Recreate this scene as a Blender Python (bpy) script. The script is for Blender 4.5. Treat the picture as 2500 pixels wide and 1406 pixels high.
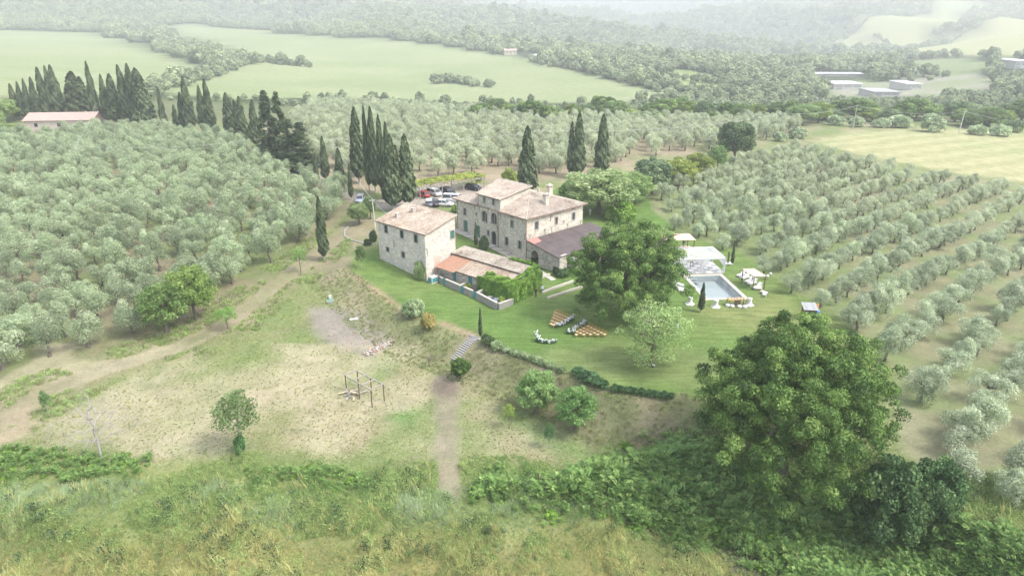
import bpy, math, random
import numpy as np
from mathutils import Vector, Matrix
R=math.radians
scene=bpy.context.scene
for o in list(bpy.data.objects): bpy.data.objects.remove(o)
# ------------------------------------------------------------------ camera, sky, sun, exposure
FPX,PITCH,CAMH=1700.0,R(21.6),42.0          # focal length in pixels of the 2500 px wide photograph
cd=bpy.data.cameras.new('camera'); cam=bpy.data.objects.new('camera',cd); scene.collection.objects.link(cam)
cam.location=(0,0,CAMH); cam.rotation_euler=(R(90)-PITCH,0,0)
cd.sensor_width=36; cd.lens=36*FPX/2500; cd.clip_start=0.5; cd.clip_end=20000
scene.camera=cam
SUN_EL,SUN_AZ=R(52),R(112)                   # azimuth clockwise from +Y (the view direction)
w=bpy.data.worlds.new('World'); scene.world=w; w.use_nodes=True
nt=w.node_tree; bg=nt.nodes['Background']
sky=nt.nodes.new('ShaderNodeTexSky'); sky.sky_type='NISHITA'; sky.sun_disc=False
sky.sun_elevation=SUN_EL; sky.sun_rotation=SUN_AZ; sky.altitude=300; sky.air_density=1.0; sky.dust_density=5.0; sky.ozone_density=0.6
nt.links.new(sky.outputs[0],bg.inputs[0]); bg.inputs[1].default_value=0.10
sl=bpy.data.lights.new('sun','SUN'); sl.energy=2.1; sl.angle=R(15); sl.color=(1,0.975,0.945)
so=bpy.data.objects.new('sun',sl); scene.collection.objects.link(so)
sd=Vector((math.sin(SUN_AZ)*math.cos(SUN_EL),math.cos(SUN_AZ)*math.cos(SUN_EL),math.sin(SUN_EL)))
so.rotation_euler=sd.to_track_quat('Z','Y').to_euler(); so.location=(60,-40,150)
vs=scene.view_settings; vs.view_transform='Standard'; vs.look='None'; vs.gamma=1; vs.use_curve_mapping=False
vs.exposure=2.22
scene.cycles.use_denoising=True
scene.cycles.max_bounces=6; scene.cycles.diffuse_bounces=3; scene.cycles.glossy_bounces=2; scene.cycles.transmission_bounces=4
scene.cycles.transparent_max_bounces=6; scene.cycles.volume_bounces=1; scene.cycles.sample_clamp_indirect=6
scene.cycles.use_adaptive_sampling=True; scene.cycles.adaptive_threshold=0.012
HAZE=0.00043; LEAFK=1.75; GROUNDK=0.84
rng=np.random.default_rng(7); random.seed(7)
# ------------------------------------------------------------------ helpers: objects
COL=scene.collection
def link(o,parent=None):
    COL.objects.link(o)
    if parent is not None: o.parent=parent
    return o
def tag(o,label=None,cat=None,group=None,kind=None):
    if label: o['label']=label
    if cat: o['category']=cat
    if group: o['group']=group
    if kind: o['kind']=kind
    return o
def empty(name,loc=(0,0,0),rz=0,label=None,cat=None,group=None,scale=None):
    o=bpy.data.objects.new(name,None); o.empty_display_size=0.3; COL.objects.link(o)
    o.location=loc; o.rotation_euler=(0,0,rz)
    if scale is not None: o.scale=scale
    return tag(o,label,cat,group)
def copy_tree(o,parent=None):
    c=o.copy(); COL.objects.link(c); c.parent=parent
    for ch in o.children: copy_tree(ch,c)
    return c
class MB:
    """collects polygons; build() links them as one mesh object"""
    def __init__(s): s.v=[]; s.f=[]; s.m=[]; s.t=[]
    def face(s,pts,m=0,t=0.5):
        n=len(s.v); s.v+= [tuple(p) for p in pts]; s.f.append(tuple(range(n,n+len(pts)))); s.m.append(m); s.t.append(t); return s
    def box(s,c,d,rz=0,m=0,t=0.5,taper=1.0):
        cx,cy,cz=c; hx,hy,hz=d[0]/2,d[1]/2,d[2]/2; ca,sa=math.cos(rz),math.sin(rz); n=len(s.v)
        for k,(x,y,z) in enumerate([(-1,-1,-1),(1,-1,-1),(1,1,-1),(-1,1,-1),(-1,-1,1),(1,-1,1),(1,1,1),(-1,1,1)]):
            q=taper if z>0 else 1
            x*=hx*q;y*=hy*q; s.v.append((cx+x*ca-y*sa,cy+x*sa+y*ca,cz+z*hz))
        for f in [(0,3,2,1),(4,5,6,7),(0,1,5,4),(1,2,6,5),(2,3,7,6),(3,0,4,7)]:
            s.f.append(tuple(n+i for i in f)); s.m.append(m); s.t.append(t)
        return s
    def tube(s,pts,rad,n=6,m=0,t=0.5,cap=True):
        pts=[Vector(p) for p in pts]
        if not hasattr(rad,'__len__'): rad=[rad]*len(pts)
        b=len(s.v)
        for i,p in enumerate(pts):
            d=(pts[min(i+1,len(pts)-1)]-pts[max(i-1,0)]).normalized()
            a=d.orthogonal().normalized() if abs(d.z)<0.99 else Vector((1,0,0))
            if abs(d.z)<0.99: a=Vector((0,0,1)).cross(d).normalized()
            c=d.cross(a)
            for k in range(n):
                an=2*math.pi*k/n; s.v.append(tuple(p+(a*math.cos(an)+c*math.sin(an))*rad[i]))
        for i in range(len(pts)-1):
            for k in range(n):
                k2=(k+1)%n; s.f.append((b+i*n+k,b+i*n+k2,b+(i+1)*n+k2,b+(i+1)*n+k)); s.m.append(m); s.t.append(t)
        if cap:
            s.f.append(tuple(b+k for k in reversed(range(n)))); s.m.append(m); s.t.append(t)
            e=b+(len(pts)-1)*n; s.f.append(tuple(e+k for k in range(n))); s.m.append(m); s.t.append(t)
        return s
    def lathe(s,prof,c=(0,0,0),n=12,m=0,t=0.5):
        b=len(s.v)
        for (r,z) in prof:
            for k in range(n):
                a=2*math.pi*k/n; s.v.append((c[0]+r*math.cos(a),c[1]+r*math.sin(a),c[2]+z))
        for i in range(len(prof)-1):
            for k in range(n):
                k2=(k+1)%n; s.f.append((b+i*n+k,b+i*n+k2,b+(i+1)*n+k2,b+(i+1)*n+k)); s.m.append(m); s.t.append(t)
        return s
    def prism(s,poly,z0,z1,m=0,t=0.5):
        n=len(poly); b=len(s.v)
        s.v+=[(p[0],p[1],z0) for p in poly]+[(p[0],p[1],z1) for p in poly]
        s.f.append(tuple(b+i for i in reversed(range(n)))); s.f.append(tuple(b+n+i for i in range(n)))
        s.m+=[m,m]; s.t+=[t,t]
        for i in range(n):
            j=(i+1)%n; s.f.append((b+i,b+j,b+n+j,b+n+i)); s.m.append(m); s.t.append(t)
        return s
    def blob(s,c,r,seed=0,n=8,k=5,m=0,t=0.5,amp=0.2):
        rr=random.Random(seed); b=len(s.v)
        for i in range(k+1):
            th=math.pi*i/k
            for j in range(n):
                ph=2*math.pi*j/n; q=1+amp*(rr.random()-0.5)*2 if 0<i<k else 1
                s.v.append((c[0]+r[0]*q*math.sin(th)*math.cos(ph),c[1]+r[1]*q*math.sin(th)*math.sin(ph),c[2]+r[2]*q*math.cos(th)))
        for i in range(k):
            for j in range(n):
                j2=(j+1)%n; s.f.append((b+i*n+j,b+(i+1)*n+j,b+(i+1)*n+j2,b+i*n+j2)); s.m.append(m); s.t.append(t)
        return s
    def mesh(s,name,mats,smooth=False):
        me=bpy.data.meshes.new(name); me.from_pydata(s.v,[],s.f)
        if not isinstance(mats,(list,tuple)): mats=[mats]
        for q in mats: me.materials.append(q)
        me.polygons.foreach_set('material_index',s.m)
        at=me.attributes.new('tint','FLOAT','FACE'); at.data.foreach_set('value',s.t)
        if smooth: me.polygons.foreach_set('use_smooth',[True]*len(s.f))
        me.update(); return me
    def build(s,name,mats,parent=None,smooth=False,loc=None,rz=None):
        o=bpy.data.objects.new(name,s.mesh(name,mats,smooth)); link(o,parent)
        if loc is not None: o.location=loc
        if rz is not None: o.rotation_euler=(0,0,rz)
        return o
def quads_mesh(name,V,mat_list,tint=None,midx=None,k=4):
    """V: (N,k,3) array of separate k-gons"""
    V=np.asarray(V,np.float32); N=len(V); me=bpy.data.meshes.new(name)
    me.vertices.add(N*k); me.vertices.foreach_set('co',V.reshape(-1))
    me.loops.add(N*k); me.loops.foreach_set('vertex_index',np.arange(N*k,dtype=np.int32))
    me.polygons.add(N); me.polygons.foreach_set('loop_start',np.arange(0,N*k,k,dtype=np.int32))
    try: me.polygons.foreach_set('loop_total',np.full(N,k,dtype=np.int32))
    except Exception: pass
    for q in mat_list: me.materials.append(q)
    if midx is not None: me.polygons.foreach_set('material_index',np.asarray(midx,np.int32))
    if tint is None: tint=np.full(N,0.5)
    at=me.attributes.new('tint','FLOAT','FACE'); at.data.foreach_set('value',np.asarray(tint,np.float32))
    me.update(calc_edges=True); return me
def scatter(name,protos,P,S,ROT,IDX,label,cat):
    """a mass nobody could count: one object, protos instanced on points"""
    c=bpy.data.collections.new(name+'_protos')
    for i,me in enumerate(protos):
        o=bpy.data.objects.new('%s_%02d'%(name,i),me); c.objects.link(o)
    me=bpy.data.meshes.new(name); P=np.asarray(P,np.float32); n=len(P)
    me.vertices.add(n); me.vertices.foreach_set('co',P.reshape(-1))
    a=me.attributes.new('scl','FLOAT_VECTOR','POINT'); a.data.foreach_set('vector',np.asarray(S,np.float32).reshape(-1))
    a=me.attributes.new('rot','FLOAT_VECTOR','POINT'); a.data.foreach_set('vector',np.asarray(ROT,np.float32).reshape(-1))
    a=me.attributes.new('idx','INT','POINT'); a.data.foreach_set('value',np.asarray(IDX,np.int32))
    o=bpy.data.objects.new(name,me); COL.objects.link(o)
    g=bpy.data.node_groups.new(name,'GeometryNodeTree')
    g.interface.new_socket('Geometry',in_out='INPUT',socket_type='NodeSocketGeometry')
    g.interface.new_socket('Geometry',in_out='OUTPUT',socket_type='NodeSocketGeometry')
    N=g.nodes; gi=N.new('NodeGroupInput'); go=N.new('NodeGroupOutput'); ip=N.new('GeometryNodeInstanceOnPoints')
    ci=N.new('GeometryNodeCollectionInfo'); ci.inputs['Collection'].default_value=c
    ci.inputs['Separate Children'].default_value=True; ci.inputs['Reset Children'].default_value=True
    def na(nm,ty):
        q=N.new('GeometryNodeInputNamedAttribute'); q.data_type=ty; q.inputs['Name'].default_value=nm; return q.outputs[0]
    L=g.links; L.new(gi.outputs[0],ip.inputs['Points']); L.new(ci.outputs[0],ip.inputs['Instance'])
    ip.inputs['Pick Instance'].default_value=True
    L.new(na('idx','INT'),ip.inputs['Instance Index']); L.new(na('rot','FLOAT_VECTOR'),ip.inputs['Rotation']); L.new(na('scl','FLOAT_VECTOR'),ip.inputs['Scale'])
    L.new(ip.outputs[0],go.inputs[0])
    m=o.modifiers.new('scatter','NODES'); m.node_group=g
    return tag(o,label,cat,None,'stuff')
# ------------------------------------------------------------------ helpers: materials
def new_mat(name):
    m=bpy.data.materials.new(name); m.use_nodes=True; t=m.node_tree; b=t.nodes['Principled BSDF']; return m,t,b
def N(t,ty,**kw):
    n=t.nodes.new(ty)
    for k,v in kw.items():
        if k in n.inputs.keys(): n.inputs[k].default_value=v
        else: setattr(n,k,v)
    return n
def ramp(t,fac,stops,interp='LINEAR'):
    r=t.nodes.new('ShaderNodeValToRGB'); e=r.color_ramp.elements; r.color_ramp.interpolation=interp
    while len(e)<len(stops): e.new(0.5)
    for i,(p,c) in enumerate(stops): e[i].position=p; e[i].color=(*c,1) if len(c)==3 else c
    t.links.new(fac,r.inputs[0]); return r.outputs[0]
def mix(t,fac,a,b,mode='MIX'):
    m=t.nodes.new('ShaderNodeMix'); m.data_type='RGBA'; m.blend_type=mode
    for s,v in ((0,fac),(6,a),(7,b)):
        if isinstance(v,(int,float)): m.inputs[s].default_value=v
        elif isinstance(v,tuple): m.inputs[s].default_value=(*v,1) if len(v)==3 else v
        else: t.links.new(v,m.inputs[s])
    return m.outputs[2]
def noise(t,scale,detail=4,rough=0.6,vec=None,out=0):
    n=N(t,'ShaderNodeTexNoise'); n.inputs['Scale'].default_value=scale; n.inputs['Detail'].default_value=detail; n.inputs['Roughness'].default_value=rough
    if vec is None: vec=coords(t)
    t.links.new(vec,n.inputs['Vector']); return n.outputs[out]
def coords(t,kind='Object',scale=(1,1,1),rot=(0,0,0)):
    c=t.nodes.new('ShaderNodeTexCoord')
    if scale==(1,1,1) and rot==(0,0,0): return c.outputs[kind]
    mp=N(t,'ShaderNodeMapping'); mp.inputs['Scale'].default_value=scale; mp.inputs['Rotation'].default_value=rot
    t.links.new(c.outputs[kind],mp.inputs['Vector']); return mp.outputs[0]
def bump(t,b,h,strength=0.3,dist=0.05):
    n=N(t,'ShaderNodeBump'); n.inputs['Strength'].default_value=strength; n.inputs['Distance'].default_value=dist
    t.links.new(h,n.inputs['Height']); t.links.new(n.outputs[0],b.inputs['Normal'])
def attr(t,name): 
    a=t.nodes.new('ShaderNodeAttribute'); a.attribute_name=name; return a
def plain(name,col,rough=0.6,var=0.15,scale=6.0,metal=0,spec=0.4,bmp=0.0):
    """one colour with gentle procedural mottling"""
    m,t,b=new_mat(name); f=noise(t,scale,5,0.65)
    c=ramp(t,f,[(0.25,tuple(x*(1-var) for x in col)),(0.75,tuple(min(1,x*(1+var)) for x in col))])
    t.links.new(c,b.inputs['Base Color']); b.inputs['Roughness'].default_value=rough; b.inputs['Metallic'].default_value=metal
    b.inputs['Specular IOR Level'].default_value=spec
    if bmp: bump(t,b,f,0.4,bmp)
    return m
def leafmat(name,stops,rough=0.55,trans=0.35,obcol=False,spec=0.25):
    """leaf colour picked by each leaf's own tint"""
    stops=[(q,tuple(min(0.85,x*LEAFK) for x in cc)) for q,cc in stops]; m,t,b=new_mat(name); a=attr(t,'tint'); c=ramp(t,a.outputs['Fac'],stops)
    oi=t.nodes.new('ShaderNodeObjectInfo')
    hv=N(t,'ShaderNodeHueSaturation'); t.links.new(c,hv.inputs['Color'])
    mr=N(t,'ShaderNodeMapRange'); t.links.new(oi.outputs['Random'],mr.inputs[0]); mr.inputs[3].default_value=0.84; mr.inputs[4].default_value=1.16
    t.links.new(mr.outputs[0],hv.inputs['Value']); c=hv.outputs[0]
    if obcol: c=mix(t,1.0,c,oi.outputs['Color'],'MULTIPLY')
    t.links.new(c,b.inputs['Base Color']); b.inputs['Roughness'].default_value=rough; b.inputs['Specular IOR Level'].default_value=spec
    tr=N(t,'ShaderNodeBsdfTranslucent'); t.links.new(c,tr.inputs['Color'])
    ms=N(t,'ShaderNodeMixShader'); ms.inputs[0].default_value=trans
    t.links.new(b.outputs[0],ms.inputs[1]); t.links.new(tr.outputs[0],ms.inputs[2])
    t.links.new(ms.outputs[0],t.nodes['Material Output'].inputs['Surface']); return m
# ------------------------------------------------------------------ camera geometry used only to place things on the ground
CT,ST=math.cos(PITCH),math.sin(PITCH)
def rayd(u,v):
    x=(u-1250)/FPX; y=(703-v)/FPX
    return np.array([x,CT+y*ST,-ST+y*CT])
def project(P):
    P=np.atleast_2d(P); z=P[:,2]-CAMH; dp=P[:,1]*CT-z*ST; up=P[:,1]*ST+z*CT
    dp=np.where(dp>0.5,dp,0.5); return np.stack([1250+FPX*P[:,0]/dp,703-FPX*up/dp],1)
def vnoise(x,y,scale,seed=0):
    x=np.asarray(x)/scale; y=np.asarray(y)/scale; xi=np.floor(x); yi=np.floor(y); fx=x-xi; fy=y-yi
    fx=fx*fx*(3-2*fx); fy=fy*fy*(3-2*fy)
    def hsh(a,b):
        q=np.sin(a*127.1+b*311.7+seed*74.7)*43758.5453; return q-np.floor(q)
    return (hsh(xi,yi)*(1-fx)+hsh(xi+1,yi)*fx)*(1-fy)+(hsh(xi,yi+1)*(1-fx)+hsh(xi+1,yi+1)*fx)*fy
def fbm(x,y,scale,seed=0,o=4):
    s=0;a=0.5;n=0
    for i in range(o): s=s+a*vnoise(x,y,scale/2**i,seed+i*13); n+=a; a*=0.5
    return s/n
def sst(a,b,x): q=np.clip((x-a)/(b-a),0,1); return q*q*(3-2*q)
# terrain: control points (u, v, height) near the house, (u, v, distance) far away, thin-plate spline in (bearing, log distance)
CTRL=[]
def ctl_h(u,v,z):
    d=rayd(u,v); t=(z-CAMH)/d[2]; CTRL.append((d[0]*t,d[1]*t,z))
def ctl_d(u,v,D):
    D=D if D<600 else 600+(D-600)*2.2; d=rayd(u,v); t=D/d[1]; CTRL.append((d[0]*t,D,CAMH+d[2]*t))
for q in [(865,545,1.9),(760,620,0.9),(650,720,-0.6),(520,800,-1.6),(400,860,-2.2),(200,920,-2.7),(0,960,-3.0),(0,1100,-3.1),(300,1000,-2.9),
          (600,1000,-2.9),(800,1000,-3.0),(1080,1000,-3.0),(1000,900,-2.7),(800,780,-1.5),(700,900,-2.4),(1300,1100,-3.3),(1600,1120,-3.7),(0,1300,-4.2),(600,1300,-4.2),(1250,1350,-4.5),
          (1700,1250,-4.8),(2000,1250,-5.0),(2300,1350,-4.5),(2500,1406,-4.5),(1250,1700,-6),(0,1700,-6),(2500,1700,-6),
          (400,600,0.2),(100,700,-1.4),(0,560,-0.6),(300,420,1.2),(0,420,0.5),(700,430,2.0),(550,500,1.2),(900,470,2.2),(1150,460,2.1),(1250,380,1.5),(1000,330,0.8),(1500,440,1.0),(1500,350,0.5),
          (1700,480,-0.2),(2000,550,-0.6),(2300,600,-1.0),(2500,700,-1.5),(2200,800,-0.8),(2500,1000,-2.6),(2250,330,-1.0),(2500,400,-1.6),(2000,400,-0.4),
          (60,310,1.5),(300,310,1.8),(550,330,2.2),(680,390,2.2),(1800,330,-1.0)]: ctl_h(*q)
for q in [(0,260,300),(0,172,480),(0,70,900),(0,-60,1500),(-200,-120,2600),(200,200,430),(250,80,900),(300,-60,1600),(400,200,480),(450,65,1000),(600,-30,1650),(700,245,380),(700,170,620),
          (700,85,960),(800,-25,1900),(1000,250,440),(1000,180,650),(1000,110,850),(990,0,2300),(1250,248,450),(1250,120,800),(1045,2,3600),(1250,-20,3800),(1200,40,2200),(1450,235,470),(1500,165,640),
          (1640,230,480),(1600,150,900),(1500,60,2200),(1500,-25,3800),(1830,215,520),(1750,150,900),(1800,60,1600),(1850,-35,2600),(2100,215,560),(2100,150,900),(2200,60,1300),(2250,-40,2000),
          (2480,165,600),(2400,110,900),(2500,55,1150),(2600,-50,1800),(1500,290,320),(1900,290,330),(2300,280,350),(2600,290,330),(1250,265,380),(1700,-60,5200),(900,-40,5200),(200,-140,5200),(2400,-90,5200)]: ctl_d(*q)
CTRL=np.array(CTRL)
def warp(x,y):
    yy=np.maximum(y,24.0); return np.stack([np.clip(x/yy,-1.6,1.6)*2.2,np.log(yy)*1.6],-1)
def _tps(r2): return 0.5*r2*np.log(r2+1e-9)
CW=warp(CTRL[:,0],CTRL[:,1]); n_=len(CW)
K=_tps(((CW[:,None]-CW[None])**2).sum(-1))+np.eye(n_)*2e-3; PP=np.concatenate([np.ones((n_,1)),CW],1)
A_=np.zeros((n_+3,n_+3)); A_[:n_,:n_]=K; A_[:n_,n_:]=PP; A_[n_:,:n_]=PP.T
# heights enter relative to the eye and distance so that near and far weigh alike
SC=np.maximum(CTRL[:,1],24.0); W_=np.linalg.solve(A_,np.concatenate([(CTRL[:,2]-CAMH)/SC,[0,0,0]]))
def lower(x,y):
    x=np.asarray(x,float); y=np.asarray(y,float); s=x.shape; q=warp(x.ravel(),y.ravel()); out=np.empty(len(q))
    for i in range(0,len(q),20000):
        c=q[i:i+20000]; out[i:i+20000]=_tps(((c[:,None]-CW[None])**2).sum(-1))@W_[:n_]+W_[n_]+c@W_[n_+1:]
    return (out*np.maximum(y.ravel(),24.0)+CAMH).reshape(s)
def plateau(x,y):
    t=(np.asarray(x)+14.3)*-0.507+(np.asarray(y)-108.7)*0.862; t=np.maximum(t+1.0,0)
    return 2.2*(1-np.exp(-(t/13.0)**1.3))
def unproj(u,v,z=0.0):
    d=rayd(u,v); t=(z-CAMH)/d[2]; return (d[0]*t,d[1]*t)
PLAT_PX=[(868,612),(852,668),(905,705),(965,748),(1055,795),(1155,822),(1230,852),(1330,888),(1400,912),(1480,945),(1560,962),(1680,965),(1780,985),(1950,1020),(2130,1080),(2300,1200),(2500,1330),
         (2900,1300),(2700,800),(2300,600),(1900,520),(1500,470),(1250,430),(1000,450),(900,500)]
PLAT=np.array([unproj(u,v,0.0 if v>640 else 1.8) for u,v in PLAT_PX])
def sdist(x,y,poly):
    """signed distance to a polygon, positive inside"""
    x=np.asarray(x,float); y=np.asarray(y,float); s=x.shape; x=x.ravel(); y=y.ravel()
    d=np.full(x.shape,1e18); ins=np.zeros(x.shape,bool); n=len(poly)
    for i in range(n):
        ax,ay=poly[i]; bx,by=poly[(i+1)%n]; ex,ey=bx-ax,by-ay
        t=np.clip(((x-ax)*ex+(y-ay)*ey)/(ex*ex+ey*ey+1e-12),0,1); d=np.minimum(d,(x-ax-t*ex)**2+(y-ay-t*ey)**2)
        c=((ay>y)!=(by>y))&(x<(bx-ax)*(y-ay)/(by-ay+1e-12)+ax); ins^=c
    return (np.sqrt(d)*np.where(ins,1,-1)).reshape(s)
def pdist(x,y,line):
    x=np.asarray(x,float); y=np.asarray(y,float); d=np.full(x.shape,1e18)
    for i in range(len(line)-1):
        ax,ay=line[i]; bx,by=line[i+1]; ex,ey=bx-ax,by-ay
        t=np.clip(((x-ax)*ex+(y-ay)*ey)/(ex*ex+ey*ey+1e-12),0,1); d=np.minimum(d,(x-ax-t*ex)**2+(y-ay-t*ey)**2)
    return np.sqrt(d)
def ground(x,y):
    lo=lower(x,y); sdv=sdist(x,y,PLAT); k=sst(-5.5,0.2,sdv)
    hi=plateau(x,y); z=lo*(1-k)+hi*k
    # fade the plateau back into the open land behind the house
    far=sst(150,190,np.asarray(y,float)); z=z*(1-far)+lo*far
    return z+0.10*(fbm(x,y,9.0,3)-0.5)*np.minimum(1,np.abs(sdv)/4)*(1-sst(-1.5,1.0,sdv))
_T=np.concatenate([np.geomspace(25,400,1500),np.geomspace(401,12000,1700)])
def pix(u,v):
    """where the line of sight through a photo pixel meets the ground"""
    d=rayd(u,v); d=d/np.linalg.norm(d); x=d[0]*_T; y=d[1]*_T; z=CAMH+d[2]*_T
    g=ground(x,y); i=np.argmax(z<g)
    if z[i]>=g[i]: i=len(_T)-1
    a=max(i-1,0); da,db=z[a]-g[a],z[i]-g[i]; t=da/(da-db) if da!=db else 0
    return np.array([x[a]+(x[i]-x[a])*t,y[a]+(y[i]-y[a])*t,g[a]+(g[i]-g[a])*t])
def pxh(base,v):
    """height above base at which the vertical line through it reaches photo row v"""
    x,y,z=base; e=math.atan2(703-v,FPX)-PITCH   # exact on the centre line, close enough off it
    lo_,hi_=0.0,60.0
    for _ in range(40):
        m=(lo_+hi_)/2
        if project((x,y,z+m))[0,1]>v: lo_=m
        else: hi_=m
    return m
def mpp(p): return (p[1]*CT-(p[2]-CAMH)*ST)/FPX     # metres per photo pixel at a point
def gz(x,y): return float(ground(np.array([x]),np.array([y]))[0])
# ------------------------------------------------------------------ terrain sheet
def axis(lo,hi,step,out,g=1.07):
    a=list(np.arange(lo,hi+1e-6,step)); s=step
    up=[a[-1]]
    while up[-1]<out[1]: s*=g; up.append(up[-1]+s)
    s=step; dn=[a[0]]
    while dn[-1]>out[0]: s*=g; dn.append(dn[-1]-s)
    return np.array(dn[::-1][:-1]+a+up[1:])
GX=axis(-90,100,0.8,(-10500,10500)); GY=axis(38,170,0.8,(-200,11500))
GX=np.unique(np.round(np.concatenate([GX,np.arange(28.6,38.6,0.27)]),3)); GY=np.unique(np.round(np.concatenate([GY,np.arange(100.0,114.0,0.27)]),3))
XX,YY=np.meshgrid(GX,GY); ZZ=ground(XX,YY)
# wooded hills are rough on top of the spline
rel=1-np.abs(2*fbm(XX+0.35*YY,YY*0.8,700,5,3)-1)*2
ZZ=ZZ+sst(800,2400,YY)*(rel-0.35)*95*(1-0.75*sst(-200,-700,XX)*sst(2000,1300,YY))
PXY=project(np.stack([XX.ravel(),YY.ravel(),ZZ.ravel()],1)).reshape(XX.shape+(2,))
def wpoly(px): return np.array([pix(u,v)[:2] for u,v in px])
colr=np.zeros(XX.shape+(3,)); tex=np.zeros(XX.shape+(4,)); reg=np.zeros(XX.shape,int)
NZ=lambda s,seed,o=4: fbm(XX,YY,s,seed,o)
REG=['field']
def lay(mask,c,name=None,t=None,c2=None,ns=8.0,seed=1):
    """paint a kind of ground cover: c..c2 mixed by noise"""
    m=np.clip(mask,0,1)[...,None]; col=np.array(c)*np.ones(XX.shape+(3,))
    if c2 is not None:
        f=sst(0.35,0.65,NZ(ns,seed))[...,None]; col=col*(1-f)+np.array(c2)*f
    colr[:]=colr*(1-m)+col*m
    if t is not None: tex[:]=tex*(1-m)+np.array(t)*m
    if name:
        if name not in REG: REG.append(name)
        reg[mask>0.5]=REG.index(name)
WB=0.4+0.006*np.maximum(YY,0)
def pm(px,soft=1.0,nz=1.2,seed=2,world=None):
    poly=wpoly(px) if world is None else world
    s=sdist(XX,YY,poly)+(NZ(6.0,seed)-0.5)*2*nz*WB
    return sst(-soft*WB,soft*WB,s)
def lm(px,wid,nz=0.5,seed=3,soft=0.5):
    line=wpoly(px); d=pdist(XX,YY,line)+(NZ(3.0,seed)-0.5)*2*nz
    return sst(wid/2+soft,wid/2-soft,d)
TAN=(0.30,0.262,0.165); GRN=(0.135,0.185,0.055)
lay(np.ones(XX.shape),TAN,'field',(1,0,0,0),GRN,14.0,11); lay(sst(0.42,0.62,NZ(2.4,13))*0.35,(0.185,0.215,0.085))
# patches of fresh green in the cut field
gp=sst(0.5,0.68,NZ(9,21)); lay(gp*0.75,(0.125,0.20,0.05))
for q in [[(890,870),(960,870),(955,905),(900,900)],[(945,1000),(1020,995),(1010,1040),(955,1030)],[(1250,1020),(1400,1060),(1440,1110),(1300,1090)],[(380,1075),(560,1090),(640,1120),(420,1115)]]:
    lay(pm(q,1.5,1.5)*0.85,(0.10,0.21,0.05))
# left and middle grove soils
LEFT_PX=[(-400,1000),(0,945),(130,925),(230,880),(330,845),(480,785),(640,690),(760,590),(850,520),(868,482),(780,432),(690,395),(560,330),(420,305),(250,300),(0,320),(-400,360)]
lay(pm(LEFT_PX),(0.235,0.205,0.13),'grove_ground',(0.3,0,0.6,0),(0.165,0.20,0.08),9,31)
MID_PX=[(700,395),(790,440),(900,470),(1010,465),(1180,440),(1300,450),(1420,430),(1560,400),(1750,390),(1850,360),(1960,330),(2050,290),(1700,295),(1400,292),(1200,285),(1000,262),(760,250),(700,300)]
lay(pm(MID_PX),(0.31,0.26,0.18),'grove_ground',(0.2,0,0.6,0),(0.225,0.245,0.125),16,33)
RIGHT_PX=[(1560,490),(1640,580),(1800,620),(1900,690),(2010,760),(2110,830),(2180,900),(2190,1000),(2200,1100),(2330,1260),(2500,1290),(3200,1400),(3200,500),(2500,450),(2280,420),(2050,375),(1950,345),(1840,370),(1700,420)]
lay(pm(RIGHT_PX),(0.195,0.245,0.105),'grove_ground',(0.35,0,0.3,0),(0.245,0.245,0.145),7,35)
lay(pm([(1560,440),(1640,580),(1800,620),(1900,690),(1990,740),(2050,560),(1900,430),(1750,400)],4,3)*0.8,(0.17,0.225,0.085))
# plateau lawn
LAWN_PX=PLAT_PX[:13]+[(1900,1000),(2060,1010),(2190,950),(2170,880),(2100,815),(1995,745),(1900,682),(1800,612),(1660,570),(1600,520),(1570,470),(1500,450),(1380,455),(1330,470),(1240,520),(1150,560),(1118,565),(1000,575),(920,610)]
lay(pm(LAWN_PX,0.6,0.5),(0.118,0.205,0.052),'lawn',(0,1,0,0),(0.155,0.225,0.068),11,41)
lay(pm([(1280,860),(1500,840),(1760,850),(1860,900),(1700,940),(1480,930)],3,2)*0.7,(0.16,0.205,0.08))
lay(pm([(1700,760),(1900,720),(2050,800),(2150,900),(1900,860)],4,2)*0.7,(0.21,0.235,0.09))
# bank round the lawn: weeds, dry stalks
BANK=sst(-7.0,-5.0,sdist(XX,YY,PLAT))*sst(0.3,-0.5,sdist(XX,YY,PLAT))
xr=sst(1180,1420,PXY[...,0])
inb=BANK*(YY<118)*(PXY[...,0]>700)*(PXY[...,0]<1900)
lay(inb*(1-0.5*xr),(0.20,0.215,0.10),'bank',(0.5,0,0.4,0),(0.27,0.24,0.155),5,51)
lay(inb*xr,(0.16,0.18,0.085),'bank',(0.4,0,0.4,0),(0.225,0.205,0.13),4,53)
# worn earth along the lawn's edge and path to the steps
lay(lm([(862,672),(905,702),(965,744),(1000,765)],1.3,0.5),(0.34,0.26,0.175),'bank',(0.1,0,0.9,0))
lay(lm([(1080,790),(1120,806),(1158,822)],1.1,0.5),(0.34,0.26,0.175),None,(0.1,0,0.9,0))
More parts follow.
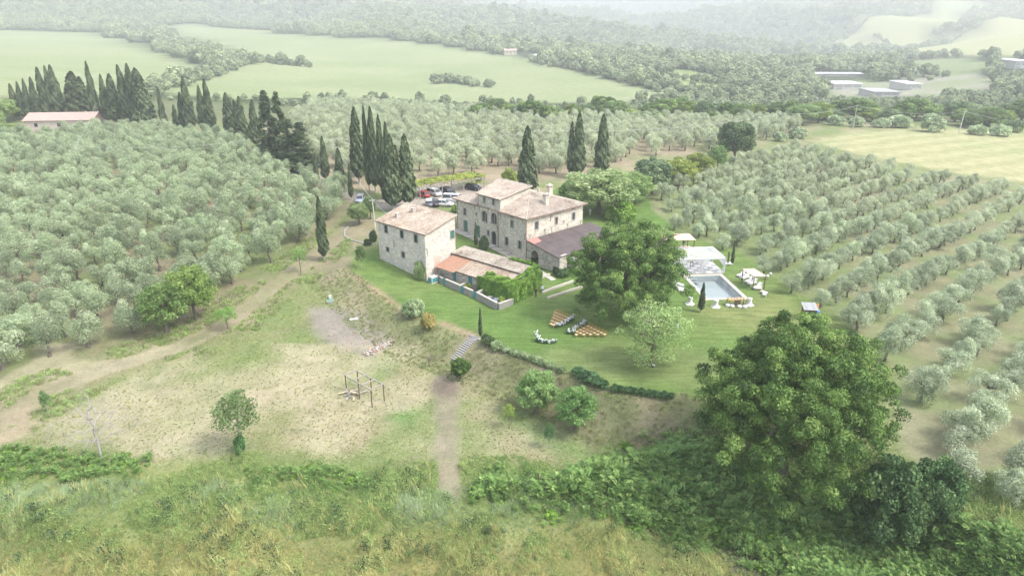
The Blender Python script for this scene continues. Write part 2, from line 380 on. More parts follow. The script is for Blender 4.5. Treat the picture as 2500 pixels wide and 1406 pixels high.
# dirt track beside the left grove, two wheel ruts
TRACK_PX=[(868,540),(800,600),(725,655),(620,738),(545,795),(430,850),(250,905),(110,955),(30,1015),(-80,1080),(-300,1150)]
lay(lm(TRACK_PX,7.0,1.5,5,1.5)*0.75,(0.265,0.235,0.145),None,(0.5,0,0.5,0),(0.17,0.19,0.075),6,55)
tl=wpoly(TRACK_PX); td=pdist(XX,YY,tl)+(NZ(2.5,57)-0.5)*0.7
rut=sst(1.9,1.2,td)*(0.35+0.6*sst(0.55,0.8,np.abs(td-0.15)))*(0.55+0.6*NZ(6,59))
lay(rut*0.85,(0.33,0.285,0.21),None,(0.1,0,0.9,0),(0.28,0.24,0.16),5,58); reg[sst(1.7,1.1,td)>0.5]=REG.index('dirt_track') if 'dirt_track' in REG else (REG.append('dirt_track') or len(REG)-1)
lay(lm([(880,545),(860,585),(800,640)],5.5,1.2,8,1.5)*0.7,(0.29,0.25,0.165),'dirt_track',(0.1,0,0.9,0))
# scraped strip and rubble area in the lower field
lay(lm([(1085,925),(1090,980),(1092,1080),(1092,1150),(1096,1215)],2.7,0.8,9,0.55)*(0.6+0.4*NZ(1.5,88)),(0.295,0.26,0.195),'dirt_strip',(0.1,0,1,0),(0.235,0.205,0.155),2,59)
lay(lm([(990,1140),(1100,1150),(1180,1160),(1300,1150)],2.0,0.7,10,0.9)*0.55,(0.25,0.21,0.14),None,(0.2,0,0.8,0))
lay(pm([(760,755),(830,752),(880,772),(940,800),(962,845),(900,872),(840,858),(790,832),(765,800)],1.2,1.2),(0.29,0.26,0.215),'dirt_strip',(0,0,1,0),(0.245,0.225,0.19),3,61)
lay(pm([(1050,930),(1100,925),(1125,945),(1110,970),(1060,965)],1,1),(0.185,0.155,0.12),None,(0,0,1,0))
# pale hay left lying on the cut field
hz=sst(0.48,0.66,NZ(7,63))*(PXY[...,1]>840)*(PXY[...,1]<1120)*(PXY[...,0]<1050)
lay(hz*0.7,(0.385,0.345,0.235),None,(1,0,0,0))
for q in [[(120,1010),(420,935),(700,880),(800,870),(740,960),(560,1040),(300,1085),(130,1080)],[(1180,1060),(1300,1050),(1330,1095),(1200,1100)],[(1380,1060),(1470,1050),(1450,1085)]]:
    lay(pm(q,3,2.5)*0.6,(0.385,0.345,0.235),None,(1,0,0,0))
lay(lm([(60,1010),(30,1060),(-50,1100)],4,1.5,12,1.2)*0.8,(0.37,0.30,0.21),None,(0.2,0,0.8,0))
# foreground meadow
mead=sst(1095,1150,PXY[...,1]+(NZ(8,65)-0.5)*70-np.maximum(0,(PXY[...,0]-1100))*0.02)*(YY<80)
mead=np.maximum(mead,(YY<44)*1.0)*(1-lm([(1085,925),(1092,1080),(1092,1150),(1096,1222)],2.9,0.5,9,0.3)*(YY>52))
ZZ=ZZ+mead*(fbm(XX,YY,2.8,66,2)-0.5)*1.1
lay(mead,(0.15,0.205,0.065),'meadow',(0.4,0,0,1),(0.20,0.235,0.085),10,67)
lay(mead*sst(1250,1370,PXY[...,1]+(NZ(9,69)-0.5)*120),(0.21,0.20,0.075),None,(0.5,0,0,1),(0.17,0.185,0.065),4,71)
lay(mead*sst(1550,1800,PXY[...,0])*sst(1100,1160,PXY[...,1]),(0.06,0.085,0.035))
# gravel yard behind the house and the lane
YARD_PX=[(905,500),(960,470),(1015,455),(1170,448),(1250,470),(1180,490),(1110,500),(1040,512),(960,520)]
lay(pm(YARD_PX,0.6,0.6),(0.40,0.355,0.30),'gravel_yard',(0,0,0.6,0),(0.35,0.31,0.265),6,73)
lay(lm([(700,408),(770,435),(830,465),(890,495),(960,505)],4.6,0.5,13,0.6),(0.38,0.335,0.285),'lane',(0,0,0.6,0))
lay(pm([(870,470),(905,505),(900,545),(870,540),(858,500)],1,1)*0.6,(0.30,0.26,0.18))
# right-hand ripe field, far green fields, far pale fields, woods
far=sst(330,360,YY)
lay(far,(0.05,0.07,0.032),'hills',(0,0,0,0.4),(0.065,0.085,0.04),60,75)
lay(sst(240,300,YY)*(1-far)*(PXY[...,1]<300),(0.11,0.14,0.06),None)
WHEAT_PX=[(1985,348),(2060,325),(2250,312),(2420,318),(2560,330),(2800,350),(2800,500),(2500,445),(2300,418),(2130,385),(2040,362)]
lay(pm(WHEAT_PX,1.2,1.2),(0.37,0.36,0.20),'ripe_field',(0,0,0,0.6),(0.325,0.345,0.175),25,77)
F1=[(1640,243),(1480,250),(1240,252),(1000,246),(720,240),(560,245),(380,225),(150,240),(-300,250),(-400,90),(0,68),(180,76),(300,95),(420,140),(520,165),(620,150),(560,120),(440,95),(415,65),(480,58),(560,66),(640,84),(720,92),(830,102),(1000,112),(1160,128),(1300,145),(1400,172),(1530,205),(1620,232)]
GF=(0.23,0.285,0.135)
lay(pm(F1,1.5,1.5),GF,'hill_field',(0,0.3,0,0.6),(0.275,0.315,0.165),60,79)
lay(pm(F1,1.5,1.5)*sst(0.45,0.6,fbm(XX*0.25+YY*0.05,YY,26,83))*0.45,(0.30,0.335,0.19))
FIELDS_PX=[F1]
lay(pm([(2010,196),(2290,188),(2450,180),(2450,214),(2300,236),(2020,238)],1.0,1.0),(0.30,0.30,0.235),'yard_ground',(0,0,0.3,0),(0.22,0.26,0.14),30,87)
for q,c in [([(1480,165),(1640,180),(1800,210),(1840,228),(1740,232),(1600,200)],(0.24,0.31,0.12)),
            ([(1560,172),(1700,175),(1830,200),(1700,190)],(0.24,0.31,0.12)),
            ([(1210,30),(1290,25),(1320,38),(1260,46)],(0.30,0.33,0.15)),([(560,66),(640,70),(700,82),(620,80)],(0.30,0.32,0.14)),
            ([(2050,95),(2130,75),(2280,55),(2370,60),(2390,72),(2290,90),(2180,112),(2120,100),(2060,122)],(0.33,0.345,0.16)),
            ([(2050,125),(2120,105),(2180,118),(2140,128)],(0.27,0.31,0.14)),
            ([(2150,135),(2260,110),(2400,78),(2560,45),(2800,60),(2800,160),(2500,140),(2330,135)],(0.33,0.345,0.16)),
            ([(1800,155),(1900,145),(1990,150),(1900,162)],(0.29,0.32,0.15)),([(1990,45),(2060,30),(2110,38),(2050,55)],(0.30,0.32,0.16)),
            ([(2180,152),(2330,142),(2450,162),(2330,188),(2200,178)],(0.20,0.25,0.12)),([(1850,102),(1980,86),(2040,96),(1930,116)],(0.24,0.285,0.14)),([(2200,32),(2330,26),(2420,46),(2300,52)],(0.26,0.30,0.15)),([(1650,112),(1760,96),(1800,108),(1700,126)],(0.24,0.28,0.14)),([(1330,80),(1450,70),(1480,82),(1380,92)],(0.25,0.28,0.15)),([(2060,5),(2170,18),(2130,25),(2070,18)],(0.30,0.32,0.16)),([(1860,135),(1990,112),(2010,120),(1920,140)],(0.29,0.32,0.15))]:
    FIELDS_PX.append(q); lay(pm(q,1.0,1.0),c,'hill_field',(0,0.2,0,0.6))
m,t,b=new_mat('terrain')
ac=attr(t,'col'); at_=attr(t,'tex'); sx=N(t,'ShaderNodeSeparateColor'); t.links.new(at_.outputs['Color'],sx.inputs[0])
oc=coords(t); base=ac.outputs['Color']
big=noise(t,0.35,5,0.7,oc); fine=noise(t,2.4,6,0.75,oc); vfine=noise(t,9.0,3,0.7,oc)
base=mix(t,1.0,base,ramp(t,big,[(0.25,(0.72,0.74,0.70)),(0.75,(1.26,1.24,1.26))]),'MULTIPLY')
base=mix(t,1.0,base,ramp(t,fine,[(0.25,(0.72,0.74,0.70)),(0.78,(1.3,1.28,1.28))]),'MULTIPLY')
# combed hay streaks
hayv=coords(t,'Object',(0.9,2.3,1),(0,0,R(-22))); wv=N(t,'ShaderNodeTexNoise'); wv.inputs['Scale'].default_value=1.6; wv.inputs['Detail'].default_value=5; wv.inputs['Distortion'].default_value=2.6
t.links.new(hayv,wv.inputs['Vector'])
hay=ramp(t,wv.outputs[0],[(0.48,(0,0,0)),(0.66,(1,1,1))]); hm=N(t,'ShaderNodeMath',operation='MULTIPLY'); t.links.new(hay,hm.inputs[0]); t.links.new(sx.outputs[0],hm.inputs[1])
h2=N(t,'ShaderNodeMath',operation='MULTIPLY'); t.links.new(hm.outputs[0],h2.inputs[0]); h2.inputs[1].default_value=0.42
base=mix(t,h2.outputs[0],base,(0.45,0.41,0.29))
# mowing stripes in the lawn, pebbles and clods in bare earth
lw=coords(t,'Object',(0.25,1.6,1),(0,0,R(38))); ln=noise(t,0.9,4,0.7,lw)
lf=N(t,'ShaderNodeMath',operation='MULTIPLY'); t.links.new(sx.outputs[1],lf.inputs[0]); lf.inputs[1].default_value=0.8
base=mix(t,lf.outputs[0],base,mix(t,1.0,base,ramp(t,ln,[(0.3,(0.66,0.74,0.64)),(0.7,(1.4,1.26,1.4))]),'MULTIPLY'))
vo=N(t,'ShaderNodeTexVoronoi'); vo.inputs['Scale'].default_value=3.5; t.links.new(oc,vo.inputs['Vector'])
sp=ramp(t,vo.outputs['Distance'],[(0.08,(1,1,1)),(0.2,(0,0,0))]); sf=N(t,'ShaderNodeMath',operation='MULTIPLY'); t.links.new(sp,sf.inputs[0]); t.links.new(sx.outputs[2],sf.inputs[1])
s2=N(t,'ShaderNodeMath',operation='MULTIPLY'); t.links.new(sf.outputs[0],s2.inputs[0]); s2.inputs[1].default_value=0.35
base=mix(t,s2.outputs[0],base,(0.5,0.45,0.38))
wt=N(t,'ShaderNodeTexWave'); wt.inputs['Scale'].default_value=0.032; wt.inputs['Distortion'].default_value=5.0; wt.inputs['Detail'].default_value=3; wt.inputs['Detail Scale'].default_value=0.6; t.links.new(coords(t,'Object',(1,1,0),(0,0,R(62))),wt.inputs['Vector'])
base=mix(t,at_.outputs['Alpha'],base,mix(t,1.0,base,ramp(t,wt.outputs['Fac'],[(0.2,(0.86,0.9,0.84)),(0.8,(1.12,1.09,1.12))]),'MULTIPLY'))
t.links.new(base,b.inputs['Base Color']); b.inputs['Roughness'].default_value=0.95; b.inputs['Specular IOR Level'].default_value=0.1
hb=N(t,'ShaderNodeMath',operation='ADD'); t.links.new(fine,hb.inputs[0]); t.links.new(vfine,hb.inputs[1])
bump(t,b,hb.outputs[0],0.55,0.18)
TERRAIN=m
ny,nx=XX.shape; idx=np.arange(nx*ny).reshape(ny,nx)
Fq=np.stack([idx[:-1,:-1],idx[:-1,1:],idx[1:,1:],idx[1:,:-1]],-1).reshape(-1,4)
fr=reg[:-1,:-1].ravel()
# hole for the swimming pool
px_=(XX-30.3)*math.cos(0.096)+(YY-100.8)*math.sin(0.096); py_=-(XX-30.3)*math.sin(0.096)+(YY-100.8)*math.cos(0.096)
hole=((px_>0.6)&(px_<6.4)&(py_>0.6)&(py_<10.6)).ravel(); kq=~hole[Fq].any(1); Fq=Fq[kq]; fr=fr[kq]
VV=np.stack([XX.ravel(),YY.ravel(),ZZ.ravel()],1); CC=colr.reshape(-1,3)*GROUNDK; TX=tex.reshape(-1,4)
for k,nm in enumerate(REG):
    sel=Fq[fr==k]
    if not len(sel): continue
    uq,inv=np.unique(sel.ravel(),return_inverse=True)
    me=bpy.data.meshes.new(nm); me.vertices.add(len(uq)); me.vertices.foreach_set('co',VV[uq].astype(np.float32).ravel())
    me.loops.add(len(sel)*4); me.loops.foreach_set('vertex_index',inv.astype(np.int32)); me.polygons.add(len(sel))
    me.polygons.foreach_set('loop_start',np.arange(0,len(sel)*4,4,dtype=np.int32))
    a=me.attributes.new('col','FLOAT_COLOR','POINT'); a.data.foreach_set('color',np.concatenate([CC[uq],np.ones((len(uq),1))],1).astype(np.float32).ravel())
    a=me.attributes.new('tex','FLOAT_COLOR','POINT'); a.data.foreach_set('color',TX[uq].astype(np.float32).ravel())
    me.materials.append(TERRAIN); me.polygons.foreach_set('use_smooth',[True]*len(sel)); me.update(calc_edges=True)
    o=bpy.data.objects.new(nm,me); COL.objects.link(o); tag(o,kind='structure')
# ------------------------------------------------------------------ buildings
def stone(name,cols,mortar,sc=3.0,mfac=0.55,stain=(0.30,0.27,0.21)):
    m,t,b=new_mat(name); v=coords(t,'Object',(1.0,1.0,1.7))
    wob=noise(t,2.0,3,0.6,v,1); mv=N(t,'ShaderNodeMix'); mv.data_type='RGBA'; mv.inputs[0].default_value=0.08; t.links.new(v,mv.inputs[6]); t.links.new(wob,mv.inputs[7]); vv=mv.outputs[2]
    vo=N(t,'ShaderNodeTexVoronoi'); vo.inputs['Scale'].default_value=sc; t.links.new(vv,vo.inputs['Vector'])
    ve=N(t,'ShaderNodeTexVoronoi'); ve.feature='DISTANCE_TO_EDGE'; ve.inputs['Scale'].default_value=sc; t.links.new(vv,ve.inputs['Vector'])
    sp=N(t,'ShaderNodeSeparateColor'); t.links.new(vo.outputs['Color'],sp.inputs[0])
    c=ramp(t,sp.outputs[0],cols,'LINEAR'); e=ramp(t,ve.outputs['Distance'],[(0.02,(1,1,1)),(0.09,(0,0,0))])
    em=N(t,'ShaderNodeMath',operation='MULTIPLY'); t.links.new(e,em.inputs[0]); em.inputs[1].default_value=mfac
    c=mix(t,em.outputs[0],c,mortar)
    big=noise(t,0.45,5,0.65); c=mix(t,1.0,c,ramp(t,big,[(0.28,(0.86,0.87,0.88)),(0.72,(1.1,1.09,1.07))]),'MULTIPLY')
    st=noise(t,0.9,6,0.75); sf=ramp(t,st,[(0.62,(0,0,0)),(0.80,(0.4,0.4,0.4))]); c=mix(t,sf,c,stain)
    t.links.new(c,b.inputs['Base Color']); b.inputs['Roughness'].default_value=0.9; b.inputs['Specular IOR Level'].default_value=0.2
    bump(t,b,ve.outputs['Distance'],0.6,0.05); return m
STONE_A=stone('stone_pale',[(0.0,(0.43,0.40,0.355)),(0.35,(0.52,0.485,0.43)),(0.7,(0.58,0.535,0.455)),(1.0,(0.66,0.615,0.54))],(0.60,0.555,0.49),2.6,0.5,(0.30,0.30,0.29))
STONE_B=stone('stone_buff',[(0.0,(0.38,0.34,0.275)),(0.35,(0.48,0.44,0.37)),(0.7,(0.55,0.505,0.42)),(1.0,(0.62,0.58,0.50))],(0.60,0.55,0.46),2.6,0.6,(0.33,0.26,0.16))
STONE_C=stone('stone_grey',[(0.0,(0.24,0.22,0.19)),(0.5,(0.40,0.37,0.32)),(1.0,(0.52,0.48,0.42))],(0.46,0.42,0.36),2.4,0.6)
def tilemat(name,stops):
    m,t,b=new_mat(name); a=attr(t,'tint'); c=ramp(t,a.outputs['Fac'],stops); n=noise(t,0.7,5,0.7)
    c=mix(t,1.0,c,ramp(t,n,[(0.3,(0.64,0.67,0.68)),(0.7,(0.94,0.95,0.93))]),'MULTIPLY')
    t.links.new(c,b.inputs['Base Color']); b.inputs['Roughness'].default_value=0.85; b.inputs['Specular IOR Level'].default_value=0.2; return m
TILE_A=tilemat('tile_warm',[(0,(0.22,0.165,0.125)),(0.2,(0.38,0.28,0.205)),(0.5,(0.455,0.375,0.30)),(0.8,(0.53,0.445,0.36)),(1,(0.56,0.51,0.43))])
TILE_B=tilemat('tile_pink',[(0,(0.22,0.165,0.135)),(0.2,(0.39,0.30,0.245)),(0.5,(0.475,0.40,0.33)),(0.8,(0.55,0.47,0.395)),(1,(0.58,0.525,0.455))])
TILE_C=tilemat('tile_lichen',[(0,(0.17,0.14,0.11)),(0.3,(0.34,0.285,0.23)),(0.6,(0.45,0.39,0.325)),(1,(0.53,0.48,0.41))])
TIMBER=plain('old_timber',(0.20,0.15,0.11),0.8,0.3,9)
SURR=plain('dressed_stone',(0.44,0.41,0.36),0.85,0.12,5)
GLASS=plain('dark_glass',(0.035,0.045,0.05),0.12,0.3,2,0,0.6)
GREENW=plain('green_shutter',(0.06,0.16,0.125),0.55,0.15,8)
GREYW=plain('pale_frame',(0.42,0.42,0.41),0.6,0.1,8)
IRON=plain('rusty_iron',(0.12,0.085,0.07),0.7,0.3,20)
TEAL=plain('teal_paint',(0.05,0.24,0.25),0.55,0.18,6)
PLASTER=plain('plaster',(0.52,0.46,0.38),0.9,0.12,2.0)
COPPER=plain('copper_pipe',(0.27,0.17,0.12),0.5,0.15,6,0.4)
def wloc(E,axis,off,u,v):
    """photo pixel -> local coordinates on a wall plane of the building whose empty is E"""
    M=E.matrix_basis.inverted(); o=M@Vector((0,0,CAMH)); d=(M.to_3x3()@Vector(rayd(u,v)))
    k=0 if axis=='x' else 1; t=(off-o[k])/d[k]; p=o+d*t
    return (p[1-k],p[2])
def wall_faces(mb,axis,off,lo,hi,z0,z1,ops,depth=0.28,m=0):
    S=sorted(set([lo,hi]+[q for o in ops for q in o[:2]])); Zs=sorted(set([z0,z1]+[q for o in ops for q in o[2:4]]))
    def P(s,z,d=0): return (off+d,s,z) if axis=='x' else (s,off+d,z)
    for i in range(len(S)-1):
        for j in range(len(Zs)-1):
            cs,cz=(S[i]+S[i+1])/2,(Zs[j]+Zs[j+1])/2
            if any(o[0]<cs<o[1] and o[2]<cz<o[3] for o in ops): continue
            q=[P(S[i],Zs[j]),P(S[i+1],Zs[j]),P(S[i+1],Zs[j+1]),P(S[i],Zs[j+1])]
            mb.face(q if axis=='y' else q[::-1],m)
    for a,b_,za,zb in ops:
        for (p,q) in (((a,za),(a,zb)),((a,zb),(b_,zb)),((b_,zb),(b_,za)),((b_,za),(a,za))):
            f=[P(*p),P(*q),P(*q,depth),P(*p,depth)]; mb.face(f if axis=='x' else f[::-1],m)
def opening(E,axis,off,s0,s1,z0,z1,kind='window',frame=GREYW,shut=None,arch=False,name=None,wallmat=None):
    """parts filling an opening: frame with pane, sill and surround; or a door leaf"""
    def bx(mb,sa,sb,za,zb,d0,d1,m=0):
        c=((d0+d1)/2+off,(sa+sb)/2,(za+zb)/2); d=(d1-d0,sb-sa,zb-za)
        if axis=='y': c=(c[1],c[0],c[2]); d=(d[1],d[0],d[2])
        mb.box(c,d,m=m)
    f=MB(); w=0.06
    if kind=='window':
        bx(f,s0,s0+w,z0,z1,0.14,0.20); bx(f,s1-w,s1,z0,z1,0.14,0.20); bx(f,s0+w,s1-w,z0,z0+w,0.14,0.20); bx(f,s0+w,s1-w,z1-w,z1,0.14,0.20)
        bx(f,(s0+s1)/2-0.03,(s0+s1)/2+0.03,z0+w,z1-w,0.145,0.205)
        o=f.build('window',frame,E)
        p=MB(); bx(p,s0,s1,z0,z1,0.22,0.25); p.build('pane',GLASS,o)
    else:
        bx(f,s0,s1,z0,z1,0.16,0.21)
        for k in range(1,4): bx(f,s0+(s1-s0)*k/4-0.01,s0+(s1-s0)*k/4+0.01,z0,z1,0.15,0.16)
        o=f.build('door',frame,E)
        h=MB(); bx(h,s1-0.16,s1-0.1,z0+1.0,z0+1.12,0.10,0.15); h.build('handle',IRON,o)
    k=0.16
    for a_,b2,c_,d_,nm in ((s0-k,s0,z0,z1,'jamb'),(s1,s1+k,z0,z1,'jamb'),(s0-k,s1+k,z1,z1+0.2,'lintel')):
        if nm=='lintel' and arch: continue
        g=MB(); bx(g,a_,b2,c_,d_,-0.03 if nm=='jamb' else -0.035,0.12); g.build(nm,SURR,o)
    if kind=='window':
        g=MB(); bx(g,s0-k-0.04,s1+k+0.04,z0-0.1,z0,-0.10,0.14); g.build('sill',SURR,o)
    if shut:
        for (a,b_) in ((s0-0.5*(s1-s0)-0.02,s0-0.02),(s1+0.02,s1+0.5*(s1-s0)+0.02)) if shut=='open' else ((s0+0.02,(s0+s1)/2-0.01),((s0+s1)/2+0.01,s1-0.02)):
            g=MB(); d=-0.07 if shut=='open' else 0.05
            bx(g,a,b_,z0+0.02,z1-0.02,d,d+0.04)
            for q in range(int((z1-z0)/0.16)): bx(g,a+0.05,b_-0.05,z0+0.09+q*0.16,z0+0.17+q*0.16,d-0.012,d)
            g.build('shutter',GREENW,o)
    if arch:
        r=(s1-s0)/2; cs=(s0+s1)/2; zc=z1-r; g=MB(); PT=lambda s,z,d:(off+d,s,z) if axis=='x' else (s,off+d,z)
        n=8; pts=[(cs-r*math.cos(math.pi*i/n),zc+r*math.sin(math.pi*i/n)) for i in range(n+1)]
        for i in range(n):
            a,b_=pts[i],pts[i+1]
            for d,rev in ((-0.004,False),):
                q=[PT(*a,d),PT(*b_,d),PT(b_[0],z1,d),PT(a[0],z1,d)]; g.face(q if axis=='y' else q[::-1])
            q=[PT(*a,-0.004),PT(*b_,-0.004),PT(*b_,0.24),PT(*a,0.24)]; g.face(q if axis=='x' else q[::-1])
        g.build('arch_spandrel',wallmat,o)
        g=MB()
        for i in range(n):
            a,b_=pts[i],pts[i+1]; a2=(cs+(a[0]-cs)*1.16,zc+(a[1]-zc)*1.16); b2=(cs+(b_[0]-cs)*1.16,zc+(b_[1]-zc)*1.16)
            q=[PT(*a,-0.03),PT(*b_,-0.03),PT(*b2,-0.03),PT(*a2,-0.03)]; g.face(q if axis=='y' else q[::-1])
        g.build('arch_stones',SURR,o)
    return o
def win_px(E,axis,off,u,v,w,h,**kw):
    s,z=wloc(E,axis,off,u,v); return (s-w/2,s+w/2,z-h/2,z+h/2,kw)
def anchor(E,axis,off,u,v,h=1.25):
    s,z=wloc(E,axis,off,u,v); P=lambda a,b_:(off-0.05,s+a,z+b_) if axis=='x' else (s+a,off-0.05,z+b_)
    mb=MB(); mb.tube([P(0,-h/2),P(0,h*0.12)],0.035,4); mb.tube([P(0,h*0.1),P(0.26,h/2)],0.033,4); mb.tube([P(0,h*0.1),P(-0.26,h/2)],0.033,4)
    mb.build('wall_anchor',IRON,E)
def tiles(name,parent,mat,P0,eu,ev,poly,seed=0,tw=0.23,tl=0.36,dark=0.0):
    """courses of barrel tiles laid over a roof plane; poly in (along eave, up slope) metres"""
    r=np.random.default_rng(seed); P0=np.array(P0,float); eu=np.array(eu,float); eu/=np.linalg.norm(eu); ev=np.array(ev,float); ev/=np.linalg.norm(ev); nn=np.cross(eu,ev)
    if nn[2]<0: nn=-nn
    poly=np.array(poly,float); lo=poly.min(0); hi=poly.max(0)
    S,T=np.meshgrid(np.arange(lo[0]+tw/2,hi[0],tw),np.arange(lo[1]+tl/2,hi[1],tl)); S=S.ravel(); T=T.ravel()
    k=sdist(S,T,poly)>-0.05; S=S[k]+r.normal(0,0.012,k.sum()); T=T[k]+r.normal(0,0.02,k.sum()); n=len(S)
    tint=np.clip(0.5+(fbm(S,T,1.6,seed)-0.5)*0.9+r.normal(0,0.13,n)-dark,0,1)
    lift=r.normal(0,0.008,n); out=[]
    xs=[-0.5,-0.25,0.25,0.5]; hs=[0.0,0.075,0.075,0.0]
    def pt(a,h,t): return P0+np.outer(S+a*tw*0.98,eu)+np.outer(T+t,ev)+np.outer(h+lift+0.045,nn)
    for i in range(3):
        a,b_=pt(xs[i],hs[i]+0.03,-tl*0.56),pt(xs[i+1],hs[i+1]+0.03,-tl*0.56); c,d=pt(xs[i+1]*0.86,hs[i+1],tl*0.56),pt(xs[i]*0.86,hs[i],tl*0.56)
        out.append(np.stack([a,b_,c,d],1))
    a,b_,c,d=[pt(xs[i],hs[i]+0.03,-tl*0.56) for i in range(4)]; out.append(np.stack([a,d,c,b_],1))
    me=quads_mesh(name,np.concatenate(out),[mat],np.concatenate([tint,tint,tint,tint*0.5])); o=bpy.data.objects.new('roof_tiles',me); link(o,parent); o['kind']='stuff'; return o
def roof_plane(E,pts,mat,seed,under=TIMBER,th=0.12,parent=None,dark=0.0):
    """sloping slab through pts (eave first, counter-clockwise from above) with its tiles"""
    pts=[Vector(p) for p in pts]; n=(pts[1]-pts[0]).cross(pts[2]-pts[0]).normalized()
    if n.z<0: n=-n
    mb=MB(); low=[p-n*th for p in pts]; mb.face(pts); mb.face(low[::-1])
    for i in range(len(pts)):
        j=(i+1)%len(pts); mb.face([low[i],low[j],pts[j],pts[i]])
    o=mb.build('roof',[under],E); eu=(pts[1]-pts[0]).normalized(); ev=n.cross(eu)
    if ev.z<0: ev=-ev
    poly=[((p-pts[0]).dot(eu),(p-pts[0]).dot(ev)) for p in pts]
    tiles('roof_tiles',o,mat,pts[0],eu,ev,poly,seed,dark=dark); return o
def ridge(E,a,b_,mat,r=0.14):
    a,b_=Vector(a),Vector(b_); mb=MB(); n=max(2,int((b_-a).length/0.42)); d=(b_-a)/n
    for i in range(n): mb.tube([a+d*i+Vector((0,0,0.05)),a+d*(i+1.1)+Vector((0,0,0.03))],[r,r*0.85],7,0,random.uniform(0.35,0.9))
    mb.build('ridge_tiles',mat,E)
def chimney(E,x,y,z0,h,w=0.8,cap=True):
    mb=MB(); mb.box((x,y,z0+h/2),(w,w,h)); mb.box((x,y,z0+h+0.05),(w+0.18,w+0.18,0.12)); o=mb.build('chimney',STONE_B,E)
    if cap:
        c=MB()
        for dx in (-1,1):
            for dy in (-1,1): c.box((x+dx*w*0.36,y+dy*w*0.36,z0+h+0.28),(0.16,0.16,0.34))
        b_=len(c.v); 
        for q in [(-1,-1),(1,-1),(1,1),(-1,1)]: c.v.append((x+q[0]*(w/2+0.12),y+q[1]*(w/2+0.12),z0+h+0.46))
        c.v.append((x,y,z0+h+0.86)); c.f+=[(b_,b_+1,b_+4),(b_+1,b_+2,b_+4),(b_+2,b_+3,b_+4),(b_+3,b_,b_+4),(b_+3,b_+2,b_+1,b_)]; c.m+=[0]*5; c.t+=[0.8]*5
        c.build('chimney_cap',TILE_B,o)
def drainpipe(E,p,z0,z1):
    MB().tube([(p[0],p[1],z0),(p[0],p[1],z1)],0.055,6).build('drainpipe',COPPER,E)
# --- the plain stone house with the single-pitch roof
LH=empty('stone_house',(-14.22,108.42,0),0.86,'two-storey pale stone house with single-slope tiled roof and green shutters','house')
La,Lb,ZE,ZR=12.68,7.51,8.26,10.07; I=0.28; off=I
ops=[win_px(LH,'x',off,942.2,559.5,0.9,1.35,shut=None,frame=GREENW),win_px(LH,'x',off,980.9,572,0.9,1.4,frame=GREENW),win_px(LH,'x',off,1015,582.8,0.9,1.4,frame=GREENW),
     win_px(LH,'x',off,946.1,608.6,0.85,0.8,frame=GREENW),win_px(LH,'x',off,984,622,0.9,1.1,frame=GREENW)]
opy=[win_px(LH,'y',off,1104.2,572.8,1.0,1.45,frame=GREENW,shut='closed'),win_px(LH,'y',off,1067.9,634,0.35,0.35)]
mb=MB(); H0=-1.2; roofz=lambda x:ZE+(ZR-ZE)*x/Lb
wall_faces(mb,'x',I,I,La-I,H0,roofz(I)-0.1,[o[:4] for o in ops]); wall_faces(mb,'y',I,I,Lb-I,H0,roofz(I)-0.1,[o[:4] for o in opy])
mb.face([(I,I,roofz(I)-0.1),(Lb-I,I,roofz(I)-0.1),(Lb-I,I,roofz(Lb-I)-0.1)])
mb.face([(Lb-I,I,H0),(Lb-I,La-I,H0),(Lb-I,La-I,roofz(Lb-I)-0.1),(Lb-I,I,roofz(Lb-I)-0.1)])
mb.face([(Lb-I,La-I,H0),(I,La-I,H0),(I,La-I,roofz(I)-0.1),(Lb-I,La-I,roofz(Lb-I)-0.1)])
mb.build('wall',STONE_A,LH)
for o in ops: opening(LH,'x',I,*o[:4],**o[4])
for o in opy: opening(LH,'y',I,*o[:4],**o[4])
roof_plane(LH,[(0,La,ZE),(0,0,ZE),(Lb,0,ZR),(Lb,La,ZR)],TILE_A,3)
for (a,b_) in (((0,0,ZE),(Lb,0,ZR)),((0,La,ZE),(Lb,La,ZR)),((Lb,0,ZR),(Lb,La,ZR))): ridge(LH,a,b_,TILE_A,0.12)
anchor(LH,'x',I,962,594.5); anchor(LH,'y',I,1042.7,614.5,1.3)
for (u,v) in ((970.5,540),(1009,511)):
    s=wloc(LH,'x',2.6 if u<1000 else 5.2,u,v); x=2.6 if u<1000 else 5.2; MB().box((x,s[0],roofz(x)+0.35),(0.55,0.5,0.8)).box((x,s[0],roofz(x)+0.78),(0.7,0.65,0.08)).build('vent_stack',SURR,LH)
drainpipe(LH,(Lb-0.2,0.16),0.5,ZR-0.3)
# bricked-up doorway in the side wall
sA,zA=wloc(LH,'y',I,1067,640); MB().box((sA,I-0.012,zA-0.3),(1.3,0.02,2.6)).build('bricked_doorway',plain('pink_brick',(0.55,0.40,0.31),0.9,0.2,9),LH)
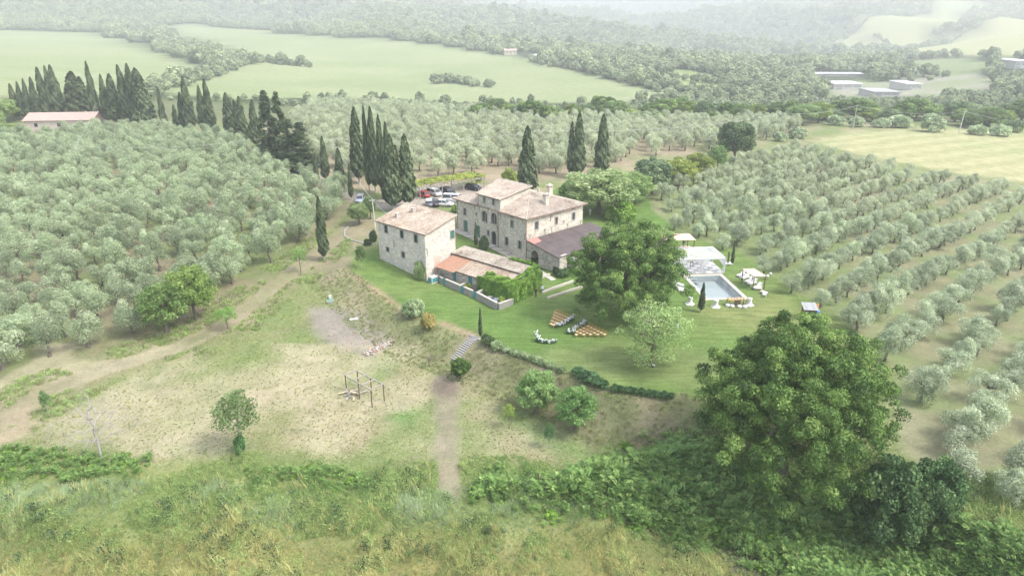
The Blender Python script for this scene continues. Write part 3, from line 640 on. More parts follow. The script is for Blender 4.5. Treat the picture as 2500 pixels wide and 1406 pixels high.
# --- the large main house: hipped wings and a raised middle
MH=empty('main_house',(2.52,118.05,0),0.75,'large buff stone villa with hipped tile roofs and a raised middle tower','house')
La,Lb,ZE,ZA=20.9,16.1,8.1,10.5; T1,T2,ZT,ZR=7.44,13.5,10.3,11.5; TB,T2B=8.4,16.4; I=0.55; ITW=0.3
ops=[win_px(MH,'x',I,1250,547.5,0.85,1.35),win_px(MH,'x',I,1236.5,589.5,0.95,1.6),win_px(MH,'x',I,1268.7,598.5,0.95,1.6),
     win_px(MH,'x',I,1183,528.5,1.55,2.2,arch=True,wallmat=STONE_B),win_px(MH,'x',I,1206,534,1.55,2.2,arch=True,wallmat=STONE_B),
     win_px(MH,'x',I,1135,516.7,0.85,1.4),win_px(MH,'x',I,1191.8,569,0.7,1.1,frame=GREYW),win_px(MH,'x',I,1163,522.5,0.3,0.6)]
s_,z_=wloc(MH,'x',I,1206,589); dz=gz(*(MH.matrix_basis@Vector((0,s_,0)))[:2]); ops.append((s_-0.65,s_+0.65,dz+0.1,dz+2.75,dict(kind='door',arch=True,frame=GLASS,wallmat=STONE_B)))
for uu,vv in ((1137,557),(1166.5,562)):
    s_,z_=wloc(MH,'x',I,uu,vv); dz=gz(*(MH.matrix_basis@Vector((0,s_,0)))[:2]); ops.append((s_-0.6,s_+0.6,dz+0.1,dz+2.45,dict(kind='door',frame=GREENW)))
opy=[win_px(MH,'y',I,1310,551,0.95,1.5),win_px(MH,'y',I,1358,539.5,0.8,1.4,frame=SURR),win_px(MH,'y',I,1400,528.5,0.9,1.5),
     win_px(MH,'y',I,1308.5,529.8,0.7,0.32),win_px(MH,'y',I,1357.3,518.8,0.7,0.4),win_px(MH,'y',I,1399,508.5,0.7,0.35),win_px(MH,'y',I,1376.5,541.5,0.3,0.4)]
ops.append(win_px(MH,'x',I,1249.5,528,0.7,0.4))
tops=[win_px(MH,'x',I,1182,488,0.7,1.15),win_px(MH,'x',I,1204.6,493.5,0.75,1.2)]
mb=MB(); zt=ZE-0.05
wall_faces(mb,'x',I,I,La-I,-1.0,zt,[o[:4] for o in ops]); wall_faces(mb,'y',I,I,Lb-I,-1.0,zt,[o[:4] for o in opy])
mb.face([(Lb-I,I,-1),(Lb-I,La-I,-1),(Lb-I,La-I,zt),(Lb-I,I,zt)]); mb.face([(Lb-I,La-I,-1),(I,La-I,-1),(I,La-I,zt),(Lb-I,La-I,zt)])
mb.build('wall',STONE_B,MH)
for o in ops: opening(MH,'x',I,*o[:4],**o[4])
for o in opy: opening(MH,'y',I,*o[:4],**o[4])
mb=MB(); trz=lambda x:ZT+(ZR-ZT)*x/TB-0.1
opr=[win_px(MH,'y',T1,1278,469,0.55,0.7)]
wall_faces(mb,'x',I,T1,T2,ZE-0.3,ZT-0.05,[o[:4] for o in tops])
wall_faces(mb,'y',T1,I,TB-0.2,ZE-0.3,trz(I),[o[:4] for o in opr if o[3]<trz(I)])
mb.face([(I,T1,trz(I)),(TB-0.2,T1,trz(I)),(TB-0.2,T1,trz(TB-0.2))])
mb.face([(I,T2,ZE-0.3),(I,T2,trz(I)),(TB-0.2,T2B-0.3,trz(TB-0.2)),(TB-0.2,T2B-0.3,ZE-0.3)])
mb.face([(TB-0.2,T1,ZE-0.3),(TB-0.2,T2B-0.3,ZE-0.3),(TB-0.2,T2B-0.3,trz(TB-0.2)),(TB-0.2,T1,trz(TB-0.2))])
mb.build('tower_wall',STONE_B,MH)
for o in tops: opening(MH,'x',I,*o[:4],**o[4])
for o in opr: opening(MH,'y',T1,*o[:4],**o[4])
AP=(Lb/2,T1,ZA); AP2=(Lb/2,T2+0.02,ZA)
roof_plane(MH,[(0,T1-0.01,ZE),(0,0,ZE),AP],TILE_B,5); roof_plane(MH,[(0,0,ZE),(Lb,0,ZE),AP],TILE_B,6)
roof_plane(MH,[(Lb,0,ZE),(Lb,La,ZE),AP2,AP],TILE_B,7); roof_plane(MH,[(Lb,La,ZE),(0,La,ZE),AP2],TILE_B,8); roof_plane(MH,[(0,La,ZE),(0,T2+0.01,ZE),AP2],TILE_B,9)
roof_plane(MH,[(0.05,T2+0.3,ZT),(0.05,T1-0.28,ZT),(TB,T1-0.28,ZR),(TB,T2B,ZR)],TILE_B,10)
for a,b_ in (((0,0,ZE),AP),((Lb,0,ZE),AP),((0,La,ZE),AP2),((TB,T1-0.25,ZR),(TB,T2B,ZR)),((0.05,T1-0.25,ZT),(TB,T1-0.25,ZR))): ridge(MH,a,b_,TILE_B)
for q in [(1171.5,509.5),(1159,506.5),(1192,513),(1222.5,528),(1214.5,559.5),(1281.5,577.5)]: anchor(MH,'x',I,*q)
for q in [(1344,533),(1293,581),(1330.5,566),(1346.5,561.5),(1384.5,551.5),(1417,544)]: anchor(MH,'y',I,*q)
for q in [(1216.5,545),(1117,515)]:
    s_,z_=wloc(MH,'x',I,*q); drainpipe(MH,(I-0.07,s_),0.3,ZE-0.1)
drainpipe(MH,(I-0.07,I-0.07),-0.2,ZE-0.1)
# gutters along the eaves
MB().tube([(-0.02,-0.02,ZE-0.06),(-0.02,La,ZE-0.06)],0.07,6).build('gutter',COPPER,MH); MB().tube([(-0.02,-0.03,ZE-0.06),(Lb,-0.03,ZE-0.06)],0.07,6).build('gutter',COPPER,MH)
chimney(MH,7.6,2.7,8.6,1.9,0.85); chimney(MH,10.9,5.0,9.0,2.2,0.85)
MB().box((9.6,6.6,10.4),(0.35,0.35,1.2)).build('flue',SURR,MH)
# stone paving along the foot of the front wall
mb=MB()
for i in range(10):
    y0=La-I-i*(La-1.0)/10; y1=y0-(La-1.0)/10+0.04; p0=MH.matrix_basis@Vector((-0.2,(y0+y1)/2,0)); z=gz(p0.x,p0.y)
    MB().box((-0.25,(y0+y1)/2,z+0.0),(1.5,y0-y1,0.25)).build('paving_slab',SURR,MH)
# --- lean-to against the main house: arched end wall, dark sheet roof
LT=empty('lean_to',(2.52,118.05,0),0.75,'lean-to porch with dark brown roof and stone arch beside the villa','porch')
D,LX,ZW,ZF=7.7,17.0,4.25,3.0
BROWN,t,b=new_mat('brown_sheet'); f=noise(t,0.5,5,0.7); st=noise(t,1.2,5,0.7,coords(t,'Object',(1,0.15,1)))
c=ramp(t,f,[(0.3,(0.06,0.046,0.044)),(0.7,(0.11,0.086,0.084))]); c=mix(t,1.0,c,ramp(t,st,[(0.3,(0.7,0.7,0.7)),(0.7,(1.35,1.3,1.3))]),'MULTIPLY'); t.links.new(c,b.inputs['Base Color']); b.inputs['Roughness'].default_value=0.6; bump(t,b,st,0.3,0.03)
ax0,ax1,azt=-2.6,-0.75,2.75   # arch between these y, crown height
mb=MB(); topz=lambda y:ZW+(ZF-ZW)*(-y/D)-0.12; n=10; r_=(ax1-ax0)/2; cy=(ax0+ax1)/2; zc=azt-r_
pa=[(cy-r_*math.cos(math.pi*i/n),zc+r_*math.sin(math.pi*i/n)) for i in range(n+1)]
for xx,fl in ((I,1),(I+0.5,0)):
    def ff(q): mb.face([(xx,*p) for p in (q if fl else q[::-1])])
    ff([(-D,-1),(-D,topz(-D)),(ax0,topz(ax0)),(ax0,-1)]); ff([(ax1,-1),(ax1,topz(ax1)),(I,topz(I)),(I,-1)])
    for i in range(n): ff([pa[i],(pa[i][0],topz(pa[i][0])),(pa[i+1][0],topz(pa[i+1][0])),pa[i+1]])
for i in range(n): mb.face([(I,*pa[i]),(I,*pa[i+1]),(I+0.5,*pa[i+1]),(I+0.5,*pa[i])])
mb.face([(I,ax0,-1),(I,ax0,zc),(I+0.5,ax0,zc),(I+0.5,ax0,-1)]); mb.face([(I,ax1,-1),(I+0.5,ax1,-1),(I+0.5,ax1,zc),(I,ax1,zc)])
mb.face([(I,-D,-1),(I+0.5,-D,-1),(I+0.5,-D,topz(-D)),(I,-D,topz(-D))]); mb.box((I+1.2,-D+0.25,1.1),(1.4,0.5,4.0))
mb.build('end_wall',STONE_C,LT)
mb=MB()
for i in range(n):
    a,b_=pa[i],pa[i+1]; a2=(cy+(a[0]-cy)*1.2,zc+(a[1]-zc)*1.2); b2=(cy+(b_[0]-cy)*1.2,zc+(b_[1]-zc)*1.2); mb.face([(I-0.03,*a),(I-0.03,*a2),(I-0.03,*b2),(I-0.03,*b_)])
mb.build('arch_stones',SURR,LT)
for ix in range(6):
    for iy in range(3):
        x0,x1=ix*LX/6+0.1,(ix+1)*LX/6+0.14; ya,yb=-iy*D/3,-(iy+1)*D/3-0.2; zf=lambda y:ZW+(ZF-ZW)*(-y/D)
        l=0.02*(2-iy)*0+0.03*(3-iy)+0.004*ix
        m_=MB(); q=[(x0,yb,zf(yb)+l),(x1,yb,zf(yb)+l),(x1,ya,zf(ya)+l),(x0,ya,zf(ya)+l)]; m_.face(q); m_.face([(p[0],p[1],p[2]-0.03) for p in q][::-1])
        for k in range(4): a,b_=q[k],q[(k+1)%4]; m_.face([(a[0],a[1],a[2]-0.03),(b_[0],b_[1],b_[2]-0.03),b_,a])
        m_.build('roof_panel',BROWN,LT)
REDT=plain('red_flashing',(0.42,0.20,0.17),0.6,0.15,3); MB().face([(0.05,-2.0,ZW-0.325+0.16),(2.2,-1.7,ZW-0.276+0.16),(2.6,-0.15,ZW-0.024+0.16),(0.05,0.0,ZW+0.16)]).build('flashing',REDT,LT)
for i in range(5): MB().box((0.9+i*3.8,-D+0.2,1.2),(0.35,0.35,3.5)).build('post',STONE_C,LT)
MB().box((LX/2+1,-D+0.2,ZF-0.25),(LX-2.5,0.22,0.22)).build('beam',TIMBER,LT); MB().box((6.5,-D+0.2,0.4),(7.0,0.3,1.0)).build('low_wall',STONE_C,LT)
for i in range(9): MB().tube([(0.3+i*2.0,0.2,ZW-0.2),(0.3+i*2.0,-D-0.1,ZF-0.2)],0.07,4).build('rafter',TIMBER,LT)
# --- low annex with two roof levels and doors onto a walled yard
AX=empty('low_annex',(-14.22,108.42,0),0.86,'low stone outbuilding with teal doors and stepped tile roofs','outbuilding')
x0,xm,x1,yE=2.7,6.3,9.0,-16.2; ze,zm1,zm2,zr=2.5,3.35,3.65,4.1; y0=0.2
def dpx(u,v,w,h,**k):
    s,z=wloc(AX,'x',x0,u,v); return (s-w/2,s+w/2,z,z+h,k)
ops=[dpx(1110,687,0.9,2.0,kind='door',frame=TEAL),dpx(1148.8,701.6,0.9,2.0,kind='door',frame=TEAL),dpx(1170.5,692,0.6,0.8,frame=TEAL)]
mb=MB(); wall_faces(mb,'x',x0,yE,y0,-0.8,ze-0.05,[o[:4] for o in ops]); 
mb.face([(x0,yE,-0.8),(x1,yE,-0.8),(x1,yE,zr-0.1),(xm,yE,zm2-0.1),(xm,yE,zm1-0.05),(x0,yE,ze-0.05)])
mb.face([(x1,yE,-0.8),(x1,y0,-0.8),(x1,y0,zr-0.1),(x1,yE,zr-0.1)]); mb.face([(xm,y0,zm1-0.1),(xm,yE,zm1-0.1),(xm,yE,zm2-0.08),(xm,y0,zm2-0.08)][::-1])
mb.build('wall',STONE_C,AX)
for o in ops: opening(AX,'x',x0,*o[:4],**o[4])
roof_plane(AX,[(x0-0.3,-4.6,ze-0.07),(x0-0.3,yE-0.15,ze-0.07),(xm,yE-0.15,zm1),(xm,-4.6,zm1)],TILE_A,21,dark=0.1)
roof_plane(AX,[(xm-0.25,y0,zm2-0.04),(xm-0.25,yE-0.15,zm2-0.04),(x1+0.2,yE-0.15,zr),(x1+0.2,y0,zr)],TILE_C,22)
ridge(AX,(x1+0.15,y0,zr),(x1+0.15,yE,zr),TILE_C,0.13)
ORNG=plain('orange_sheet',(0.30,0.165,0.105),0.6,0.18,1.5)
mb=MB(); nn_=20
for i in range(nn_):
    ya=-0.1-i*4.5/nn_; yb=ya-4.5/nn_; ym=(ya+yb)/2; d=0.05
    for (p,q,h1,h2) in ((ya,ym,0,d),(ym,yb,d,0)): mb.face([(x0-0.9,p,ze-0.1+h1),(x0-0.9,q,ze-0.1+h2),(xm-0.1,q,zm1+0.05+h2),(xm-0.1,p,zm1+0.05+h1)])
mb.build('corrugated_sheet',ORNG,AX)
for q in (-0.6,-4.2): MB().tube([(x0-0.75,q,-0.3),(x0-0.75,q,ze-0.12)],0.06,5).build('post',TIMBER,AX)
MB().tube([(x0-0.1,-9.0,-0.2),(x0-0.1,-9.0,ze-0.1)],0.05,6).build('drainpipe',COPPER,AX)
# grey stone yard wall with teal gates
YW=empty('yard_wall',(-14.22,108.42,0),0.86,'low grey stone yard wall with teal gates in front of the outbuilding','wall')
RW=plain('rendered_wall',(0.27,0.255,0.235),0.9,0.25,1.8,bmp=0.03)
def yseg(a,b_,h,th=0.3):
    a=Vector(a);b_=Vector(b_); d=b_-a; c=(a+b_)/2; MB().box((c.x,c.y,h/2-0.3),(d.length,th,h+0.6),math.atan2(d.y,d.x)).build('wall_segment',RW,YW); MB().box((c.x,c.y,h+0.04),(d.length+0.06,th+0.1,0.08),math.atan2(d.y,d.x)).build('coping',SURR,YW)
for a,b_,h in [((2.2,0.1),(1.35,-2.5),1.0),((1.25,-3.3),(0.75,-7.2),1.1),((0.70,-8.1),(0.45,-10.2),1.1),((0.40,-11.1),(-0.75,-16.4),1.1),((-0.7,-16.7),(2.2,-17.0),1.0),((0.9,-6.9),(2.5,-6.7),1.0),((0.6,-11.2),(2.5,-11.0),1.1)]: yseg(a,b_,h)
for a,b_ in (((1.32,-2.55),(1.26,-3.25)),((0.75,-7.25),(0.7,-8.05)),((0.45,-10.25),(0.41,-11.05))):
    a=Vector(a);b_=Vector(b_); d=b_-a; c=(a+b_)/2; MB().box((c.x,c.y,0.4),(d.length-0.05,0.06,1.4),math.atan2(d.y,d.x)).build('gate',TEAL,YW)
# meter cabinet by the house corner
mc=empty('meter_cabinet',(-14.22,108.42,0),0.86,'small masonry meter cabinet with green doors at the house corner','cabinet')
MB().box((0.75,-0.75,0.4),(1.35,0.9,1.5)).build('body',STONE_A,mc)
for k in (-1,1): MB().box((0.04,-0.75+k*0.2,0.6),(0.06,0.37,0.75)).build('door',TEAL,mc)
for k in (-1,1): MB().box((0.75+k*0.3,-1.22,0.6),(0.55,0.05,0.75)).build('door',TEAL,mc)
# low courtyard wall between the houses
o=MB().box((8.6,-0.9,1.0),(2.4,0.4,2.4)).build('courtyard_wall',STONE_A); o.location=(-14.22,108.42,0); o.rotation_euler=(0,0,0.86); tag(o,'short buff stone wall between the two houses','wall')
# ------------------------------------------------------------------ plants: meshes
def unit(v): return v/np.maximum(np.linalg.norm(v,axis=-1,keepdims=True),1e-9)
def leaf_quads(C,Nr,size,asp,r,axis=None):
    """rhombic leaves (or leaf sprays) at C facing Nr"""
    n=len(C); Nr=unit(Nr); a=r.normal(size=(n,3)) if axis is None else axis
    T=unit(a-Nr*(a*Nr).sum(1,keepdims=True)); B=np.cross(Nr,T); size=np.asarray(size).reshape(-1,1)*np.ones((n,1))
    fold=Nr*size*0.18
    return np.stack([C-T*size,C-B*size*asp+fold,C+T*size,C+B*size*asp+fold],1)
def clump_crown(r,centers,rad,per,leaf,asp=0.6,up=0.35,squash=0.85,jit=0.75,tspread=0.22,tmix=0.5):
    C=[];Nn=[];T=[];S=[]
    for c,rc in zip(centers,rad):
        k=max(4,int(per*(rc/np.mean(rad))**2)); d=unit(r.normal(size=(k,3))+np.array([0,0,up])); 
        q=np.array(c)+d*np.array([1,1,squash])*rc*(r.uniform(0.55,1.05,(k,1)))
        C.append(q); Nn.append(d+r.normal(size=(k,3))*jit); tb=np.clip(tmix+r.normal(0,tspread),0,1)
        T.append(np.clip(tb+r.normal(0,0.12,k),0,1)); S.append(leaf*r.uniform(0.65,1.3,k))
    C=np.concatenate(C); return leaf_quads(C,np.concatenate(Nn),np.concatenate(S),asp,r),np.concatenate(T)
def shell(r,n,R,zmin=-0.45,rad=(0.78,1.0)):
    i=np.arange(n)+0.5; z=1-(1-zmin)*i/n; ph=i*2.399963; s=np.sqrt(np.maximum(0,1-z*z))
    d=np.stack([s*np.cos(ph),s*np.sin(ph),z],1)+r.normal(0,0.10,(n,3)); return unit(d)*r.uniform(rad[0],rad[1],(n,1))*np.array(R)
BARK=plain('bark',(0.13,0.11,0.09),0.9,0.35,8,bmp=0.04); BARK_G=plain('grey_bark',(0.33,0.31,0.285),0.9,0.25,8,bmp=0.03); PALEWOOD=plain('bleached_wood',(0.33,0.31,0.29),0.85,0.2,9)
def wood(r,h,r0,limbs,reach,z0=0.45,twigs=0,lean=0.06,crook=0.12):
    """tapered trunk with limbs reaching into the crown"""
    mb=MB(); n=6; pts=[Vector((0,0,-0.3))]
    for i in range(1,n+1): t=i/n; pts.append(Vector((r.normal(0,lean*h*0.15*t*3)+0*t,r.normal(0,lean*h*0.15*t*3),h*t)))
    mb.tube(pts,[r0*(1.35 if i==0 else 1)*(1-0.6*i/n) for i in range(n+1)],8)
    for k in range(limbs):
        a=2*math.pi*(k+r.uniform(-0.3,0.3))/limbs; f=r.uniform(z0,0.95); b=pts[min(n,int(f*n))].lerp(pts[min(n,int(f*n)+1)],f*n-int(f*n)) if int(f*n)<n else pts[n]
        q=[b]; L=reach*r.uniform(0.7,1.05); el=r.uniform(0.25,1.0)
        for j in range(1,5):
            t=j/4; q.append(b+Vector((math.cos(a)*L*t*math.cos(el),math.sin(a)*L*t*math.cos(el),L*t*math.sin(el)*(1.1-0.2*t)))+Vector(r.normal(0,crook*L*0.3,3)))
        mb.tube(q,[r0*0.42*(1-0.2*j)+0.01 for j in range(5)],5)
        for _ in range(twigs):
            j=r.integers(1,5); d=Vector(unit(r.normal(size=3)+np.array([math.cos(a),math.sin(a),0.4]))); l=reach*r.uniform(0.2,0.5)
            mid=q[j]+d*l*0.5+Vector(r.normal(0,0.06*l,3)); mb.tube([q[j],mid,q[j]+d*l],[r0*0.13,r0*0.08,0.012],4,cap=False)
            for _2 in range(3):
                d2=Vector(unit(np.array(d)+r.normal(0,0.7,3))); mb.tube([mid,mid+d2*l*r.uniform(0.35,0.7)],[r0*0.06,0.01],3,cap=False)
    return mb
LM=dict(
 oak=leafmat('oak_leaves',[(0,(0.026,0.056,0.013)),(0.4,(0.06,0.11,0.025)),(0.75,(0.115,0.185,0.044)),(1,(0.195,0.27,0.075))],0.5,0.28),
 olive=leafmat('olive_leaves',[(0,(0.12,0.155,0.09)),(0.4,(0.20,0.24,0.15)),(0.75,(0.285,0.325,0.215)),(1,(0.40,0.43,0.32))],0.5,0.3,True),
 cypress=leafmat('cypress_leaves',[(0,(0.018,0.032,0.014)),(0.5,(0.043,0.064,0.03)),(1,(0.09,0.115,0.055))],0.7,0.15),
 pale=leafmat('pale_leaves',[(0,(0.11,0.16,0.06)),(0.5,(0.18,0.235,0.10)),(1,(0.27,0.32,0.16))],0.55,0.4,True),
 yellow=leafmat('yellow_green_leaves',[(0,(0.11,0.15,0.03)),(0.5,(0.20,0.245,0.055)),(1,(0.31,0.345,0.10))],0.55,0.4,True),
 dark=leafmat('dark_leaves',[(0,(0.022,0.042,0.018)),(0.5,(0.045,0.075,0.034)),(1,(0.09,0.125,0.06))],0.5,0.25,True),
 ivy=leafmat('ivy_leaves',[(0,(0.06,0.125,0.02)),(0.5,(0.12,0.215,0.035)),(1,(0.22,0.32,0.06))],0.5,0.35),
 wood=leafmat('woodland_leaves',[(0,(0.12,0.15,0.088)),(0.5,(0.18,0.215,0.125)),(1,(0.265,0.30,0.175))],0.7,0.25),  # paled: leaf colour carries part of the distance haze
 grass=leafmat('meadow_grass',[(0,(0.09,0.14,0.04)),(0.5,(0.175,0.24,0.08)),(1,(0.285,0.335,0.145))],0.6,0.4),
 straw=leafmat('ripe_grass',[(0,(0.16,0.165,0.06)),(0.5,(0.265,0.265,0.105)),(1,(0.37,0.36,0.17))],0.65,0.4),
 silver=leafmat('silver_grass',[(0,(0.12,0.175,0.08)),(0.5,(0.185,0.24,0.12)),(1,(0.27,0.32,0.19))],0.5,0.35),
 weed=leafmat('weeds',[(0,(0.13,0.14,0.065)),(0.4,(0.195,0.19,0.105)),(0.7,(0.175,0.215,0.09)),(1,(0.30,0.27,0.175))],0.7,0.35),
 sumac=leafmat('sumac_leaves',[(0,(0.045,0.095,0.028)),(0.5,(0.115,0.195,0.055)),(1,(0.23,0.305,0.10))],0.5,0.35),
 flower=leafmat('white_flowers',[(0,(0.60,0.58,0.48)),(0.6,(0.76,0.75,0.68)),(1,(0.82,0.82,0.78))],0.6,0.35),
 gold=leafmat('yellow_flowers',[(0,(0.16,0.15,0.05)),(0.5,(0.25,0.22,0.075)),(1,(0.33,0.29,0.11))],0.6,0.35))
def cloud(name,seed,R,n,rc,per,leaf,mat,zc,zmin=-0.45,asp=0.6,inner=0.3,up=0.35,squash=0.85,jit=0.75,tmix=0.5):
    r=np.random.default_rng(seed); c=shell(r,n,R,zmin); k=int(n*inner)
    if k: c=np.concatenate([c,shell(r,k,np.array(R)*0.6,zmin)])
    c[:,2]+=zc; rad=rc*r.uniform(0.65,1.3,len(c))
    Q,T=clump_crown(r,c,rad,per,leaf,asp,up,squash,jit,tmix=tmix); return quads_mesh(name,Q,[mat],T)
# olives: uneven tufts, crown about 5.4 m across and 5 m tall
OLIVE=[]
for k in range(10):
    r=np.random.default_rng(100+k); nt_=6+k%6; c=shell(r,nt_+3,(1.7,1.7,1.5),-0.75,(0.65,1.08)); c=np.concatenate([c,[[0,0,0.3],[0.4,-0.3,1.0]]]); c[:,2]+=2.75; c=c*np.array([r.uniform(0.8,1.15),r.uniform(0.8,1.15),1])+r.normal(0,0.3,c.shape)
    Q,T=clump_crown(r,c,r.uniform(0.45,1.25,len(c)),[330,260,380,230,300][k%5],0.125,0.42,0.6,1.15,0.75,0.14)
    OLIVE.append((wood(r,2.6,0.24,4,2.0,0.5,0,0.22,0.2).mesh('trunk',BARK),quads_mesh('crown',Q,[LM['olive']],T)))
def cypress_mesh(seed,n=7200,wide=1.0,forks=1):
    """unit height 10, unit radius 1"""
    r=np.random.default_rng(seed); C=[];Nn=[];S=[];T=[]
    for f in range(forks):
        ox,oy,hh=(0,0,1.0) if f==0 else (r.normal(0,0.33),r.normal(0,0.33),r.uniform(0.8,0.93)); m=n if f==0 else n//2
        nf=90; fa=r.uniform(0,6.283,nf); fz=r.uniform(0.0,0.95,nf)
        z=r.beta(1.0,1.15,m)*0.985+0.01; a=r.uniform(0,6.283,m)
        lum=0.84+0.24*np.sin(a*5+z*9+seed)*np.sin(z*31+a*2+seed*2)+0.10*np.sin(z*13+a+seed*3)+r.normal(0,0.10,m)
        prof=np.clip(np.minimum((z/0.10)**0.55,1)*(np.clip((1-z)/0.72,0,1))**0.62,0.015,1)*(1 if f==0 else 0.55)
        rad=prof*lum*np.where(r.random(m)<0.25,r.uniform(0.5,0.9,m),1)
        C.append(np.stack([ox+rad*np.cos(a),oy+rad*np.sin(a),0.9+z*9.1*hh],1)); d=np.stack([np.cos(a),np.sin(a),np.full(m,0.25)],1)
        Nn.append(d+r.normal(0,0.45,(m,3))); S.append(r.uniform(0.10,0.24,m)); T.append(np.clip(0.45+0.5*(lum-0.86)/0.22*0.6+r.normal(0,0.15,m),0,1))
    C=np.concatenate(C); n_=len(C); ax=np.stack([r.normal(0,0.12,n_),r.normal(0,0.12,n_),np.ones(n_)],1)
    return quads_mesh('crown',leaf_quads(C,np.concatenate(Nn),np.concatenate(S)*1.35,0.42,r,ax),[LM['cypress']],np.concatenate(T))
mb=MB(); mb.tube([(0,0,-0.3),(0,0,1.0),(0.02,0,6.0)],[0.16,0.13,0.05],7); CYP_T=mb.mesh('trunk',BARK_G)
CYP=[cypress_mesh(11),cypress_mesh(12),cypress_mesh(13,7000,1,2),cypress_mesh(14,7000,1,3)]
r=np.random.default_rng(55)
def conifer_mesh(seed):
    r=np.random.default_rng(seed); cs=[];rad=[]
    for i in range(70):
        z=r.uniform(0.06,0.97); a=r.uniform(0,6.283); q=(1-z)**0.75*r.uniform(0.75,1.1); cs.append((q*math.cos(a),q*math.sin(a),z*10)); rad.append(0.2+0.42*(1-z))
    Q,T=clump_crown(r,np.array(cs),np.array(rad),110,0.16,0.4,0.1,0.9,0.8); return quads_mesh('crown',Q,[LM['cypress']],T)
CONI=[conifer_mesh(61),conifer_mesh(62)]
# broadleaf kinds, built about 10 m tall, crown 8 m across unless noted
def broad(seed,mat,n=34,rc=1.15,per=260,leaf=0.2,R=(3.4,3.4,3.8),zc=5.3,zmin=-0.75,limbs=6,r0=0.3,bark=BARK,twigs=0,inner=0.4,h=6.5,tmix=0.5,asp=0.6):
    r=np.random.default_rng(seed); return (wood(r,h,r0,limbs,3.0,0.4,twigs).mesh('trunk',bark),cloud('crown',seed,R,n,rc,per,leaf,mat,zc,zmin,asp,inner,tmix=tmix))
BROAD={'dark':[broad(201,LM['dark']),broad(202,LM['dark'],40)],'oak':[broad(203,LM['oak'],42,1.0),broad(204,LM['oak'],36)],'pale':[broad(205,LM['pale'],38,1.0,170),broad(206,LM['pale'],34,1.0,150,inner=0.3)],
       'yellow':[broad(207,LM['yellow'],36,1.0,200),broad(208,LM['yellow'],30,1.1,180)],
       'half_bare':[broad(209,LM['pale'],34,0.9,105,0.13,(3.7,3.7,4.1),4.9,-0.9,14,0.22,BARK,8,0.5,7.0)],
       'thin':[broad(210,LM['pale'],26,0.9,90,0.17,(2.6,2.6,3.2),6.0,-0.7,7,0.16,BARK_G,3,0.3,7.5),broad(211,LM['pale'],22,0.8,80,0.17,(2.8,2.8,3.0),6.2,-0.5,6,0.16,BARK,3,0.3,7.5)]}
def bush_mesh(seed,mat,n=16,per=150,leaf=0.16,R=(0.75,0.75,0.6),rc=0.32,zc=0.45): return cloud('foliage',seed,R,n,rc,per,leaf*0.6,mat,zc,-0.3,0.55,0.3,0.4,0.9)
BUSH={'dark':bush_mesh(301,LM['dark']),'ivy':bush_mesh(302,LM['ivy']),'pale':bush_mesh(303,LM['pale']),'yellow':bush_mesh(304,LM['yellow']),'silver':bush_mesh(305,LM['silver']),'gold':bush_mesh(306,LM['gold']),'olive':bush_mesh(307,LM['olive']),'sumac':bush_mesh(308,LM['sumac']),'flower':bush_mesh(309,LM['flower'])}
def one_mesh(name,me,loc,rz,scale,label,cat,group=None,color=None):
    o=bpy.data.objects.new(name,me); COL.objects.link(o); o.location=loc; o.rotation_euler=(0,0,rz); o.scale=scale
    if color: o.color=(*color,1)
    return tag(o,label,cat,group)
def tree(name,meshes,loc,scale,label,cat='tree',group=None,rz=None,color=None,tscale=None,lean=None):
    rz=random.uniform(0,6.28) if rz is None else rz
    e=empty(name,loc,rz,label,cat,group,scale)
    if lean: e.rotation_euler=(lean[0],lean[1],rz)
    t=bpy.data.objects.new('trunk',meshes[0]); link(t,e); c=bpy.data.objects.new('crown',meshes[1]); link(c,e)
    if tscale: t.scale=tscale
    if color: c.color=(*color,1)
    return e
def tree_px(name,meshes,u,vb,vt,wpx,label,mh=10.0,mw=8.2,cat='tree',group=None,color=None,**k):
    p=pix(u,vb); h=pxh(p,vt); w=wpx*mpp(p); return tree(name,meshes,p,(w/mw,w/mw,h/mh),label,cat,group,color=color,**k)
def bush_px(name,kind,u,vb,vt,wpx,label,cat='shrub',group=None,color=None):
    p=pix(u,vb); h=pxh(p,vt); w=wpx*mpp(p); return one_mesh(name,BUSH[kind],p,random.uniform(0,6.28),(w/1.9,w/1.9,h/1.25),label,cat,group,color)
# ------------------------------------------------------------------ plants: placing
ORD=['first','second','third','fourth','fifth','sixth','seventh','eighth','ninth','tenth','eleventh','twelfth','thirteenth','fourteenth','fifteenth','sixteenth','seventeenth','eighteenth','nineteenth','twentieth']
def ordn(i):
    if i<20: return ORD[i]
    t={2:'twenty',3:'thirty',4:'forty',5:'fifty'}[(i+1)//10]; k=(i+1)%10
    return t+'-'+ORD[k-1] if k else {20:'twentieth',30:'thirtieth',40:'fortieth',50:'fiftieth'}[i+1]
def grove(px,ang,gap,step,anchor,jit,seed,keep=1.0):
    r=np.random.default_rng(seed); poly=wpoly(px); lo=poly.min(0); hi=poly.max(0); e=np.array([math.cos(ang),math.sin(ang)]); n=np.array([-e[1],e[0]]); out=[]
    D=np.linalg.norm(hi-lo)
    for i in range(-int(D/gap)-2,int(D/gap)+3):
        for j in range(-int(D/step)-2,int(D/step)+3):
            p=np.array(anchor)+n*gap*i+e*(step*j+(step/2 if i%2 else 0))+r.normal(0,jit,2); out.append((p[0],p[1],i,j))
    out=np.array(out); k=(sdist(out[:,0],out[:,1],poly)>0.8)&(out[:,1]>30); out=out[k]; out=out[r.random(len(out))<keep]
    z=ground(out[:,0],out[:,1]); P=np.stack([out[:,0],out[:,1],z],1); q=project(P); v=(q[:,0]>-130)&(q[:,0]<2630)&(q[:,1]<1560)
    return P[v],out[v,2].astype(int),out[v,3].astype(int)
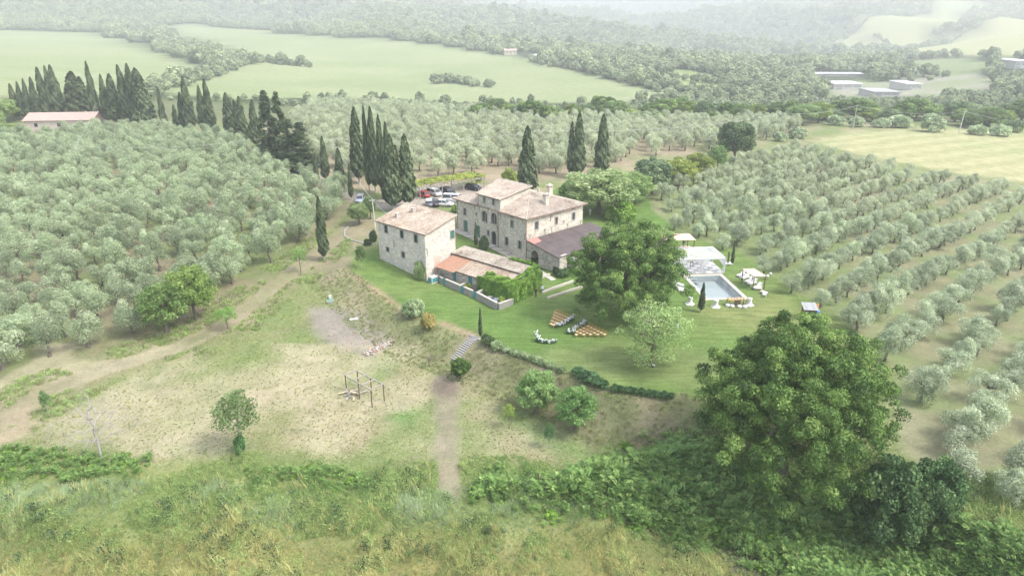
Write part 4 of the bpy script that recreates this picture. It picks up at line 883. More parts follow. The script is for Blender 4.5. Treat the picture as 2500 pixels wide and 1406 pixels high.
GL_PX=[(-400,985),(0,925),(130,905),(230,862),(330,828),(470,765),(620,690),(740,600),(830,525),(858,490),(775,440),(690,405),(560,345),(420,322),(250,318),(140,335),(0,330),(-400,370)]
GR_PX=[(1580,505),(1650,585),(1800,632),(1885,700),(2020,790),(2100,850),(2160,920),(2200,1030),(2230,1100),(2340,1225),(2500,1290),(3000,1400),(3200,520),(2500,470),(2280,440),(2050,395),(1920,362),(1850,385),(1800,400),(1740,430),(1640,465)]
GM_PX=[(720,400),(800,432),(880,440),(1000,440),(1120,432),(1240,415),(1300,440),(1390,425),(1480,410),(1560,385),(1700,375),(1760,385),(1850,352),(1930,330),(2000,300),(1700,300),(1400,297),(1200,290),(1000,268),(760,256),(710,300)]
trees=[]
for nm,(P,ri,rj) in (('left',grove(GL_PX,R(37),5.3,5.2,(-60,110),0.65,1,0.97)),('right',grove(GR_PX,R(42.1),6.6,3.4,(54.1,121.1),0.45,2,0.96)),('middle',grove(GM_PX,R(20),5.9,5.3,(0,200),0.9,3,0.93))):
    for p,i,j in zip(P,ri,rj): trees.append([np.hypot(p[0],np.hypot(p[1],p[2]-CAMH)),nm,p,i,j])
trees.sort(key=lambda q:q[0])
near=[q for q in trees if q[1]!='middle'][:300]; rest=[q for q in trees if not any(q is n for n in near)] if False else None
ids=set(id(q) for q in near); rest=[q for q in trees if id(q) not in ids]
def rows(side):
    d={}
    for q in near:
        if q[1]==side: d.setdefault(q[3],[]).append(q)
    return d
TINTS={'left':(0.98,1.02,0.94),'right':(1.18,1.17,1.18)}  # right grove paler: haze and backlight put into the crown tint
for side in ('left','right'):
    d=rows(side); keys=sorted(d,key=lambda k:-k if side=='right' else k)
    for a,k in enumerate(keys):
        row=sorted(d[k],key=lambda q:q[4])
        for b_,q in enumerate(row):
            r=random.random(); s=random.uniform(0.78,1.1) if side=='left' else random.uniform(0.66,0.92)
            if side=='left': lab='grey-green olive tree, %s from the front in the %s row of the left grove'%(ordn(b_),ordn(a))
            else: lab='silvery olive tree, %s from the front in the %s row of the right grove'%(ordn(b_),ordn(a))
            c=TINTS[side]; k_=random.uniform(0.78,1.0)
            tree('olive_tree',OLIVE[random.randrange(10)],q[2],(s*random.uniform(0.85,1.18),s*random.uniform(0.85,1.18),s*random.uniform(0.85,1.2)),lab,'olive tree','olive trees of the %s grove'%side,lean=(random.gauss(0,0.07),random.gauss(0,0.07)),color=tuple(x*k_ for x in c))
P=np.array([q[2] for q in rest]); n=len(P); s=np.array([random.uniform(0.8,1.1) if q[1]=='left' else random.uniform(0.66,0.9) if q[1]=='right' else random.uniform(0.95,1.2) for q in rest])
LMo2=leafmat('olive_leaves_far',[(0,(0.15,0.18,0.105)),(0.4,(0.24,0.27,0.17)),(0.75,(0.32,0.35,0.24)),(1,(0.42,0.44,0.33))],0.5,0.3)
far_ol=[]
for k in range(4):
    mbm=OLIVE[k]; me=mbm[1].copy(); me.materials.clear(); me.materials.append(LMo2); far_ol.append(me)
    # crown and trunk joined for the mass of far olives
    tm=mbm[0]; bmv=[tuple(v.co) for v in tm.vertices]; 
import bmesh
def joined(crown,trunk,mats,name):
    bm=bmesh.new(); bm.from_mesh(crown); n0=len(bm.faces); bm.from_mesh(trunk); bm.faces.ensure_lookup_table()
    for f in bm.faces[n0:]: f.material_index=1
    me=bpy.data.meshes.new(name); bm.to_mesh(me); bm.free()
    for q in mats: me.materials.append(q)
    return me
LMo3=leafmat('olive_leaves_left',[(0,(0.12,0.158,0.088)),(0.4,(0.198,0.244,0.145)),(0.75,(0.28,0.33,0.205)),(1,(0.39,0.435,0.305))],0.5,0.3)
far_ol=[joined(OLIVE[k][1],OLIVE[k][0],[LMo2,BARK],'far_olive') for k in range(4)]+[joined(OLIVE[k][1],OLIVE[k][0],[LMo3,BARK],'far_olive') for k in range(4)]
for me in far_ol: pass
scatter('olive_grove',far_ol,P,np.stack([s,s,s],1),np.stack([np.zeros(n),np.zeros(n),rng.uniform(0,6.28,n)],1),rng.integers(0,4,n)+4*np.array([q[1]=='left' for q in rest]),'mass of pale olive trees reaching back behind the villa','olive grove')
# cypresses: (u, row of top, row of foot, width in px, variant)
CL=[(45,205,292,20,0),(62,200,294,17,1),(78,193,295,17,0),(96,189,296,21,1),(121,165,292,25,0),(134,162,292,20,1),(151,160,292,28,2),(196,176,296,56,3),(240,151,303,21,0),(265,183,305,21,1),(289,182,308,34,2),(321,160,310,28,1),(335,157,311,28,0),(360,168,314,48,3),
    (404,213,316,15,0),(432,256,317,15,1),(453,226,320,22,0),(470,188,322,26,1),(500,210,326,22,0),(519,195,330,24,1),(570,228,346,32,2),(599,236,353,25,1),(626,245,361,25,0)]
for i,(u,vt,vb,wp,k) in enumerate(CL):
    tree_px('cypress_tree',(CYP_T,CYP[k]),u,vb,vt,wp,'dark cypress, %s from the left end of the hazy avenue behind the grove'%ordn(i),10.0,2.05,'cypress','cypress avenue behind the left grove',lean=(random.uniform(-0.03,0.03),random.uniform(-0.03,0.03)))
for u,vt,vb,wp,k,l in [(664,218,398,46,0,'tall ragged conifer at the right end of the cypress avenue'),(692,217,402,38,1,'narrow ragged conifer leaning beside the tall one'),(714,286,412,46,1,'bushy conifer below the two tallest conifers'),(742,297,418,56,0,'broad rounded conifer nearest the lane')]:
    tree_px('conifer_tree',(CYP_T,CONI[k]),u,vb,vt,wp,l,10.0,1.9,'conifer','conifers by the lane')
for u,vt,vb,wp,k,l in [(775,375,452,12,0,'thin young cypress at the left edge of the lane'),(796,333,444,20,1,'slim cypress standing by the lane behind the dark car'),(833,362,464,25,0,'stout small cypress in the middle of the lane bend'),(858,402,488,12,1,'thin small cypress on the right of the lane bend'),
    (878,263,448,36,0,'tall cypress with bare pale trunk left of the clump'),(902,259,468,17,1,'very slim cypress at the left of the tall clump'),(917,262,470,27,0,'tall pointed cypress second in the clump'),(936,281,478,24,1,'cypress in the middle of the tall clump'),
    (952,300,488,26,0,'cypress half hidden at the back of the tall clump'),(942,326,496,17,1,'slim shorter cypress in front within the tall clump'),(961,330,515,44,3,'broad dark cypress in front of the clump beside the stone house'),(996,329,508,42,2,'broad green cypress at the right end of the clump by the cars'),
    (792,480,637,25,1,'lone cypress standing on the dirt track'),(1287,310,482,44,3,'full cypress right behind the villa tower'),(1410,275,436,33,2,'tall cypress with a side tuft behind the villa'),(1467,280,434,34,0,'tall smooth cypress furthest right behind the villa'),
    (1173,752,826,9,0,'tiny slender cypress at the head of the garden steps'),(1711,690,762,15,1,'small cypress in front of the swimming pool'),(1787,588,648,8,0,'thin small cypress behind the pool marquee'),(1162,542,604,9,1,'slender cypress in the courtyard by the villa door')]:
    tree_px('cypress_tree',(CYP_T,CYP[k]),u,vb,vt,wp,l,10.0,2.05,'cypress')
# the two great oaks
def great_oak(seed,R,n,rc,per,leaf,zc,h,r0,zm=-0.55):
    r=np.random.default_rng(seed); c=shell(r,n,R,zm,(0.72,1.04)); c=np.concatenate([c,shell(r,n//3,np.array(R)*0.62,-0.5)]); c[:,2]+=zc
    sub=[];rad=[]
    for q in c:
        for _ in range(5): sub.append(q+r.normal(0,rc*0.62,3)*np.array([1,1,0.7])); rad.append(rc*r.uniform(0.42,0.75))
    Q,T=clump_crown(r,np.array(sub),np.array(rad),per,leaf,0.55,0.7,0.7,0.5,0.2)
    return wood(r,h,r0,10,R[0]*0.95,0.3,3,0.08,0.18).mesh('trunk',BARK),quads_mesh('crown',Q,[LM['oak']],T)
o1=great_oak(401,(8.2,7.8,5.8),92,1.35,165,0.128,6.6,8.0,0.5,-0.78)
p=pix(1524,772); tree('oak_tree',o1,p,(0.97,0.97,pxh(p,546)/13.2),'great spreading oak on the lawn between villa and pool','tree',rz=0.4)
o2=great_oak(402,(9.8,9.2,8.0),120,1.5,205,0.132,9.8,11.5,0.7)
p=pix(1898,1215); tree('oak_tree',o2,p,(0.9,0.9,pxh(p,795)/18.6),'huge leafy oak in the foreground beside the olive rows','tree',rz=1.0)
# other trees: kind, variant, u, foot, top, width, label, tint
B=BROAD
for kd,v,u,vb,vt,wp,l,c in [
 ('half_bare',0,1588,893,733,178,'half-bare pale tree with grey branches in front of the lawn oak',(0.92,1.0,0.84)),
 ('dark',0,2150,1345,1115,165,'dark evergreen tree under the right edge of the foreground oak',(1.35,1.5,1.15)),('dark',1,2262,1290,1120,130,'smaller dark tree at the corner of the right grove',(1.3,1.5,1.15)),
 ('pale',0,1461,520,412,180,'broad pale green tree right of the villa roof',None),('pale',1,1540,492,418,120,'pale tree next to the dense round olive-coloured tree',(0.95,1.0,0.85)),
 ('dark',0,1592,474,384,98,'dense round grey-green tree at the edge of the right grove',(2.1,1.9,2.0)),('yellow',0,1652,455,386,92,'bright yellow-green tree between dark tree and olives',None),('yellow',1,1702,435,374,80,'yellow-green tree beside the lone dark oak',(0.95,0.95,0.9)),
 ('pale',1,1750,418,352,52,'small pale tree under the lone dark oak',(0.8,0.95,0.8)),('dark',1,1792,392,294,96,'lone dark oak standing above the back of the right grove',(1.2,1.2,1.1)),
 ('pale',0,478,782,644,112,'yellow-green tree with pale trunk beside the dirt track',(0.72,0.8,0.5)),('pale',1,408,812,690,128,'light green tree leaning over the dirt track edge',(0.66,0.78,0.54)),
 ('thin',0,590,1100,952,108,'small loose-crowned tree alone in the cut field',(0.62,0.72,0.6)),('pale',0,1310,1010,905,108,'left of the two fruit trees below the lawn bank',(0.8,0.95,0.75)),('pale',1,1402,1052,945,112,'right of the two fruit trees below the lawn bank',(0.62,0.82,0.6)),
 ('oak',0,1124,925,874,52,'round leafy young tree at the foot of the steps',None),('thin',1,735,666,600,40,'young tree with thin crown beside the track',(0.8,0.95,0.7)),('thin',0,882,655,600,30,'little stunted tree left of the stone house',(0.35,0.45,0.3)),
 ('thin',1,556,803,750,58,'light green sapling on the verge of the track',(0.7,1.0,0.5)),('thin',0,119,1012,952,26,'sapling near the bend of the track',(0.4,0.6,0.45)),('thin',1,1243,1045,985,34,'yellowish sapling by the cleared field',(1.1,1.15,0.6)),('thin',0,1340,1095,1030,28,'bluish young sapling in front of the fruit trees',(0.35,0.55,0.45)),
 ('pale',0,877,548,493,56,'small olive-like tree by the wooden pole',(0.8,0.85,0.8)),('pale',1,905,535,478,40,'small grey tree behind the wooden pole',(0.6,0.68,0.6)),
 ('pale',1,1608,602,556,84,'light green tree top behind the lawn oak',(0.95,1.0,0.8))]:
    tree_px('broadleaf_tree',B[kd][v],u,vb,vt,wp,l,9.7,8.0 if kd!='thin' else 6.6,color=c)
# leafless trees
def bare(seed,h,r0,n,reach,mat):
    r=np.random.default_rng(seed); return wood(r,h,r0,n,reach,0.25,7,0.1,0.2).mesh('branches',mat)
p=pix(247,1116); o=one_mesh('dead_tree',bare(451,7.5,0.13,11,4.2,PALEWOOD),p,0.5,(1,1,pxh(p,936)/10.5),'bleached dead tree at the edge of the meadow','tree')
p=pix(1048,894); one_mesh('dead_tree',bare(452,1.2,0.05,6,1.2,BARK),p,0,(1,1,1),'small bare sapling near the foot of the steps','tree')
# shrubs
for kd,u,vb,vt,wp,l,c in [('yellow',1245,450,414,48,'yellow shrub behind the villa roof',None),('pale',1393,482,440,56,'green shrub at the left of the pale tree',(0.6,0.8,0.45)),('ivy',1515,540,486,76,'glossy green shrub on the lawn edge behind the villa',None),
 ('dark',1182,612,576,27,'clipped dark shrub by the villa door',None),('dark',912,592,562,20,'dark shrub at the back corner of the stone house',None),('dark',898,600,582,18,'lower dark shrub at the back corner of the stone house',None),
 ('dark',1358,672,650,18,'dark shrub at the foot of the arch wall',None),('dark',1376,676,655,30,'low dark shrubs beside the porch steps',(1.4,1.5,1.2)),('silver',1010,770,732,62,'large grey-green bush on the bank edge',(0.8,0.9,0.8)),('gold',1046,803,762,42,'yellow flowering bush on the bank',None),
 ('dark',1190,840,818,36,'dark rounded shrub right of the step head',(1.1,1.1,0.9)),('silver',1214,852,832,34,'pale lavender clump beside the dark shrub',None),
 ('dark',1440,935,905,46,'blue-green shrub along the lawn border',(1.3,1.6,1.5)),('dark',1412,915,896,36,'small dark shrub at the lawn border',(1.2,1.5,1.3)),('dark',1470,945,925,32,'low dark shrub at the end of the border',(1.2,1.5,1.3)),
 ('dark',588,1103,1060,30,'dark weedy bush at the foot of the lone field tree',(1.5,1.9,1.4)),('ivy',1380,500,478,40,'bright shrub beside the villa wall on the lawn',None),('ivy',1112,520,500,22,'yellow-green hedge plant by the parked cars',None),
 ('yellow',1224,748,726,24,'yellow-green bush over the end of the yard wall',None),('yellow',1143,712,692,20,'pale climber over the middle of the yard wall',None),('yellow',1122,706,690,14,'small pale climber beside the yard gate',None),('yellow',1122,664,640,20,'light climbing plant on the orange sheet roof',(0.8,1.0,0.8))]:
    bush_px('shrub',kd,u,vb,vt,wp,l,color=c)
p=LH.matrix_basis@Vector((-0.1,1.6,0)); one_mesh('climbing_plant',BUSH['pale'],(p.x,p.y,-0.1),0.86,(0.75,1.4,2.9),'tall pale climbing plant on the corner of the stone house','climber')
# garden border along the lawn edge: clumps of roses and low plants
BD=[(1235,853),(1255,860),(1275,866),(1293,872),(1310,878),(1325,884),(1345,892),(1370,902)]
for i,(u,v) in enumerate(BD): bush_px('rose_bush',('olive' if i%2 else 'silver'),u,v+6,v-8,26,'rose bush, %s from the left along the lawn border'%ordn(i),'rose bush','roses along the lawn border',(0.7,0.8,0.6))
for i in range(9): 
    u=1500+i*17; bush_px('border_plant','dark',u,945+i*2.4+9,938+i*2.4,22,'low dark border plant, %s from the left on the lawn rim'%ordn(i),'plant','border plants on the lawn rim',(1.1,1.3,1.1))
# ivy covering the end of the annex
r=np.random.default_rng(77); Q=[];T=[]
def sheet(o,a,b_,n_,N_,th=0.28,drop=0.0):
    s=r.random((n_,2)); C=np.array(o)+np.outer(s[:,0],a)+np.outer(s[:,1],b_); nr=np.array(N_,float)
    lump=vnoise(C[:,0]+C[:,1]*0.7,C[:,2]+C[:,1],0.7,5); C=C+nr*(0.05+th*lump[:,None]*1.3+r.random((n_,1))*0.14)
    Q.append(leaf_quads(C,nr+r.normal(0,0.55,(n_,3))+np.array([0,0,0.25]),r.uniform(0.10,0.2,n_),0.75,r)); T.append(np.clip(0.15+0.6*lump+r.normal(0,0.15,n_),0,1))
x0i,x1i,yi=2.5,9.3,-16.4
sheet((x0i-0.3,yi-0.15,0),(x1i-x0i+0.5,0,0),(0,0,3.5),10500,(0,-1,0)); sheet((x0i-0.75,yi-0.05,0),(0.7,-0.45,0),(0,0,3.3),1800,(-0.7,-0.7,0)); sheet((x1i-3.0,yi,3.0),(3.0,0,0),(0,0,0.9),1200,(0,-1,0.3)); sheet((x0i-0.25,yi,0),(0,6.6,0),(0,0,3.1),9000,(-1,0,0))
sheet((x0i-0.1,yi,2.6),(1.5,0,0.4),(0,6.0,0),3400,(-0.3,0,1),0.45); sheet((x0i,yi-0.05,2.75),(x1i-x0i,0,1.35),(0,0.9,0),2800,(0,-0.3,1),0.45); sheet((x1i-0.5,yi,4.0),(0.8,0,0.1),(0,6.0,0),1800,(0.3,0,1),0.3); sheet((x1i+0.1,yi,1.0),(0,5.0,0),(0,0,3.0),2500,(1,0,0))
o=bpy.data.objects.new('ivy',quads_mesh('ivy',np.concatenate(Q),[LM['ivy']],np.concatenate(T))); COL.objects.link(o); o.location=(-14.22,108.42,0); o.rotation_euler=(0,0,0.86); tag(o,'thick green ivy covering the end of the low outbuilding','ivy')
# ------------------------------------------------------------------ pool and garden furniture
WHITE=plain('white_fabric',(0.60,0.59,0.57),0.8,0.05,4); WPAINT=plain('white_paint',(0.58,0.58,0.57),0.5,0.04,5); CREAM=plain('cream_cloth',(0.54,0.43,0.33),0.85,0.08,3)
TRAV=plain('travertine',(0.47,0.425,0.36),0.75,0.12,3); WOODD=plain('dark_wood',(0.10,0.07,0.05),0.6,0.3,7); HONEY=plain('honey_wood',(0.46,0.26,0.06),0.5,0.2,9); CUSH=plain('cushion',(0.62,0.49,0.31),0.85,0.06,6)
GREYW2=plain('weathered_wood',(0.30,0.27,0.235),0.85,0.25,7); GREYSLAB=plain('grey_panel',(0.30,0.31,0.31),0.5,0.1,4); CONC=plain('concrete',(0.31,0.295,0.27),0.9,0.15,4,bmp=0.02)
POOL=empty('swimming_pool',(30.3,100.8,0),0.096,'rectangular swimming pool with pale stone coping','pool'); PW,PL,CW_=7.0,11.2,0.62
TILEB=plain('pool_lining',(0.46,0.485,0.48),0.5,0.06,2)
mb=MB(); a,b_,c,d=CW_,PW-CW_,CW_,PL-CW_; zf=-1.1
mb.face([(a,c,zf),(b_,c,zf),(b_,d,zf),(a,d,zf)]); mb.face([(a,c,0.02),(b_,c,0.02),(b_,c,zf),(a,c,zf)]); mb.face([(b_,c,0.02),(b_,d,0.02),(b_,d,zf),(b_,c,zf)]); mb.face([(b_,d,0.02),(a,d,0.02),(a,d,zf),(b_,d,zf)]); mb.face([(a,d,0.02),(a,c,0.02),(a,c,zf),(a,d,zf)])
for k in range(3): mb.box((a+0.9+0.0,d-0.25-0.4*k,-0.45-0.35*k),(1.8,0.4,0.1))
mb.build('basin',TILEB,POOL)
wm,t,b=new_mat('water'); t.nodes.remove(b); gl=N(t,'ShaderNodeBsdfGlossy'); gl.inputs['Roughness'].default_value=0.04; tr=N(t,'ShaderNodeBsdfTransparent'); tr.inputs['Color'].default_value=(0.84,0.90,0.91,1); fr=N(t,'ShaderNodeFresnel'); fr.inputs['IOR'].default_value=1.4
bn=N(t,'ShaderNodeBump'); bn.inputs['Strength'].default_value=0.12; bn.inputs['Distance'].default_value=0.02; t.links.new(noise(t,3.0,2,0.5),bn.inputs['Height']); t.links.new(bn.outputs[0],gl.inputs['Normal']); t.links.new(bn.outputs[0],fr.inputs['Normal'])
ms=N(t,'ShaderNodeMixShader'); t.links.new(fr.outputs[0],ms.inputs[0]); t.links.new(tr.outputs[0],ms.inputs[1]); t.links.new(gl.outputs[0],ms.inputs[2]); t.links.new(ms.outputs[0],t.nodes['Material Output'].inputs['Surface'])
MB().face([(a,c,-0.1),(b_,c,-0.1),(b_,d,-0.1),(a,d,-0.1)]).build('water',wm,POOL)
def slab(x0,x1,y0,y1,z=0.03): MB().box(((x0+x1)/2,(y0+y1)/2,z-0.05),(x1-x0-0.015,y1-y0-0.015,0.16)).build('coping_slab',TRAV,POOL)
for i in range(9): slab(CW_+i*(PW-2*CW_)/9,CW_+(i+1)*(PW-2*CW_)/9,0,CW_); slab(CW_+i*(PW-2*CW_)/9,CW_+(i+1)*(PW-2*CW_)/9,PL-CW_,PL)
for i in range(16): slab(0,CW_,i*PL/16,(i+1)*PL/16); slab(PW-CW_,PW,i*PL/16,(i+1)*PL/16)
MB().tube([(PW-CW_-0.25,6.0,-1.3),(PW-CW_-0.25,6.0,-0.05)],0.02,5).tube([(PW-CW_-0.25,6.5,-1.3),(PW-CW_-0.25,6.5,-0.05)],0.02,5).build('ladder',IRON,POOL)
# chequered dance floor and clear marquee behind the pool
FL=empty('dance_floor',(30.3,100.8,0),0.096,'white and grey chequered dance floor beyond the pool','floor')
MB().box((3.6,14.7,0.03),(8.0,6.5,0.14)).build('base',GREYW2,FL)
nx_,ny_=8,6
for i in range(nx_):
    for j in range(ny_): MB().box((-0.3+i*0.98+0.49,11.55+j*1.06+0.53,0.115),(0.96,1.04,0.03)).build('panel',WPAINT if (i+j)%2 else GREYSLAB,FL)
MQ=empty('marquee',(30.3,100.8,0),0.096,'white framed marquee with clear roof and tied white drapes','marquee')
cm,t,b=new_mat('clear_plastic'); t.nodes.remove(b); gl=N(t,'ShaderNodeBsdfGlossy'); gl.inputs['Roughness'].default_value=0.15; df=N(t,'ShaderNodeBsdfDiffuse'); df.inputs['Color'].default_value=(0.6,0.6,0.6,1); tr=N(t,'ShaderNodeBsdfTransparent'); m1=N(t,'ShaderNodeMixShader'); m1.inputs[0].default_value=0.16; t.links.new(df.outputs[0],m1.inputs[1]); t.links.new(gl.outputs[0],m1.inputs[2])
m2=N(t,'ShaderNodeMixShader'); nf=ramp(t,noise(t,1.2,4,0.6),[(0.3,(0.42,0.42,0.42)),(0.7,(0.6,0.6,0.6))]); t.links.new(nf,m2.inputs[0]); t.links.new(m1.outputs[0],m2.inputs[1]); t.links.new(tr.outputs[0],m2.inputs[2]); t.links.new(m2.outputs[0],t.nodes['Material Output'].inputs['Surface'])
mx0,mx1,my0,my1,me_,mr=-0.4,7.6,11.7,17.9,2.55,3.75
for x in (mx0,(mx0+mx1)/2,mx1):
    for y in (my0,my1): MB().box((x,y,me_/2),(0.14,0.14,me_)).build('post',WPAINT,MQ)
for (p,q) in (((mx0,my0),(mx1,my0)),((mx0,my1),(mx1,my1)),((mx0,my0),(mx0,my1)),((mx1,my0),(mx1,my1))): MB().box(((p[0]+q[0])/2,(p[1]+q[1])/2,me_+0.1),(abs(q[0]-p[0])+0.14 or 0.14,abs(q[1]-p[1])+0.1 or 0.1,0.2)).build('eave_beam',WPAINT,MQ)
ym=(my0+my1)/2; r0,r1=(2.2,ym,mr),(5.0,ym,mr); cs=[(mx0,my0,me_+0.2),(mx1,my0,me_+0.2),(mx1,my1,me_+0.2),(mx0,my1,me_+0.2)]
for q in ([cs[0],cs[1],r1,r0],[cs[1],cs[2],r1],[cs[2],cs[3],r0,r1],[cs[3],cs[0],r0]): MB().face(q).build('roof_panel',cm,MQ)
for p,q in ((cs[0],r0),(cs[1],r1),(cs[2],r1),(cs[3],r0),(r0,r1),(((mx0+mx1)/2,my0,me_+0.2),((mx0+mx1)/2,ym,mr)),(((mx0+mx1)/2,my1,me_+0.2),((mx0+mx1)/2,ym,mr))): MB().tube([(p[0],p[1],p[2]+0.02),(q[0],q[1],q[2]+0.02)],0.05,5).build('rafter',WPAINT,MQ)
def drape(x,y,dx,dy):
    mb=MB(); n=10
    for zi,(z,wd) in enumerate(((me_,1.25),(1.9,0.75),(1.25,0.28),(0.7,0.4),(0.05,0.6))):
        for i in range(n+1): s=wd*i/n; mb.v.append((x+dx*s+0.05*math.sin(i*2.2)*(1-abs(dx)),y+dy*s+0.05*math.sin(i*2.2)*(1-abs(dy)),z))
    for zi in range(4):
        for i in range(n): k=zi*(n+1)+i; mb.f.append((k,k+1,k+n+2,k+n+1)); mb.m.append(0); mb.t.append(0.5)
    mb.build('drape',WHITE,MQ,True)
for x,y,dx,dy in ((mx0,my0,1,0),(mx1,my0,-1,0),((mx0+mx1)/2+0.05,my0,1,0),((mx0+mx1)/2-0.05,my0,-1,0),(mx1,my0+0.1,0,1),(mx1,my1-0.1,0,-1),(mx0,my0+0.1,0,1)): drape(x,y,dx,dy)
# band gear on the far side of the floor
for i,(x,y,sx,sy,sz,l) in enumerate(((2.9,14.9,0.5,0.4,0.9,'small dark console on the dance floor'),(5.2,16.4,1.6,0.7,0.85,'pale table standing at the back of the dance floor'))):
    e=empty('equipment_stand' if i==0 else 'table',tuple(POOL.matrix_basis@Vector((x,y,0.13))),0.096,l,'console' if i==0 else 'table')
    MB().box((0,0,sz),(sx,sy,0.06)).build('top',WOODD if i==0 else WPAINT,e)
    for k in range(4): MB().box((sx*(0.42 if k%2 else -0.42),sy*(0.4 if k>1 else -0.4),sz/2),(0.05,0.05,sz)).build('leg',WOODD if i==0 else WPAINT,e)
# sun loungers
def lounger(label):
    e=empty('sun_lounger',(0,0,0),0,label,'sun lounger','white sun loungers by the pool')
    MB().box((-0.35,0,0.24),(1.25,0.66,0.06)).box((0.62,0,0.24),(0.75,0.66,0.05)).build('frame',WPAINT,e)
    MB().box((-0.35,0,0.33),(1.22,0.62,0.11)).build('mattress',WHITE,e)
    mb=MB(); c_,s_=math.cos(0.62),math.sin(0.62); q=[(0.27,-0.31,0.32),(0.27,0.31,0.32),(0.27+0.85*c_,0.31,0.32+0.85*s_),(0.27+0.85*c_,-0.31,0.32+0.85*s_)]; up=(-s_*0.1,0,c_*0.1)
    tp=[tuple(p[i]+up[i] for i in range(3)) for p in q]; mb.face(q); mb.face(tp[::-1]); [mb.face([q[k],tp[k],tp[(k+1)%4],q[(k+1)%4]]) for k in range(4)]; mb.build('backrest',WHITE,e)
    for x in (-0.85,0.85):
        for y in (-0.28,0.28): MB().box((x,y,0.11),(0.06,0.06,0.24)).build('leg',WPAINT,e)
    return e
L0=None
LP=[(1809,674,0),(1819,680,0),(1828,689,0),(1836,694,0),(1848,704,0),(1655,697,1),(1656,706,1)]
da=pix(1798,677)-pix(1824,668); a_r=math.atan2(-da[1],-da[0]); da=pix(1641,693)-pix(1669,702); a_l=math.atan2(da[1],da[0])
LAB=['white sun lounger furthest back beside the small canopy','second white lounger from the back by the small canopy','third white lounger, under the small canopy','fourth white lounger, in front of the small canopy','white lounger nearest the viewer on the pool right side','rear white lounger half hidden by the oak','front white lounger beside the oak on the pool left side']
for (u,v,s),lab in zip(LP,LAB):
    if L0 is None: L0=lounger(lab); o=L0
    else: o=copy_tree(L0)
    o['label']=lab; o.location=pix(u,v)+np.array([0,0,0.0]); o.rotation_euler=(0,0,a_l if s else a_r)
# cloth canopies
def canopy(name,P,z,label,deck=None):
    e=empty(name,(0,0,0),0,label,'canopy'); g=[gz(*q) for q in P]; zb=np.mean(g)
    for q,zz in zip(P,g): MB().box((q[0],q[1],zz+z/2),(0.11,0.11,z)).build('post',WOODD,e)
    n=6; mb=MB()
    for i in range(n+1):
        for j in range(n+1):
            s,t_=i/n,j/n; p=(np.array(P[0])*(1-s)*(1-t_)+np.array(P[1])*s*(1-t_)+np.array(P[2])*s*t_+np.array(P[3])*(1-s)*t_); c=np.mean(P,0); p=c+(p-c)*1.1
            mb.v.append((p[0],p[1],zb+z+0.05-0.22*math.sin(math.pi*s)*math.sin(math.pi*t_)+0.03*math.sin(9*s)))
    for i in range(n):
        for j in range(n): k=i*(n+1)+j; mb.f.append((k,k+1,k+n+2,k+n+1)); mb.m.append(0); mb.t.append(0.5)
    mb.build('cloth',CREAM,e,True)
    for k in range(4):
        a,b_=P[k],P[(k+1)%4]; MB().tube([(a[0],a[1],zb+z-0.04),(b_[0],b_[1],zb+z-0.04)],0.04,5).build('beam',WOODD,e)
    return e
canopy('canopy',[(28.3,123.9),(33.9,123.6),(33.7,127.4),(28.3,127.6)],2.6,'large cream cloth canopy on dark posts behind the oak')
o=MB().box((31.1,125.5,0.06),(6.4,4.6,0.16)).build('deck',plain('deck_boards',(0.44,0.33,0.24),0.8,0.15,4)); tag(o,'low brown platform under the large canopy','platform')
canopy('canopy',[(38.3,108.4),(40.2,108.7),(41.0,105.4),(39.1,105.1)],2.35,'small cream canopy on four posts over the right loungers')
# shower post
e=empty('garden_shower',pix(1777,643),0.2,'dark garden shower post on a white base','shower'); MB().box((0,0,0.03),(1.5,1.2,0.1)).build('base',WPAINT,e); MB().box((0,0,1.1),(0.2,0.2,2.1)).build('post',WOODD,e); MB().tube([(0,0,2.1),(0.0,-0.35,2.15)],0.03,5).build('shower_arm',IRON,e)
# cocktail tables in white cloth
for u,v,l in ((1684,742,'left cocktail table in a floor-length white cloth'),(1747,749,'cocktail table in a white cloth beside the small cypress'),(1829,744,'right cocktail table in a white cloth next to the buffet')):
    e=empty('cocktail_table',pix(u,v),random.uniform(0,6),l,'table','white cocktail tables by the pool'); mb=MB(); n=20; b0=0
    pr=[(0.36,1.1),(0.37,1.06),(0.30,0.75),(0.33,0.4),(0.50,0.1),(0.72,0.01)]
    for (rr,z) in pr:
        for k in range(n): an=6.283*k/n; q=rr*(1+0.10*math.sin(an*5+z)*(1-z)); mb.v.append((q*math.cos(an),q*math.sin(an),z))
    for i in range(len(pr)-1):
        for k in range(n): k2=(k+1)%n; mb.f.append((i*n+k,(i+1)*n+k,(i+1)*n+k2,i*n+k2)); mb.m.append(0); mb.t.append(0.5)
    mb.f.append(tuple(range(n))); mb.m.append(0); mb.t.append(0.5); mb.build('tablecloth',WHITE,e,True); MB().lathe([(0.05,0.0),(0.05,1.05)],n=8).build('pedestal',WOODD,e)
